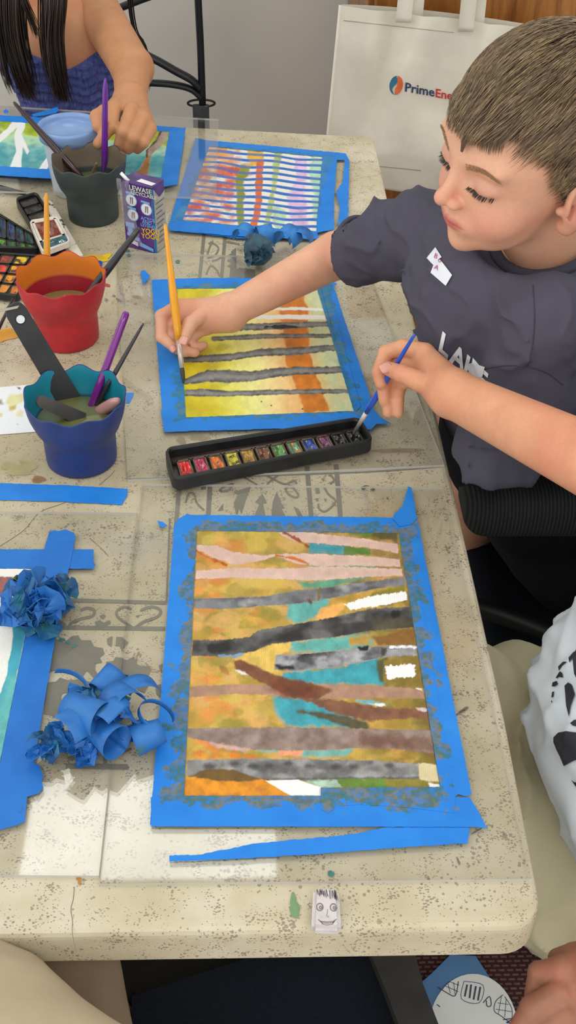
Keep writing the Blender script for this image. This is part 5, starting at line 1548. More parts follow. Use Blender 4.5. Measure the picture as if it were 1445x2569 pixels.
for x, y, z, r_, yaw, a0, a1, w_, lb in ((612, 588, .768, .013, 1.1, -30, 170, .018, 'left of the three tape curls beyond the slate blue ball'), (665, 592, .770, .0145, .25, -60, 230, .020, 'looped middle tape curl right behind the slate blue ball'), (722, 598, .770, .016, .9, -30, 200, .022, 'right tape curl half hidden behind the boy\'s forearm'), (755, 600, .768, .015, 1.2, -30, 190, .016, 'tape curl closest to the boy\'s forearm')):
    tt = thing('tape_curl', lb, 'tape', 'tape curls on the far painting'); curl(tt, x, y, z, r_, yaw, .1, a0, a1, w_, M_cr4)

# ------------------------------------------------------------------ projection of flat prints on to cloth
def bvh_of(o):
    return BVHTree.FromPolygons([v.co.copy() for v in o.data.vertices], [tuple(p.vertices) for p in o.data.polygons])
def cast(bvh, px, py, off=.0008):
    r = _ray(px, py); r = r / np.linalg.norm(r)
    h, n, i, d_ = bvh.ray_cast(Vector(tuple(CAM)), Vector(tuple(r)))
    if h is None: return None
    return np.array(h) - r * off
def print_poly(name, pts, bvh, mat, parent, step=5.0, off=.0012):
    """fine mesh of a flat printed shape laid on cloth"""
    P_2 = np.array(pts, float); x0, y0 = P_2.min(0); x1, y1 = P_2.max(0)
    bm = bmesh.new(); vs = [bm.verts.new((a, b, 0)) for a, b in pts]; f = bm.faces.new(vs)
    bmesh.ops.triangulate(bm, faces=[f])
    for k in range(12):
        es = [e for e in bm.edges if e.calc_length() > step]
        if not es: break
        bmesh.ops.subdivide_edges(bm, edges=es, cuts=1); bmesh.ops.triangulate(bm, faces=[f for f in bm.faces if len(f.verts) > 3])
    bad = []
    for v in bm.verts:
        h = cast(bvh, v.co.x, v.co.y, off)
        if h is None: bad.append(v)
        else: v.co = tuple(h)
    bmesh.ops.delete(bm, geom=bad, context='VERTS')
    me = bpy.data.meshes.new(name); bm.to_mesh(me); bm.free(); return link(name, me, parent, mat, smooth=True)
def print_text(name, body, p0, ex, ey, size, bvh, mat, parent, step=None, off=.0012, bold=True, warp=None):
    me = text_mesh(body, 1.0, 0, bold, res=2); bm = bmesh.new(); bm.from_mesh(me); bpy.data.meshes.remove(me)
    for k in range(3):
        es = [e for e in bm.edges if e.calc_length() > .18]
        if not es: break
        bmesh.ops.subdivide_edges(bm, edges=es, cuts=1); bmesh.ops.triangulate(bm, faces=[f for f in bm.faces if len(f.verts) > 3])
    bad = []
    for v in bm.verts:
        x = p0[0] + (ex[0] * v.co.x + ey[0] * v.co.y) * size; y = p0[1] + (ex[1] * v.co.x + ey[1] * v.co.y) * size
        h = cast(bvh, x, y, off)
        if h is None: bad.append(v)
        else: v.co = tuple(h)
    bmesh.ops.delete(bm, geom=bad, context='VERTS')
    me = bpy.data.meshes.new(name); bm.to_mesh(me); bm.free(); return link(name, me, parent, mat, smooth=False)

# ------------------------------------------------------------------ tote bag
def canvas_mat(name, col, scale=1.0):
    m = NT(name); w1 = m.new('TexWave', i_Scale=420.0, wave_type='BANDS', bands_direction='X'); w2 = m.new('TexWave', i_Scale=420.0, bands_direction='Z')
    m.link(m.coord(), w1.inputs['Vector']); m.link(m.coord(), w2.inputs['Vector'])
    b = np.array(L4(col)); f = m.noise(14, 4, .6)
    m.link(m.ramp(f, [(.3, tuple(b * [.9, .9, .88, 1])), (.7, tuple(np.clip(b * [1.06, 1.06, 1.06, 1], 0, 1)))]), m.b.inputs['Base Color']); m.b.inputs['Roughness'].default_value = .85
    m.bump(m.math('ADD', w1.outputs['Fac'], w2.outputs['Fac']), .15, .0003); return m.m
M_canvas = canvas_mat('tote_canvas', (226, 219, 204))
bag = thing('tote_bag', 'cream canvas tote bag with blue and red printed logo, hanging against the wooden cabinet', 'bag')
Yb = 1.955
ctl, ctr, cbr, cbl = (850, 12), (1470, 92), (1440, 520), (808, 446)
nx_, ny_ = 90, 70; V = []; F = []
for sgn in (1, -1):
    for j in range(ny_ + 1):
        for i in range(nx_ + 1):
            a, b = i / nx_, j / ny_
            tx = ctl[0] + (ctr[0] - ctl[0]) * a; ty = ctl[1] + (ctr[1] - ctl[1]) * a + 10 * math.sin(a * 3.1) * -1 + (14 if a > .45 else 0) * math.sin((a - .45) * 5) * 0
            bx = cbl[0] + (cbr[0] - cbl[0]) * a; by = cbl[1] + (cbr[1] - cbl[1]) * a + 16 * math.sin(a * 3.14) * (1 if b > .5 else 0) * .6
            x = tx + (bx - tx) * b; y = ty + (by - ty) * b
            p = atY(x, y, Yb)
            edge = min(a, 1 - a, (1 - b) * .8 + .02) ; edge = min(1, edge * 5)
            s1 = math.exp(-((a - .33 + .17 * b) / .055) ** 2) * .020; s2 = math.exp(-((a - .60 + .16 * b) / .035) ** 2) * .017
            s3 = math.exp(-((a - .12 - .02 * b) / .05) ** 2) * .012; s4 = -math.exp(-((a - .24 + .14 * b) / .05) ** 2) * .014
            dn = (vnoise(np.array([a * 5.]), np.array([b * 4.]), None, 8)[0] - .5) * .010
            p[1] -= sgn * (.012 + .010 * b) * edge ** .5 + ((s1 + s2 + s3 + s4 + dn) * (edge ** .6) * (.4 + .6 * min(1, b * 4)) if sgn > 0 else 0)
            V.append(tuple(p))
N1 = (nx_ + 1) * (ny_ + 1)
for g in (0, 1):
    for j in range(ny_):
        for i in range(nx_):
            k = g * N1 + j * (nx_ + 1) + i; q = [k, k + nx_ + 1, k + nx_ + 2, k + 1]; F.append(q if g == 0 else q[::-1])
for j in range(ny_):
    for c0 in (0, nx_): k = j * (nx_ + 1) + c0; q = [k, k + N1, k + N1 + nx_ + 1, k + nx_ + 1]; F.append(q[::-1] if c0 == 0 else q)
for i in range(nx_): k = ny_ * (nx_ + 1) + i; F.append([k, k + N1, k + N1 + 1, k + 1])
body_ = link('bag_body', mesh_np('b', V, F), bag, M_canvas)
bv = bvh_of(body_)
for x0, x1, w_, yy in ((1012, 1160, 30, 24), (1040, 1185, 30, 10)):
    pts = []
    p0 = atY(x0, 52 + yy * .2, Yb - .030 if yy > 12 else Yb - .004); p1 = atY(x1 + 8, 75 + yy * .2, Yb - .030 if yy > 12 else Yb - .004)
    top = (p0 + p1) / 2 + np.array([0, 0, .26])
    path = smooth_path([p0, p0 + np.array([.002, 0, .08]), p0 + np.array([.012, 0, .17]), top, p1 + np.array([-.012, 0, .17]), p1 + np.array([-.002, 0, .08]), p1], 6)
    sd = []
    for i in range(len(path)):
        t_ = path[min(i + 1, len(path) - 1)] - path[max(0, i - 1)]; sd.append(np.cross(t_, [0, 1, 0]))
    bake_solid(ribbon('strap', path, sd, .025, M_canvas, bag), .0015)
M_navy = simple('navy_print', (28, 62, 96), .6, .03); M_red = simple('red_print', (196, 44, 46), .6, .03); M_teal = simple('teal_print', (44, 112, 142), .6, .1, 60); M_or = simple('orange_print', (226, 110, 62), .6, .1, 60)
exb = np.array([.985, .175]); eyb = np.array([.06, -1.0])
print_text('lettering', 'Prime', (1015, 229), exb, eyb, 32, bv, M_navy, bag, off=.002)
print_text('lettering', 'Energy', (1091, 243), exb, eyb, 30, bv, M_red, bag, off=.002)
def swirl(flip):
    o = []
    c0 = (994, 214); rx, ry = 17, 24
    s = 1 if not flip else -1
    for q in np.linspace(90, 270, 16): a = math.radians(q); o.append((s * rx * math.cos(a), -ry * math.sin(a)))
    for v in np.linspace(1, -1, 14): o.append((s * (-3.5 - 5.5 * math.sin(v * math.pi) * s * (1 if s > 0 else 1)) * 1.0, v * ry * .9))
    th = .16
    return [(c0[0] + a * math.cos(th) - b * math.sin(th), c0[1] + a * math.sin(th) + b * math.cos(th)) for a, b in o]
print_poly('logo', swirl(False), bv, M_teal, bag, 4, .002); print_poly('logo', swirl(True), bv, M_or, bag, 4, .002)
sm = [(-500, 0)]
tube('hem_seam', [cast(bv, x, 416 + (x - 940) * .10, .0002) for x in range(900, 1060, 12)], .0007, simple('seam_thread', (150, 142, 128), .8), bag, 6)
tube('hem_seam', [cast(bv, x, 52 + (x - 870) * .11, .0002) for x in range(862, 1150, 12)], .0007, simple('seam_thread', (176, 166, 150), .8), bag, 6)
# ------------------------------------------------------------------ people
M_skin = vcol_mat('skin', .5, .12, 900, .0003, sss=.12, grain=.03, gscale=300, spec=.35)


def headfn(P, C, R, s, nose=1.0):
    q = (P - C) @ R / s            # x right, y forward, z up, centimetres of a standard head
    x = np.abs(q[:, 0]); p = q.copy(); p[:, 0] = x
    d = S_ell(q, (0, -1.2, 2.9), (7.2, 8.7, 7.7))
    d = smin(d, S_ell(q, (0, 2.8, 2.0), (6.2, 5.9, 5.3)), 1.6)
    d = smin(d, S_ell(q, (0, 2.6, -2.6), (5.6, 6.0, 5.4)), 2.2)
    d = smin(d, S_ell(q, (0, 3.6, -6.2), (4.3, 4.6, 3.3)), 2.0)
    d = smin(d, S_ball(q, (0, 7.1, -8.0), 1.25), 1.6)
    d = smin(d, S_ball(p, (3.1, 5.5, -3.6), 2.35), 1.5)
    d = smin(d, S_cone(p, (0, 7.9, 1.7), (4.5, 6.9, 2.2), .55, .6), 1.2)
    # sockets and closed lids
    d = smax(d, -S_ell(p, (3.0, 9.5, .4), (1.9, 1.9, 1.1)), 1.1)
    d = smin(d, S_ell(p, (3.05, 6.75, .05), (1.55, 1.35, 1.05)), .5)
    d = smax(d, -S_cone(p, (2.2, 7.9, -.62), (4.4, 7.3, -.4), .08, .08), .15)
    # nose
    d = smin(d, S_cone(q, (0, 8.1, .9), (0, 9.75, -2.0), .50, .66), .9)
    d = smin(d, S_ball(q, (0, 10.0, -2.2), .74), .6)
    d = smin(d, S_ell(p, (1.05, 9.1, -2.6), (.62, .8, .56)), .4)
    d = smax(d, -S_ball(p, (.62, 9.6, -3.25), .32), .3)
    # mouth
    d = smin(d, S_ell(q, (0, 7.6, -4.9), (2.6, 1.4, 1.6)), 1.0)
    d = smin(d, S_cone(p, (0.35, 8.95, -4.75), (1.75, 8.25, -5.1), .40, .18), .35)
    d = smin(d, S_cone(p, (0, 8.75, -5.62), (1.45, 8.25, -5.35), .46, .2), .35)
    d = smax(d, -S_cone(p, (0, 9.42, -5.18), (1.95, 8.5, -5.2), .09, .07), .15)
    d = smax(d, -S_ball(q, (0, 9.6, -6.9), .9), .9)
    # ears
    e = S_ell(p, (6.95, -.9, -2.3), (.85, 2.0, 3.1), np.array([[1, .35, 0], [-.35, 1, .0], [0, 0, 1]]) / 1.06)
    e = smin(e, S_ball(p, (6.65, .0, -4.6), .8), .9)
    e = smax(e, -S_ell(p, (8.0, -.7, -1.8), (.85, 1.25, 2.1)), .35)
    e = smax(e, -S_ell(p, (7.2, .1, -2.7), (1.0, .6, .7)), .3)
    e = smin(e, S_ball(p, (6.8, .95, -2.5), .45), .4)
    d = smin(d, e, .55)
    # neck
    d = smin(d, S_cone(q, (0, -2.2, -4.5), (0, -4.2, -15.0), 4.5, 4.7), 1.6)
    return d * s


def headcol(V, C, R, s, base, blush=(226, 140, 124), lip=(196, 96, 98)):
    q = (V - C) @ R / s; c = np.tile(lin(base), (len(V), 1)); x = np.abs(q[:, 0])
    n = fbm(q[:, 0] * .6, q[:, 1] * .6, q[:, 2] * .6, 3, 3); c *= (.93 + .14 * n)[:, None]
    def bl(m, col): 
        nonlocal c
        c = c * (1 - m[:, None]) + lin(col) * m[:, None]
    bl(.45 * np.exp(-(((x - 3.9) / 2.2) ** 2 + ((q[:, 2] + 3.4) / 2.0) ** 2)) * (q[:, 1] > 2), blush)
    bl(.35 * np.exp(-((x / 1.5) ** 2 + ((q[:, 2] + 2.3) / 1.3) ** 2)) * (q[:, 1] > 7.5), blush)
    bl(.5 * np.exp(-(((q[:, 1] + .9) / 2.2) ** 2 + ((q[:, 2] + 2.8) / 2.6) ** 2)) * (x > 6.6), (206, 112, 104))
    lipm = np.clip(1.25 - (((x) / 2.0) ** 2 + ((q[:, 2] + 5.2 - .06 * x) / .78) ** 2), 0, 1) ** .6 * (q[:, 1] > 7.7)
    bl(np.clip(lipm, 0, 1) * .9, lip)
    bl(.30 * np.exp(-(((x - 3.0) / 1.6) ** 2 + ((q[:, 2] - .3) / .7) ** 2)) * (q[:, 1] > 5), (178, 120, 122))
    return c


def solid_part(fn, lo, hi, h, colfn, it=1):
    V, F = surface(fn, lo, hi, h); V = relax(V, F, it, .5); return V, F, colfn(V)


def bbox(pts, pad):
    p = np.array(pts); return p.min(0) - pad, p.max(0) + pad


def skincol(base, red=(214, 130, 104), seed=0):
    def f(V):
        n = fbm(V[:, 0] * 60, V[:, 1] * 60, V[:, 2] * 60, seed, 3)
        c = lin(base) * (.88 + .24 * n)[:, None]; m = np.clip((fbm(V[:, 0] * 25, V[:, 1] * 25, V[:, 2] * 25, seed + 4, 2) - .45) * 1.6, 0, .5)[:, None]
        return c * (1 - m) + lin(red) * m
    return f


def nail(name, P0, dirv, up, w_, l_, par, col=(226, 170, 156)):
    """small curved finger nail plate"""
    dirv = dirv / np.linalg.norm(dirv); sd = np.cross(dirv, up); sd /= np.linalg.norm(sd); up = np.cross(sd, dirv)
    V = []; F = []; n = 8
    for j in range(n + 1):
        for i in range(n + 1):
            a = i / n * 2 - 1; b = j / n * 2 - 1
            k = math.sqrt(max(0, 1 - (abs(b) ** 3) * .5)); x = a * w_ * k; y = b * l_ * (1 - .12 * a * a)
            V.append(tuple(P0 + sd * x + dirv * y - up * (x * x / (w_ * 2.2)) - up * (b * b * .0004) + up * .0003))
    for j in range(n):
        for i in range(n): k = j * (n + 1) + i; F.append([k, k + 1, k + n + 2, k + n + 1])
    o = link(name, mesh_np('n', V, F), par, M_nail); bake_solid(o, .0005); return o


M_nail = simple('finger_nail', (222, 160, 142), .28, .03, 200, sss=.1)


def hand(fingers, palm, kf=.0022, kp=.008):
    """fingers: list of (points, radii); palm: list of (a,b,ra,rb)"""
    def fn(P):
        d = None
        for a, b, ra, rb in palm:
            c = S_cone(P, a, b, ra, rb); d = c if d is None else smin(d, c, kp)
        for pts, rs in fingers:
            # knuckles swell a little
            f = None
            for i in range(len(pts) - 1):
                m_ = (pts[i] + pts[i + 1]) / 2; rm = (rs[i] + rs[i + 1]) / 2 * .95
                for (a, b, ra, rb) in ((pts[i], m_, rs[i], rm), (m_, pts[i + 1], rm, rs[i + 1])):
                    c = S_cone(P, a, b, ra, rb); f = c if f is None else smin(f, c, .0015)
            d = smin(d, f, kf)
        return d
    return fn


# ============ the boy ============
hC = np.array([.2525, .990, 1.066]); hs = .0092
_r = np.array([-.652, .745, .139]); _f = np.array([-.757, -.651, -.063]); _uu = np.array([.043, -.146, .988])
def tilt(f, u_, a):      # nod forward by a
    return f * math.cos(a) - u_ * math.sin(a), u_ * math.cos(a) + f * math.sin(a)
_q = math.radians(-16); _k = _uu
_f = _f * math.cos(_q) + np.cross(_k, _f) * math.sin(_q)
_f, _uu = tilt(_f, _uu, math.radians(6))
_r = np.cross(_f, _uu); hR = np.stack([_r, _f, _uu], 1)
def HL(x, y, z): return hC + hR @ np.array([x, y, z]) * hs

boy = thing('person', 'boy in a dark grey t-shirt with short brown hair, painting with a yellow brush', 'person')
SKB = (226, 172, 142)
parts = []
parts.append(solid_part(lambda P: headfn(P, hC, hR, hs), hC - .155, hC + .145, .0014, lambda V: headcol(V, hC, hR, hs, SKB)))
S_R = atd(1072, 592, 1.235); S_L = atd(1368, 800, 1.085)
mid = (S_R + S_L) / 2
pel = np.array([.43, 1.13, .50])
# right arm and painting hand
Wr = at(572, 783, .800); El = at(845, 640, .835)
palm_ = [(El, Wr, .0275, .0185), (Wr, at(455, 768, .801), .0180, .0085), (Wr, at(470, 790, .794), .0180, .0085), (Wr, at(492, 812, .786), .0180, .0080), (Wr, at(518, 826, .779), .0170, .0075), (at(580, 800, .790), at(505, 800, .795), .0150, .0095)]
fing_ = [([at(452, 766, .802), at(404, 792, .796), at(405, 846, .779), at(436, 872, .772)], [.0080, .0072, .0066, .0056]),
         ([at(545, 785, .797), at(508, 788, .802), at(478, 812, .797), at(461, 849, .789)], [.0105, .0092, .0086, .0074]),
         ([at(462, 785, .796), at(420, 825, .781), at(436, 872, .767), at(464, 884, .765)], [.0080, .0070, .0062, .0056]),
         ([at(488, 808, .787), at(448, 848, .772), at(464, 880, .765), at(489, 885, .764)], [.0076, .0066, .0060, .0054]),
         ([at(515, 822, .780), at(476, 852, .768), at(490, 874, .763), at(511, 866, .763)], [.0070, .0060, .0055, .0050])]
hfn = hand(fing_, palm_)
def armR(P): return smin(hfn(P), S_cone(P, El, S_R, .0268, .030), .005)
lo, hi = bbox([El, Wr, S_R, at(400, 880, .77), at(440, 700, .80)], .045)
lo[2] = max(lo[2], .7545)
parts.append(solid_part(armR, lo, hi, .0016, skincol(SKB, seed=2)))
# left upper arm inside the sleeve, resting towards the chair arm
ElL = at(1246, 1110, .785)
def armL(P): return limb(P, [S_L, ElL, at(1240, 1135, .775)], [.030, .026, .020], .01)
lo, hi = bbox([S_L, ElL], .06); parts.append(solid_part(armL, lo, hi, .004, skincol(SKB)))
kneeN = at(1212, 1215, .53); kneeF = kneeN + np.array([-.02, .14, .0])
ankN = at(1120, 1480, .14); ankF = ankN + np.array([-.03, .15, 0])
def core(P):
    d = limb(P, [mid + [.022, 0, -.035], (mid + pel) / 2 + [.01, 0, 0], pel], [.045, .055, .07], .02)
    d = smin(d, S_cone(P, HL(0, -4.2, -14), mid + [.015, 0, -.02], .038, .038), .02)
    d = smin(d, limb(P, [pel + [0, -.05, 0], kneeN, ankN, ankN + [-.09, 0, -.09]], [.06, .045, .030, .028], .02), .02)
    d = smin(d, limb(P, [pel + [0, .05, 0], kneeF, ankF, ankF + [-.09, 0, -.09]], [.06, .045, .030, .028], .02), .02)
    return d
lo, hi = bbox([S_R, S_L, pel, kneeN, kneeF, ankN + [-.1, 0, -.12], ankF], .1); parts.append(solid_part(core, lo, hi, .008, skincol(SKB)))
V, F, Cc_ = join(parts)
link('body', mesh_np('boy', V, F, Cc_), boy, M_skin)
nail('thumb_nail', at(459.5, 853, .7962), at(458, 862, .789) - at(468, 838, .794), np.array([-.1, -.62, .78]), .0052, .0058, boy)
nail('finger_nail', at(433, 874, .7775), at(437, 880, .772) - at(424, 862, .776), np.array([-.25, -.66, .7]), .0038, .0044, boy)

# shirt
def cloth_mat(name, col, rough=.85, var=.12, bump=.2, bs=700):
    return simple(name, col, rough, var, 9, bump=bump, bscale=bs, bdist=.0004, spec=.2)
M_tee = cloth_mat('dark_grey_jersey', (80, 78, 92), var=.05)
slR = El + (S_R - El) * .24; slL = at(1238, 1150, .762)
dR = slR - S_R; dR /= np.linalg.norm(dR); dL = slL - S_L; dL /= np.linalg.norm(dL)
fw = np.array([-.80, -.55, .05]); fw /= np.linalg.norm(fw)
def wr(P, sc, amp, s=0): 
    return amp * (fbm(P[:, 0] * sc[0], P[:, 1] * sc[1], P[:, 2] * sc[2], s, 3) - .5) * 2
def crease(P, sc, amp, s=0, pw=5):
    n = fbm(P[:, 0] * sc[0], P[:, 1] * sc[1], P[:, 2] * sc[2], s, 2)
    return -amp * (1 - np.abs(2 * n - 1) * 1.6).clip(0, 1) ** pw
def shirt(P):
    up_ = mid + [0.018, -.004, -.05]; be = (mid + pel) / 2 + fw * .02 + [.012, 0, 0]
    d = S_cone(P, up_, be, .088, .098, (fw, 1.2)); d = smin(d, S_cone(P, be, pel, .098, .106, (fw, 1.15)), .05)
    d = smin(d, S_cone(P, S_R, S_L, .039, .043), .040)
    nb = HL(0, -4.0, -11.5)
    d = smin(d, S_cone(P, nb - _uu * .012, mid + [0, 0, -.015], .048, .058), .035)
    # sleeves, cut square at the hems
    r = S_cone(P, S_R, slR, .044, .0385); r = np.maximum(r, (P - slR) @ dR - .0)
    l = S_cone(P, S_L, slL, .046, .0375); bend = S_cone(P, S_L + (slL - S_L) * .45 + np.array([.012, -.006, 0]), slL, .042, .0375); l = smin(l, bend, .02)
    l = np.maximum(l, (P - slL) @ dL)
    d = smin(d, r, .018); d = smin(d, l, .007)
    d = d + wr(P, (14, 14, 26), .0055, 4) + wr(P, (36, 30, 16), .0030, 9) + (crease(P, (20, 16, 7), .0065, 33) + crease(P, (26, 9, 24), .0045, 35)) * np.clip(np.linalg.norm(P - nb, axis=1) / .05 - 1.3, 0, 1) * np.clip(np.linalg.norm(P - slR, axis=1) / .03 - 1.0, .1, 1)
    # long drag folds from the far armpit
    g = np.sin(((P - S_R) @ np.array([.2, -.5, .84])) * 70 + 4 * (P[:, 0] - .1) * 10)
    d = d + .0032 * g * np.exp(-np.linalg.norm(P - S_R, axis=1) ** 2 / .02)
    # hollow the hems and the neck hole
    d = smax(d, -np.maximum(S_cone(P, slR - dR * .012, slR + dR * .05, .0335, .0335), 0 * P[:, 0] - 1), .001)
    d = smax(d, -S_cone(P, slL - dL * .012, slL + dL * .05, .0320, .0320), .001)
    d = smax(d, -S_cone(P, nb - _uu * .004 + _f * .004, nb + _uu * .2, .0475, .056), .004)
    pl_ = (P - nb) @ _uu - .002 + .34 * ((P - nb) @ _f); ax_ = np.linalg.norm((P - nb) - ((P - nb) @ _uu)[:, None] * _uu, axis=1)
    d = smax(d, -np.maximum(-pl_, ax_ - .078), .010)
    return d
lo, hi = bbox([S_R, S_L, slR, slL, pel, HL(0, -4, -8)], .13); hi[2] = min(hi[2], 1.0)
def shirt_c(P): return np.maximum(shirt(P), .715 - P[:, 2])
V, F = surface(shirt_c, lo, hi, .0030); V = relax(V, F, 1, .5)
shirt_o = link('t_shirt', mesh_np('tee', V, F), boy, M_tee)
bvS = bvh_of(shirt_o)
# collar band
nb = HL(0, -4.0, -11.5); cz = []
for q in np.linspace(0, 2 * math.pi, 61):
    cz.append(nb + hR @ np.array([math.cos(q) * .0525, math.sin(q) * .0530, .002 - .34 * math.sin(q) * .053]))
V_, F_ = tube_data(cz, .0058, 10, squash=.6); link('collar', mesh_np('c', V_, F_), shirt_o, cloth_mat('grey_rib', (68, 68, 80)))
for nm, c0, dd, rr in (('sleeve_hem', slR, dR, .0368), ('sleeve_hem', slL, dL, .0372)):
    n1, b1, _ = frame_of(np.zeros(3), dd)
    pts = [c0 - dd * .006 + (n1 * math.cos(q) + b1 * math.sin(q)) * rr for q in np.linspace(0, 2 * math.pi, 49)]
    V_, F_ = tube_data(pts, .0030, 10, squash=1.0); o_ = link(nm, mesh_np('h', V_, F_), shirt_o, M_tee)
# print on the chest, and the stickers
M_prt = simple('white_shirt_print', (226, 226, 232), .7, .04)
def letters(word, p0, p1, hgt, lean):
    me = None
    ex = np.array(p1, float) - np.array(p0, float); n_ = len(word)
    for i, ch in enumerate(word):
        a = np.array(p0) + ex * i / n_
        print_text('printed_letter', ch, a, ex / np.linalg.norm(ex), np.array(lean), hgt, bvS, M_prt, shirt_o, off=.0016, bold=.035)
letters('LAKE', (1098, 876), (1222, 992), 66, (.22, -1.0))
M_stick = simple('sticker_white', (228, 232, 240), .5, .02); M_mag = simple('magenta_ink', (196, 60, 160), .5)
print_poly('name_sticker', [(1070, 647), (1092, 620), (1108, 645), (1100, 650), (1105, 652), (1134, 690), (1118, 717), (1080, 684), (1087, 665)], bvS, M_stick, shirt_o, 5, .0022)
for ch, p in (('B', (1087, 645)), ('o', (1097, 655)), ('A', (1088, 673))): print_text('sticker_letter', ch, p, np.array([.85, .5]), np.array([.35, -.95]), 17, bvS, M_mag, shirt_o, off=.0034, bold=False)
print_poly('white_sticker', [(1178, 946), (1186, 897), (1202, 916), (1216, 921), (1210, 945), (1196, 952)], bvS, M_stick, shirt_o, 5, .0026)
M_seam = simple('dark_seam', (60, 58, 70), .9)  # seam lines, a darker tone than the jersey
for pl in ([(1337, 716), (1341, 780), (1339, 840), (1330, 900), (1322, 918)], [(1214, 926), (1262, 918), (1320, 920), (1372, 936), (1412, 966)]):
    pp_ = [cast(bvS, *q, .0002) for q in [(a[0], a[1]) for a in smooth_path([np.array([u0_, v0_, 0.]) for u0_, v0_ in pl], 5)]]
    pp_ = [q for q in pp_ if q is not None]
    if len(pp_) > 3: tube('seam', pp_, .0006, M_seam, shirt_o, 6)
# shorts
M_navyc = cloth_mat('black_shorts', (22, 24, 30))
def shorts(P):
    d = smin(S_cone(P, pel + [0, 0, .0], (mid + pel) / 2 + fw * .02 + [0, 0, -.02], .105, .098), S_cone(P, pel + [0, -.055, 0], kneeN + [.05, 0, .004], .092, .078), .02); d = smin(d, S_cone(P, pel + [0, .055, 0], kneeF + [.05, 0, .004], .092, .078), .02)
    return d + wr(P, (20, 30, 20), .004, 3)
lo, hi = bbox([pel, kneeN, kneeF, pel + [0, 0, .24]], .14); V, F = surface(lambda P: np.maximum(shorts(P), P[:, 2] - .73), lo, hi, .006) if True else surface(shorts, lo, hi, .006); link('shorts', mesh_np('s', V, F), boy, M_navyc)
M_shoe = cloth_mat('orange_shoe', (196, 66, 34))
for nm, a in (('shoe', ankN), ('shoe', ankF)):
    fnS = lambda P: smin(S_ell(P, a + [-.05, 0, -.10], (.105, .042, .036)), S_ell(P, a + [.0, 0, -.05], (.045, .038, .05)), .02)
    V, F = surface(fnS, a - .17, a + .12, .006); link(nm, mesh_np('s', V, F), boy, M_shoe)
sk = limb
V, F = surface(lambda P: S_cone(P, ankN * .45 + kneeN * .55, ankN * .62 + kneeN * .38, .040, .036), kneeN - .3, kneeN + .12, .004); link('leg_band', mesh_np('s', V, F), boy, M_shoe)

# hair: cap plus combed strands
def hairline(q):
    """height of the hairline (cm) round the head"""
    th = np.degrees(np.arctan2(np.abs(q[:, 0]), q[:, 1] + 1.0))
    z = np.interp(th, [0, 14, 30, 44, 54, 62, 70, 78, 84, 96, 110, 130, 180], [5.6, 5.2, 6.3, 6.2, 4.3, 3.0, .2, -2.4, -.6, .5, -1.2, -5.0, -7.5])
    return z
def hairfn(P):
    q = (P - hC) @ hR / hs
    d = S_ell(q, (0, -1.3, 3.0), (7.6, 9.0, 8.4)); d = smin(d, S_ell(q, (0, 2.7, 2.5), (6.3, 5.95, 5.6)), 1.5)
    d = smin(d, S_ell(q, (0, -2.5, -2.2), (6.6, 6.3, 6.2)), 1.8)
    cut = (hairline(q) - q[:, 2]) * .75 + .5 * (vnoise(q[:, 0] * 2.2, q[:, 1] * 2.2, None, 5) - .5)
    d = d + .18 * (fbm(q[:, 0] * 2.5 + q[:, 1], q[:, 1] * .7, q[:, 2] * .7, 4, 3) - .5)
    return smax(d, cut, .5) * hs
V, F = surface(hairfn, hC - .125, hC + .125, .0018)
M_hair = NT('brown_hair'); f = M_hair.noise(1, 4, .6, M_hair.coord(1, (260, 260, 60)))
M_hair.link(M_hair.ramp(f, [(.3, L4((52, 40, 30))), (.55, L4((88, 70, 50))), (.75, L4((122, 102, 74)))]), M_hair.b.inputs['Base Color']); M_hair.b.inputs['Roughness'].default_value = .55
hair_o = link('hair', mesh_np('h', V, F), boy, M_hair.m)
M_str = vcol_mat('hair_strands', .42, grain=0.0, spec=.5)


def strands(name, parent, gen, n, w0, cols, seed=0, seg=7):
    rg = np.random.default_rng(seed); V = []; F = []; C_ = []
    for i in range(n):
        P_ = gen(rg)
        if P_ is None: continue
        P_ = np.array(P_); m_ = len(P_); c = lin(cols[rg.integers(len(cols))]) * rg.uniform(.75, 1.25)
        o = len(V); sdv = None
        for k in range(m_):
            t_ = P_[min(k + 1, m_ - 1)] - P_[max(k - 1, 0)]; t_ /= np.linalg.norm(t_) + 1e-9
            v = rg.normal(size=3) if sdv is None else sdv
            v = v - (v @ t_) * t_; v /= np.linalg.norm(v) + 1e-9; sdv = v; b = np.cross(t_, v)
            w_ = w0 * (1 - (k / (m_ - 1)) ** 3 * .85)
            for a in (0, 2.094, 4.189): V.append(P_[k] + (v * math.cos(a) + b * math.sin(a)) * w_); C_.append(c)
        for k in range(m_ - 1):
            for j in range(3): a = o + k * 3 + j; b_ = o + k * 3 + (j + 1) % 3; F.append([a, b_, b_ + 3, a + 3])
    return link(name, mesh_np(name, np.array(V), F, np.array(C_)), parent, M_str)


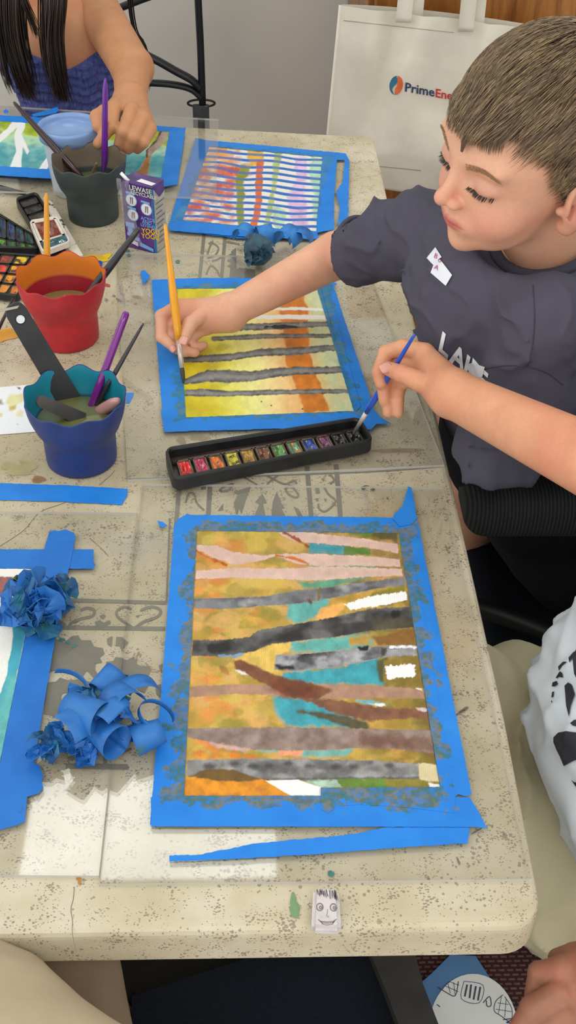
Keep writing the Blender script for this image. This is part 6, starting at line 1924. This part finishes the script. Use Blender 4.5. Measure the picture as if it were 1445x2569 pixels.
crown = np.array([0, -6.0, 10.0])
def project_head(q, lift):
    # push a local point onto the hair cap
    c0 = np.array([0, -1.3, 3.0]); d = q - c0; r = np.array([7.65, 9.1, 8.5])
    k = 1 / math.sqrt(((d / r) ** 2).sum() + 1e-9); p = c0 + d * k
    c1 = np.array([0, 2.7, 2.6]); e = p - c1; r1 = np.array([6.45, 6.15, 5.85]); k1 = math.sqrt(((e / r1) ** 2).sum())
    if k1 < 1 and p[1] > 2: p = c1 + e / k1
    nrm = (p - c0) / (r ** 2); nrm /= np.linalg.norm(nrm); return p + nrm * lift, nrm
def gen_hair(rg):
    v = rg.normal(size=3); v[2] = abs(v[2]) * 1.2 - .45; v /= np.linalg.norm(v)
    q = np.array([0, -1.0, 3.0]) + v * 8
    p, nrm = project_head(q, 0)
    zl = hairline(p[None])[0]
    if p[2] < zl + .3: return None
    top = p[2] > 5.5
    L_ = rg.uniform(2.2, 4.0) if top else rg.uniform(.9, 1.8)
    fl = p - crown; fl[1] += 7 if top else 1.5
    fl[2] -= 3.0
    if abs(p[0]) < 4 and p[1] > 0: fl[0] *= .45
    fl = fl + rg.normal(size=3) * .9
    out = []; cur = p.copy()
    for k in range(7):
        s = k / 6; lift = (.10 + (.45 if top else .15) * math.sin(s * 2.2) + rg.uniform(0, .05))
        pp, nn_ = project_head(cur, lift)
        if k > 1 and pp[2] < zl - 1.3: break
        out.append(hC + hR @ pp * hs)
        f2 = fl - (fl @ nn_) * nn_; f2 /= np.linalg.norm(f2) + 1e-9; cur = cur + f2 * L_ / 6
    return out if len(out) > 3 else None
strands('hair_strands', hair_o, gen_hair, 11000, .00042, [(108, 88, 64), (136, 112, 82), (84, 68, 52), (164, 138, 102), (120, 98, 76)], 5)
def gen_fringe(rg):
    a = rg.uniform(-1, 1); x = a * 4.2; tip = rg.random() < .22
    p = np.array([x, 7.2 - .12 * x * x, 7.0]); out = []
    L_ = (rg.uniform(2.2, 3.2) if not tip else 3.9) * (1 if abs(x) < 3.4 else .6)
    if tip: p[0] = rg.uniform(-1.6, .3)
    for k in range(7):
        s = k / 6; pp, _ = project_head(p + np.array([(-.4 if not tip else (-.75 - p[0]) * .95) * s, .2 * s, -L_ * s]), .12 + .12 * s)
        out.append(hC + hR @ pp * hs)
    return out
strands('fringe', hair_o, gen_fringe, 900, .00040, [(92, 74, 52), (110, 90, 66), (76, 60, 46)], 6)
# brows and lashes
def on_face(x, y0, z, lift=.0):
    q = np.array([[x, y, z] for y in np.linspace(11, 4, 60)]); W_ = hC + q @ hR.T * hs; d = headfn(W_, hC, hR, hs)
    i = int(np.argmax(d < 0)); return q[i] + np.array([0, lift, 0])
def gen_brow(rg, sg=-1):
    s = rg.uniform(0, 1); x = 1.4 + 3.6 * s; z = 1.75 + .75 * math.sin(s * 2.4) - .35 * s + rg.uniform(-.34, .34) * (1 - .5 * s)
    b0 = on_face(sg * x, 0, z, .05); b1 = b0 + np.array([sg * .5, -.12 * s * 3 * .4, .10 - .22 * s]); 
    return [hC + hR @ (b0 * (1 - k) + b1 * k) * hs for k in (0, .33, .66, 1)]
strands('eyebrow', boy, lambda r_: gen_brow(r_, 1), 350, .00013, [(168, 126, 92)], 17)
strands('eyebrow', boy, gen_brow, 420, .00013, [(168, 126, 92), (180, 138, 104)], 7)
def gen_lash(rg, sg=-1):
    s = rg.uniform(0, 1); x = 1.7 + 2.75 * s
    b0 = on_face(sg * x, 0, -.42 - .16 * math.sin(s * 3.1), .02); L_ = rg.uniform(.55, .85)
    return [hC + hR @ (b0 + np.array([sg * (s - .25) * .5 * k, .62 * k, -.62 * k + .22 * k * k]) * L_) * hs for k in (0, .3, .6, 1)]
strands('eyelashes', boy, lambda r_: gen_lash(r_, 1), 190, .00017, [(50, 38, 34)], 18)
strands('eyelashes', boy, gen_lash, 210, .00017, [(50, 38, 34)], 8)

# ============ child in the white tee ============
wt = thing('person', 'child in a white t-shirt with black print and khaki trousers, holding the slim blue brush', 'person')
SKW = (222, 160, 124)
sR = np.array([.500, .775, 1.000]); sL = np.array([.500, .520, .985]); hip = np.array([.455, .665, .53]); chest = np.array([.485, .655, .90])
W2 = at(1136, 988, .868); E2 = at(1600, 1215, .905)
palm2 = [(E2, W2, .0330, .0225), (W2, at(1064, 885, .866), .0200, .0100), (W2, at(1050, 905, .856), .0200, .0095), (W2, at(1046, 930, .846), .0190, .0088), (W2, at(1052, 958, .838), .0180, .0080), (at(1130, 985, .868), at(1072, 960, .864), .0185, .0115)]
f2 = [([at(1066, 884, .870), at(1012, 872, .868), at(968, 884, .862), at(950, 935, .848), at(956, 962, .840)], [.0098, .0086, .0076, .0070, .0062]),
      ([at(1105, 972, .866), at(1055, 958, .868), at(1008, 938, .866), at(972, 924, .860)], [.0125, .0102, .0090, .0070]),
      ([at(1050, 905, .858), at(985, 915, .846), at(962, 970, .834), at(965, 1006, .822)], [.0092, .0078, .0070, .0062]),
      ([at(1046, 930, .848), at(985, 950, .836), at(972, 1000, .822), at(974, 1034, .812)], [.0088, .0076, .0068, .0060]),
      ([at(1052, 952, .842), at(1003, 962, .832), at(998, 1005, .822), at(999, 1036, .812)], [.0078, .0068, .0062, .0055])]
h2 = hand(f2, palm2, kf=.0014)
def arm2(P): return smin(h2(P), S_cone(P, E2, sR, .034, .040), .012)
p2 = []
lo, hi = bbox([W2, E2, sR, at(940, 1040, .81), at(1010, 860, .87)], .045); p2.append(solid_part(arm2, lo, hi, .0018, skincol(SKW, seed=5)))
# left hand, low at the right corner
SKD = (164, 112, 90)
W3 = at(1490, 2440, .62); E3 = at(1700, 2430, .70)
palm3 = [(E3, W3, .031, .022), (W3, at(1412, 2428, .628), .021, .011), (W3, at(1425, 2488, .620), .021, .011), (W3, at(1432, 2545, .608), .020, .010), (W3, at(1440, 2600, .60), .020, .010)]
f3 = [([at(1405, 2434, .628), at(1352, 2440, .618), at(1338, 2498, .602)], [.0110, .0090, .0076]),
      ([at(1405, 2490, .622), at(1335, 2530, .612), at(1298, 2590, .592)], [.0112, .0100, .0086]),
      ([at(1415, 2545, .612), at(1350, 2600, .600), at(1330, 2660, .58)], [.0125, .0108, .009]),
      ([at(1425, 2600, .60), at(1375, 2660, .59), at(1370, 2700, .57)], [.0115, .0095, .008]),
      ([at(1480, 2420, .625), at(1440, 2398, .622), at(1400, 2405, .61)], [.012, .0105, .0085])]
h3 = hand(f3, palm3, kf=.0015, kp=.010)
def arm3(P): return smin(h3(P), S_cone(P, E3, sL, .032, .040), .015)
lo, hi = bbox([W3, E3, sL, at(1290, 2660, .57)], .05); p2.append(solid_part(arm3, lo, hi, .0022, skincol(SKD, seed=6)))
hC2 = np.array([.47, .66, 1.20]); f_ = np.array([-.93, .22, -.28]); f_ /= np.linalg.norm(f_); u_ = np.array([-.3, 0, 1.]); u_ = u_ - (u_ @ f_) * f_; u_ /= np.linalg.norm(u_); hR2 = np.stack([np.cross(f_, u_), f_, u_], 1)
p2.append(solid_part(lambda P: headfn(P, hC2, hR2, .0092), hC2 - .16, hC2 + .15, .003, lambda V: headcol(V, hC2, hR2, .0092, SKW)))
kW = [np.array([.05, .785, .535]), np.array([.05, .64, .53])]
def core2(P):
    d = limb(P, [chest, hip], [.085, .09], .03)
    for k, y in zip(kW, (.06, -.06)): d = smin(d, limb(P, [hip + [0, y, 0], k, k + [.02, .16, -.44]], [.06, .045, .03], .02), .02)
    return smin(d, S_cone(P, sR, sL, .04, .04), .03)
lo, hi = bbox([chest, hip, kW[0], kW[1], sR, sL, kW[0] + [0, 0, -.46]], .09); p2.append(solid_part(core2, lo, hi, .009, skincol(SKW)))
V, F, C_ = join(p2); link('body', mesh_np('c', V, F, C_), wt, M_skin)
nail('thumb_nail', at(968, 921, .8690), at(958, 925, .86) - at(985, 915, .862), np.array([.05, -.55, .83]), .0054, .0062, wt, )
def hair2(P):
    q = (P - hC2) @ hR2 / .0092; d = S_ell(q, (0, -1.2, 3.4), (8.0, 9.7, 8.9)); return smax(d, (hairline(q) - q[:, 2]) * .7, .6) * .0092
V, F = surface(hair2, hC2 - .12, hC2 + .13, .004); link('hair', mesh_np('h', V, F), wt, M_hair.m)
# trousers
M_khk = cloth_mat('khaki_cloth', (194, 186, 154), var=.05)
def trous(P):
    d = smin(S_cone(P, hip + [.02, .075, .0], kW[0], .100, .082), S_cone(P, hip + [.02, -.062, 0], kW[1], .100, .078), .06)
    d = smin(d, S_cone(P, hip + [.05, .05, -.01], hip + [.05, -.05, -.01], .11, .11), .05)
    d = smin(d, S_cone(P, kW[0], kW[0] + [.02, .16, -.43], .08, .065), .02); d = smin(d, S_cone(P, kW[1], kW[1] + [.02, .16, -.43], .08, .065), .02)
    x, y, z = P[:, 0], P[:, 1], P[:, 2]
    g = .009 * np.sin((x * 1.0 + (y - .65) * .35) * 120 + 5 * vnoise(y * 9, z * 9, None, 3)) * np.exp(-((y - .80) / .10) ** 2)
    g2 = .0065 * np.sin((x * .9 - (y - .6) * .25) * 85 + 4 * vnoise(y * 7, z * 5, None, 8)) * np.exp(-((y - .62) / .12) ** 2)
    return d + g * .6 + g2 * .6 + crease(P, (18, 6, 12), .009, 61) + wr(P, (16, 12, 16), .004, 21)
lo, hi = bbox([kW[0], kW[1], hip, kW[0] + [0, 0, -.42]], .17); V, F = surface(trous, lo, hi, .0045); V = relax(V, F, 1); tro = link('trousers', mesh_np('t', V, F), wt, M_khk)
# white tee
M_wt = cloth_mat('white_jersey', (200, 207, 214), var=.03)
slW = sR + (E2 - sR) * .62; dW = (E2 - sR) / np.linalg.norm(E2 - sR); slV = sL + (E3 - sL) * .5; dV = (E3 - sL) / np.linalg.norm(E3 - sL)
def wtee(P):
    belly = np.array([.405, .665, .685])
    d = S_cone(P, chest, belly, .125, .135, (np.array([1, 0, 0.]), 1.1)); d = smin(d, S_cone(P, belly, hip + [0, 0, .02], .135, .15), .05)
    d = smin(d, S_cone(P, sR, sL, .05, .05), .05)
    d = smin(d, S_cone(P, chest, hC2 + [0.02, 0, -.15], .07, .05), .05)
    hang = S_ell(P, np.array([.335, .600, .665]), (.075, .13, .055)); d = smin(d, hang, .05)
    tail = S_cone(P, np.array([.36, .58, .655]), np.array([.39, .46, .625]), .055, .040); d = smin(d, tail, .03)
    d = smin(d, np.maximum(S_cone(P, sR, slW, .055, .046), (P - slW) @ dW), .02); d = smin(d, np.maximum(S_cone(P, sL, slV, .055, .046), (P - slV) @ dV), .02)
    x, y, z = P[:, 0], P[:, 1], P[:, 2]
    g = .0042 * np.sin((x * .8 + z * .9 + y * .25) * 115 + 5 * vnoise(y * 8, z * 8, None, 13))
    return np.maximum(d + g * .6 + crease(P, (9, 16, 12), .006, 71) + crease(P, (20, 8, 22), .005, 73) + wr(P, (14, 14, 14), .005, 31), .60 - z)
lo, hi = bbox([sR, sL, hip, slW, slV, np.array([.26, .46, .6]), hC2 + [0, 0, -.12]], .12); V, F = surface(wtee, lo, hi, .0042); V = relax(V, F, 1)
wto = link('t_shirt', mesh_np('t', V, F), wt, M_wt); bvW = bvh_of(wto)
M_bk = simple('black_shirt_print', (30, 32, 40), .7, .1, 60)
for pl in ([(1385, 1972), (1388, 1850), (1400, 1838), (1420, 1834), (1432, 1836), (1470, 1840), (1470, 1900), (1440, 1908), (1414, 1922), (1405, 1900), (1395, 1880), (1388, 1862)][1:],
           [(1416, 1720), (1425, 1712), (1434, 1718), (1442, 1742), (1432, 1770), (1427, 1798), (1420, 1770)], [(1436, 1650), (1445, 1628), (1500, 1600), (1500, 1720), (1452, 1715), (1440, 1690)],
           [(1426, 1650), (1438, 1636), (1470, 1618), (1470, 1626), (1440, 1645), (1428, 1662)], [(1394, 1700), (1404, 1684), (1410, 1688), (1412, 1700), (1402, 1698), (1398, 1702)], [(1386, 1712), (1396, 1708), (1400, 1716), (1392, 1722), (1384, 1722)],
           [(1385, 1736), (1390, 1734), (1388, 1748), (1383, 1750)], [(1382, 1758), (1385, 1757), (1384, 1764)], [(1430, 1814), (1440, 1806), (1490, 1798), (1490, 1812), (1444, 1822), (1436, 1820)], [(1432, 1956), (1440, 1962), (1490, 1972), (1490, 1984), (1446, 1976)],
           [(1400, 1672), (1412, 1660), (1422, 1660), (1410, 1670), (1402, 1682)]):
    try: print_poly('shirt_print', pl, bvW, M_bk, wto, 6, .002)
    except Exception as ex_: print('print', ex_)

# ============ the girl ============
gl_ = thing('person', 'girl with long dark hair in a blue ruched top, dipping a purple brush', 'person')
SKG = (196, 140, 100)
gC = atY(185, 150, 2.03)           # chest
gS = atd(228, -2, 1.99); gSr = gS + np.array([-.235, .02, 0.0]); gE = atd(332, 172, 1.80); gW = atd(327, 252, 1.665)
def G(x, y, dep): return atd(x, y, dep)
palm4 = [(gE, gW, .0300, .0225), (gW, G(290, 268, 1.60), .0200, .0100), (gW, G(330, 276, 1.60), .0200, .0105), (gW, G(362, 298, 1.60), .0200, .0100), (gW, G(378, 325, 1.605), .0190, .0090), (gW, G(268, 285, 1.61), .018, .0105)]
f4 = [([G(288, 268, 1.598), G(278, 318, 1.575), G(246, 360, 1.585)], [.0100, .0092, .0075]),
      ([G(330, 276, 1.595), G(310, 330, 1.570), G(298, 366, 1.590)], [.0102, .0094, .0078]),
      ([G(360, 298, 1.597), G(336, 345, 1.572), G(322, 374, 1.592)], [.0098, .0090, .0075]),
      ([G(378, 324, 1.600), G(360, 358, 1.580), G(345, 374, 1.598)], [.0088, .0080, .0070]),
      ([G(290, 272, 1.615), G(262, 282, 1.60), G(243, 292, 1.585), G(246, 318, 1.580)], [.0120, .0108, .0098, .0080])]
h4 = hand(f4, palm4, kf=.003, kp=.010)
def armg(P): return smin(h4(P), S_cone(P, gE, gS, .0325, .0385), .012)
p3 = []
lo, hi = bbox([gE, gS, gW, G(240, 380, 1.58), G(385, 330, 1.6)], .05); p3.append(solid_part(armg, lo, hi, .0022, skincol(SKG, (206, 140, 104), seed=9)))
gErr = gSr + np.array([-.05, -.06, -.16])
def coreg(P):
    d = limb(P, [gC + [-.01, 0, .0], gC + [0, .02, -.28]], [.088, .085], .03)
    d = np.minimum(d, 9); sh = S_cone(P, gS + [-.01, .01, -.01], gSr, .042, .042); d = smin(d, sh, .06)
    d = smin(d, S_ell(P, gC + [-.01, -.01, .02], (.115, .070, .08)), .03)
    d = smin(d, limb(P, [gSr, gErr, gErr + [.0, -.10, .03]], [.040, .032, .026], .01), .015)
    return smin(d, S_cone(P, (gS + gSr) / 2, (gS + gSr) / 2 + [0, -.03, .10], .045, .038), .03)
lo, hi = bbox([gC, gS, gSr, gErr, gC + [0, 0, -.35], gC + [0, 0, .2]], .12); p3.append(solid_part(coreg, lo, hi, .005, skincol(SKG, seed=10)))
ghC = (gS + gSr) / 2 + np.array([.0, -.045, .215]); f_ = np.array([.25, -.80, -.55]); f_ /= np.linalg.norm(f_); u_ = np.array([0, -.2, 1.]); u_ = u_ - (u_ @ f_) * f_; u_ /= np.linalg.norm(u_); ghR = np.stack([np.cross(f_, u_), f_, u_], 1)
p3.append(solid_part(lambda P: headfn(P, ghC, ghR, .0092), ghC - .16, ghC + .15, .003, lambda V: headcol(V, ghC, ghR, .0092, SKG)))
V, F, C_ = join(p3); link('body', mesh_np('g', V, F, C_), gl_, M_skin)
# ruched top
nt = NT('ruched_blue'); co_ = nt.coord(1, (60, 60, 22)); f = nt.noise(2.2, 4, .6, co_, 1.2)
nt.link(nt.ramp(f, [(.3, L4((42, 48, 98))), (.5, L4((72, 82, 148))), (.7, L4((92, 104, 172)))]), nt.b.inputs['Base Color']); nt.b.inputs['Roughness'].default_value = .8; nt.bump(f, .8, .004)
topz = atY(180, 140, gC[1] - .08)[2]
def gtop(P):
    d = limb(P, [gC + [-.01, 0, .0], gC + [0, .02, -.28]], [.093, .095], .03); d = smin(d, S_ell(P, gC + [-.01, -.01, .02], (.122, .077, .085)), .03)
    x, y, z = P[:, 0], P[:, 1], P[:, 2]
    d = d + .0022 * np.sin(z * 420 + 6 * vnoise(x * 40, y * 40, None, 2)) + .003 * (vnoise(x * 120, y * 120, z * 30, 4) - .5)
    lim = topz + .010 * np.clip(np.abs(x - gC[0] + .01) / .1 - .35, 0, 2) ** 1.5 * 4 - .018 * np.exp(-((x - gC[0]) / .03) ** 2)
    return np.maximum(d, z - lim)
lo, hi = bbox([gC, gC + [0, 0, -.35], gC + [0, 0, .08]], .14); V, F = surface(gtop, lo, hi, .0035); link('ruched_top', mesh_np('g', V, F), gl_, nt.m)
# long hair
def ghair(P):
    q = (P - ghC) @ ghR / .0092; d = S_ell(q, (0, -1.2, 3.3), (8.2, 9.9, 9.0)); return smax(d, (5.0 - 12 * np.clip(np.abs(q[:, 0]) / 7 - .3, 0, 1) - q[:, 2]) * .7 - 2 * (q[:, 1] < 0), .6) * .0092
V, F = surface(ghair, ghC - .13, ghC + .13, .004)
M_dh = simple('dark_hair', (34, 24, 24), .4, .2, 200); gh = link('hair', mesh_np('h', V, F), gl_, M_dh)
def lock(paths, spread0, spread1, Yd):
    def g(rg):
        p = paths[rg.integers(len(paths))]; a, b = rg.normal(size=2); out = []
        e = rg.uniform(.86, 1.0); K = smooth_path([np.array([x, y, Y_]) for x, y, Y_ in p], 5); m_ = int(len(K) * e)
        for k in range(0, m_):
            s = k / len(K); w_ = spread0 + (spread1 - spread0) * s
            q = K[k]; P_ = atY(q[0] + a * w_ + 3 * math.sin(s * 6 + b * 2), q[1], q[2]); P_[1] += b * .006; out.append(P_)
        return out
    return g
Yh = 1.90
strands('hair_lock', gh, lock([[(20, -330, 1.93), (16, -120, 1.92), (18, 0, Yh), (26, 90, Yh), (50, 180, Yh), (84, 262, 1.92)], [(45, -330, 1.93), (36, -100, 1.92), (36, 0, Yh), (42, 90, Yh), (58, 170, Yh), (76, 258, 1.92)]], 8, 11, Yh), 650, .0011, [(38, 26, 24), (52, 38, 34), (26, 18, 18), (70, 52, 44)], 21)
strands('hair_lock', gh, lock([[(120, -330, 1.93), (128, -120, 1.91), (127, 0, 1.88), (128, 90, 1.88), (138, 170, 1.88), (168, 268, 1.90)], [(135, -330, 1.93), (138, -100, 1.91), (138, 0, 1.88), (134, 90, 1.88), (142, 170, 1.88), (156, 262, 1.90)]], 9, 9, Yh), 850, .0011, [(38, 26, 24), (52, 38, 34), (26, 18, 18), (66, 48, 42)], 22)
strands('hair_lock', gh, lock([[(60, -330, 1.93), (52, -60, 1.92), (60, 0, Yh), (80, 50, Yh), (98, 100, Yh)], [(2, -300, 1.93), (-4, 0, Yh), (4, 120, Yh), (16, 190, Yh), (34, 240, Yh)]], 3, 5, Yh), 90, .0010, [(40, 28, 26)], 23)
strands('hair_lock', gh, lock([[(300, -300, 2.12), (330, 40, 2.12), (360, 110, 2.12), (374, 180, 2.12), (374, 240, 2.12)]], 3, 2, 2.12), 22, .0007, [(40, 30, 28)], 24)

# ------------------------------------------------------------------ chairs and other things round the table
nt = NT('black_mesh_fabric'); wv_ = nt.new('TexWave', i_Scale=75.0, bands_direction='X'); wv_.inputs['Distortion'].default_value = .6; nt.link(nt.coord(1, (1, .45, .45)), wv_.inputs['Vector'])
nt.link(nt.ramp(wv_.outputs['Fac'], [(.3, L4((16, 18, 20))), (.8, L4((44, 50, 52)))]), nt.b.inputs['Base Color']); nt.b.inputs['Roughness'].default_value = .8; nt.bump(wv_.outputs['Fac'], .5, .0015)
M_mesh = nt.m; M_plb = simple('black_plastic', (20, 21, 24), .5, .1, 30); M_fabb = simple('navy_black_fabric', (24, 29, 38), .95, .12, 300, bump=.3, bscale=900, spec=.15)
ch = thing('office_chair', 'black ribbed mesh office chair the boy sits on', 'chair', 'chairs')
def rbox(name, c0, half, mat, par, r_=.03, R=None, h=.006):
    c0 = np.asarray(c0); half = np.asarray(half)
    def fn(P):
        q = (P - c0); q = q if R is None else q @ R; q = np.abs(q) - (half - r_)
        return np.linalg.norm(np.maximum(q, 0), axis=1) + np.minimum(q.max(1), 0) - r_
    pad = np.linalg.norm(half) if R is not None else half
    V, F = surface(fn, c0 - pad - .02, c0 + pad + .02, h); return link(name, mesh_np(name, V, F), par, mat)
ap = at(1178, 1236, .664)
rbox('armrest', (ap[0] + .150, ap[1] + .014, .642), (.155, .044, .032), M_mesh, ch, .026, h=.005)
tube('armrest_post', [(ap[0] + .16, ap[1] + .012, .61), (ap[0] + .17, ap[1] + .01, .46)], .016, M_plb, ch)
rbox('seat', (.54, 1.105, .362), (.24, .235, .035), M_fabb, ch, .03, h=.01)
rbox('seat_shell', (.55, 1.09, .305), (.20, .20, .03), M_plb, ch, .025, h=.01)
bk = np.array([.60, 1.12, .86]); a_ = math.radians(22); Rb = np.array([[math.cos(a_), -math.sin(a_), 0], [math.sin(a_), math.cos(a_), 0], [0, 0, 1]])
rbox('backrest', bk, (.028, .22, .26), M_mesh, ch, .025, Rb, h=.008)
tube('back_bracket', [(.66, 1.11, .40), (.70, 1.13, .55), (.655, 1.14, .72)], .018, M_plb, ch)
tube('gas_column', [(.55, 1.09, .29), (.55, 1.09, .10)], .028, M_plb, ch)
for k in range(5):
    a = k * 2 * math.pi / 5 + .3; e = np.array([.55 + .30 * math.cos(a), 1.09 + .30 * math.sin(a), .06])
    tube('base_spoke', [(.55, 1.09, .11), e], [.025, .018], M_plb, ch)
    tube('caster', [e + [-.012, 0, -.03], e + [.012, 0, -.03]], .028, M_plb, ch)
c2 = thing('black_frame_chair', 'black tube-framed chair under the child in the white t-shirt', 'chair', 'chairs')
tube('side_tube', smooth_path([at(1150, 1510, .46), at(1250, 1540, .46), at(1350, 1578, .455), at(1470, 1625, .45), at(1700, 1700, .44)], 5), .0125, M_plb, c2)
rbox('seat', (.50, .665, .405), (.22, .20, .025), M_plb, c2, .02, h=.01)
for x, y in ((.34, .50), (.34, .84), (.68, .50), (.68, .84)): tube('leg', [(x, y, 0), (x, y, .40)], .011, M_plb, c2)
rbox('backrest', (.74, .665, .78), (.015, .19, .15), M_plb, c2, .012, h=.01)
# near chair
c3 = thing('padded_chair', 'dark navy padded chair at the near table edge with black side band', 'chair', 'chairs')
nz = .50
slab('seat_cushion', [at(a, b, nz) for a, b in [(330, 2500), (480, 2448), (622, 2404), (640, 2250), (920, 2250), (934, 2404), (985, 2480), (1010, 2569), (1010, 2800), (330, 2800)]][::-1], .05, M_fabb, c3)
slab('seat_shade_slab', [at(a, b, nz - .055) for a, b in [(255, 2640), (255, 2230), (1000, 2230), (1075, 2640)]][::-1], .03, M_plb, c3)  # black slab added to stand in for the dark under the table
M_band = simple('black_webbing', (46, 44, 44), .6, .15, 60, bump=.2, bscale=300)
slab('side_band', [at(a, b, .535) for a, b in [(925, 2380), (1038, 2380), (1062, 2470), (1100, 2569), (1140, 2760), (1050, 2760), (1000, 2569), (962, 2470)]][::-1], .012, M_band, c3)
for x, y in ((-.12, .52), (.13, .52), (-.12, .24), (.13, .24)): tube('leg', [(x, y, 0), (x, y, .455)], .012, M_plb, c3)
# maroon seat
nt = NT('maroon_weave'); bt = nt.new('TexBrick', i_Scale=1.0); mp = nt.coord(1, (75, 75, 75)); nt.link(mp, bt.inputs['Vector'])
bt.inputs['Color1'].default_value = L4((128, 110, 100)); bt.inputs['Color2'].default_value = L4((112, 92, 84)); bt.inputs['Mortar'].default_value = L4((62, 22, 30)); bt.inputs['Mortar Size'].default_value = .11; bt.inputs['Brick Width'].default_value = .62; bt.inputs['Row Height'].default_value = .34; bt.inputs['Mortar Smooth'].default_value = .3
f = nt.noise(400, 2)
nt.link(nt.mix(nt.math('MULTIPLY', f, .75), bt.outputs['Color'], L4((58, 22, 30))), nt.b.inputs['Base Color']); nt.b.inputs['Roughness'].default_value = .9
c4 = thing('upholstered_stool', 'stool with maroon woven seat flecked with beige dashes, at the near right table corner', 'stool')
rbox('seat', (.33, .42, .415), (.19, .17, .035), nt.m, c4, .02, h=.008)
for x, y in ((.18, .29), (.48, .29), (.18, .55), (.48, .55)): tube('leg', [(x, y, 0), (x, y, .385)], .012, M_plb, c4)
# blue folder with the white doodled disc
M_blu = simple('blue_card', (84, 128, 178), .6, .06, 20); fo = thing('blue_folder', 'light blue folder with a white disc of black line doodles, lying on the maroon stool', 'folder')
fz_ = .4565
slab('cover', [at(a, b, fz_) for a, b in [(1030, 2640), (1040, 2480), (1085, 2440), (1130, 2395), (1193, 2398), (1300, 2562), (1345, 2640)]][::-1], .004, M_blu, fo)
dc = [(1187 + 112 * math.cos(q), 2585 + 142 * math.sin(q)) for q in np.linspace(0, 2 * math.pi, 49)[:-1]]
dd_ = slab('white_disc', [at(a, b, fz_ + .0006) for a, b in dc], .0005, M_card, fo)
M_dood = simple('marker_ink', (70, 68, 92), .6, .1)
bm = bmesh.new()
def dood(pts, w_):
    vs = [bm.verts.new(tuple(at(a, b, fz_ + .0009))) for a, b in sten_line(pts, w_)]
    fc = bm.faces.new(vs); fc.normal_update()
for pts, w_ in (([(1098, 2476), (1120, 2490), (1142, 2498), (1150, 2462)], 2.2), ([(1118, 2474), (1150, 2488)], 1.6), ([(1110, 2482), (1125, 2464), (1140, 2468), (1152, 2472)], 1.4), ([(1124, 2468), (1130, 2492)], 1.4), ([(1138, 2464), (1142, 2496)], 1.4),
                ([(1164, 2462), (1158, 2506), (1202, 2516), (1212, 2472), (1164, 2462)], 1.5), ([(1172, 2470), (1166, 2500)], 4.5), ([(1182, 2470), (1178, 2504)], 4.5), ([(1194, 2474), (1188, 2508)], 4.5), ([(1205, 2476), (1199, 2510)], 4.5),
                ([(1212, 2516), (1228, 2500), (1232, 2522), (1222, 2524), (1220, 2510)], 2.4), ([(1262, 2496), (1244, 2512), (1240, 2536), (1256, 2548), (1280, 2566)], 1.8), ([(1266, 2500), (1284, 2530), (1284, 2560)], 1.6), ([(1248, 2516), (1276, 2520)], 1.3), ([(1244, 2532), (1284, 2538)], 1.3), ([(1258, 2500), (1250, 2545)], 1.3), ([(1270, 2506), (1266, 2552)], 1.3), ([(1262, 2558), (1286, 2556), (1270, 2566), (1290, 2564)], 2.4), ([(1096, 2520), (1104, 2526)], 2.5)):
    dood(pts, w_)
bmesh.ops.triangulate(bm, faces=bm.faces)
for f in bm.faces:
    f.normal_update()
    if f.normal.z < 0: f.normal_flip()
me = bpy.data.meshes.new('d'); bm.to_mesh(me); bm.free(); link('doodles', me, dd_, M_dood, smooth=False)
# tan cloth at the lower left corner
tc_ = thing('tan_cloth', 'tan cloth in two soft folds hanging at the near left table edge', 'cloth')
M_tan = canvas_mat('tan_canvas', (176, 158, 132))
a1_, b1_ = at(-230, 2560, .70), at(190, 2850, .70)
def lob1(P):
    d = S_cone(P, a1_, b1_, .072, .070); d = smin(d, S_cone(P, a1_ + [0, 0, -.3], b1_ + [0, 0, -.3], .09, .09), .12)
    return d + wr(P, (12, 12, 12), .004, 51) + crease(P, (9, 14, 5), .007, 81)
lo, hi = bbox([a1_, b1_, a1_ + [0, 0, -.3]], .11); V, F = surface(lob1, lo, hi, .005); link('front_fold', mesh_np('f', V, F), tc_, M_tan)
a2_, b2_ = at(150, 2440, .585), at(190, 2750, .585)
def lob2(P):
    d = S_cone(P, a2_, b2_, .048, .055); d = smin(d, S_cone(P, a2_ + [-.07, 0, -.02], b2_ + [-.07, 0, -.02], .07, .07), .03); d = smin(d, S_cone(P, a2_ + [0, 0, -.12], b2_ + [0, 0, -.12], .055, .06), .05)
    return d + wr(P, (20, 12, 12), .004, 52)
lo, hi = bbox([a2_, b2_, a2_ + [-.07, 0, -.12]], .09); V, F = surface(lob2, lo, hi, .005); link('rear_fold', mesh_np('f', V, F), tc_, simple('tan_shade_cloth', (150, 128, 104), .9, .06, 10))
settle()
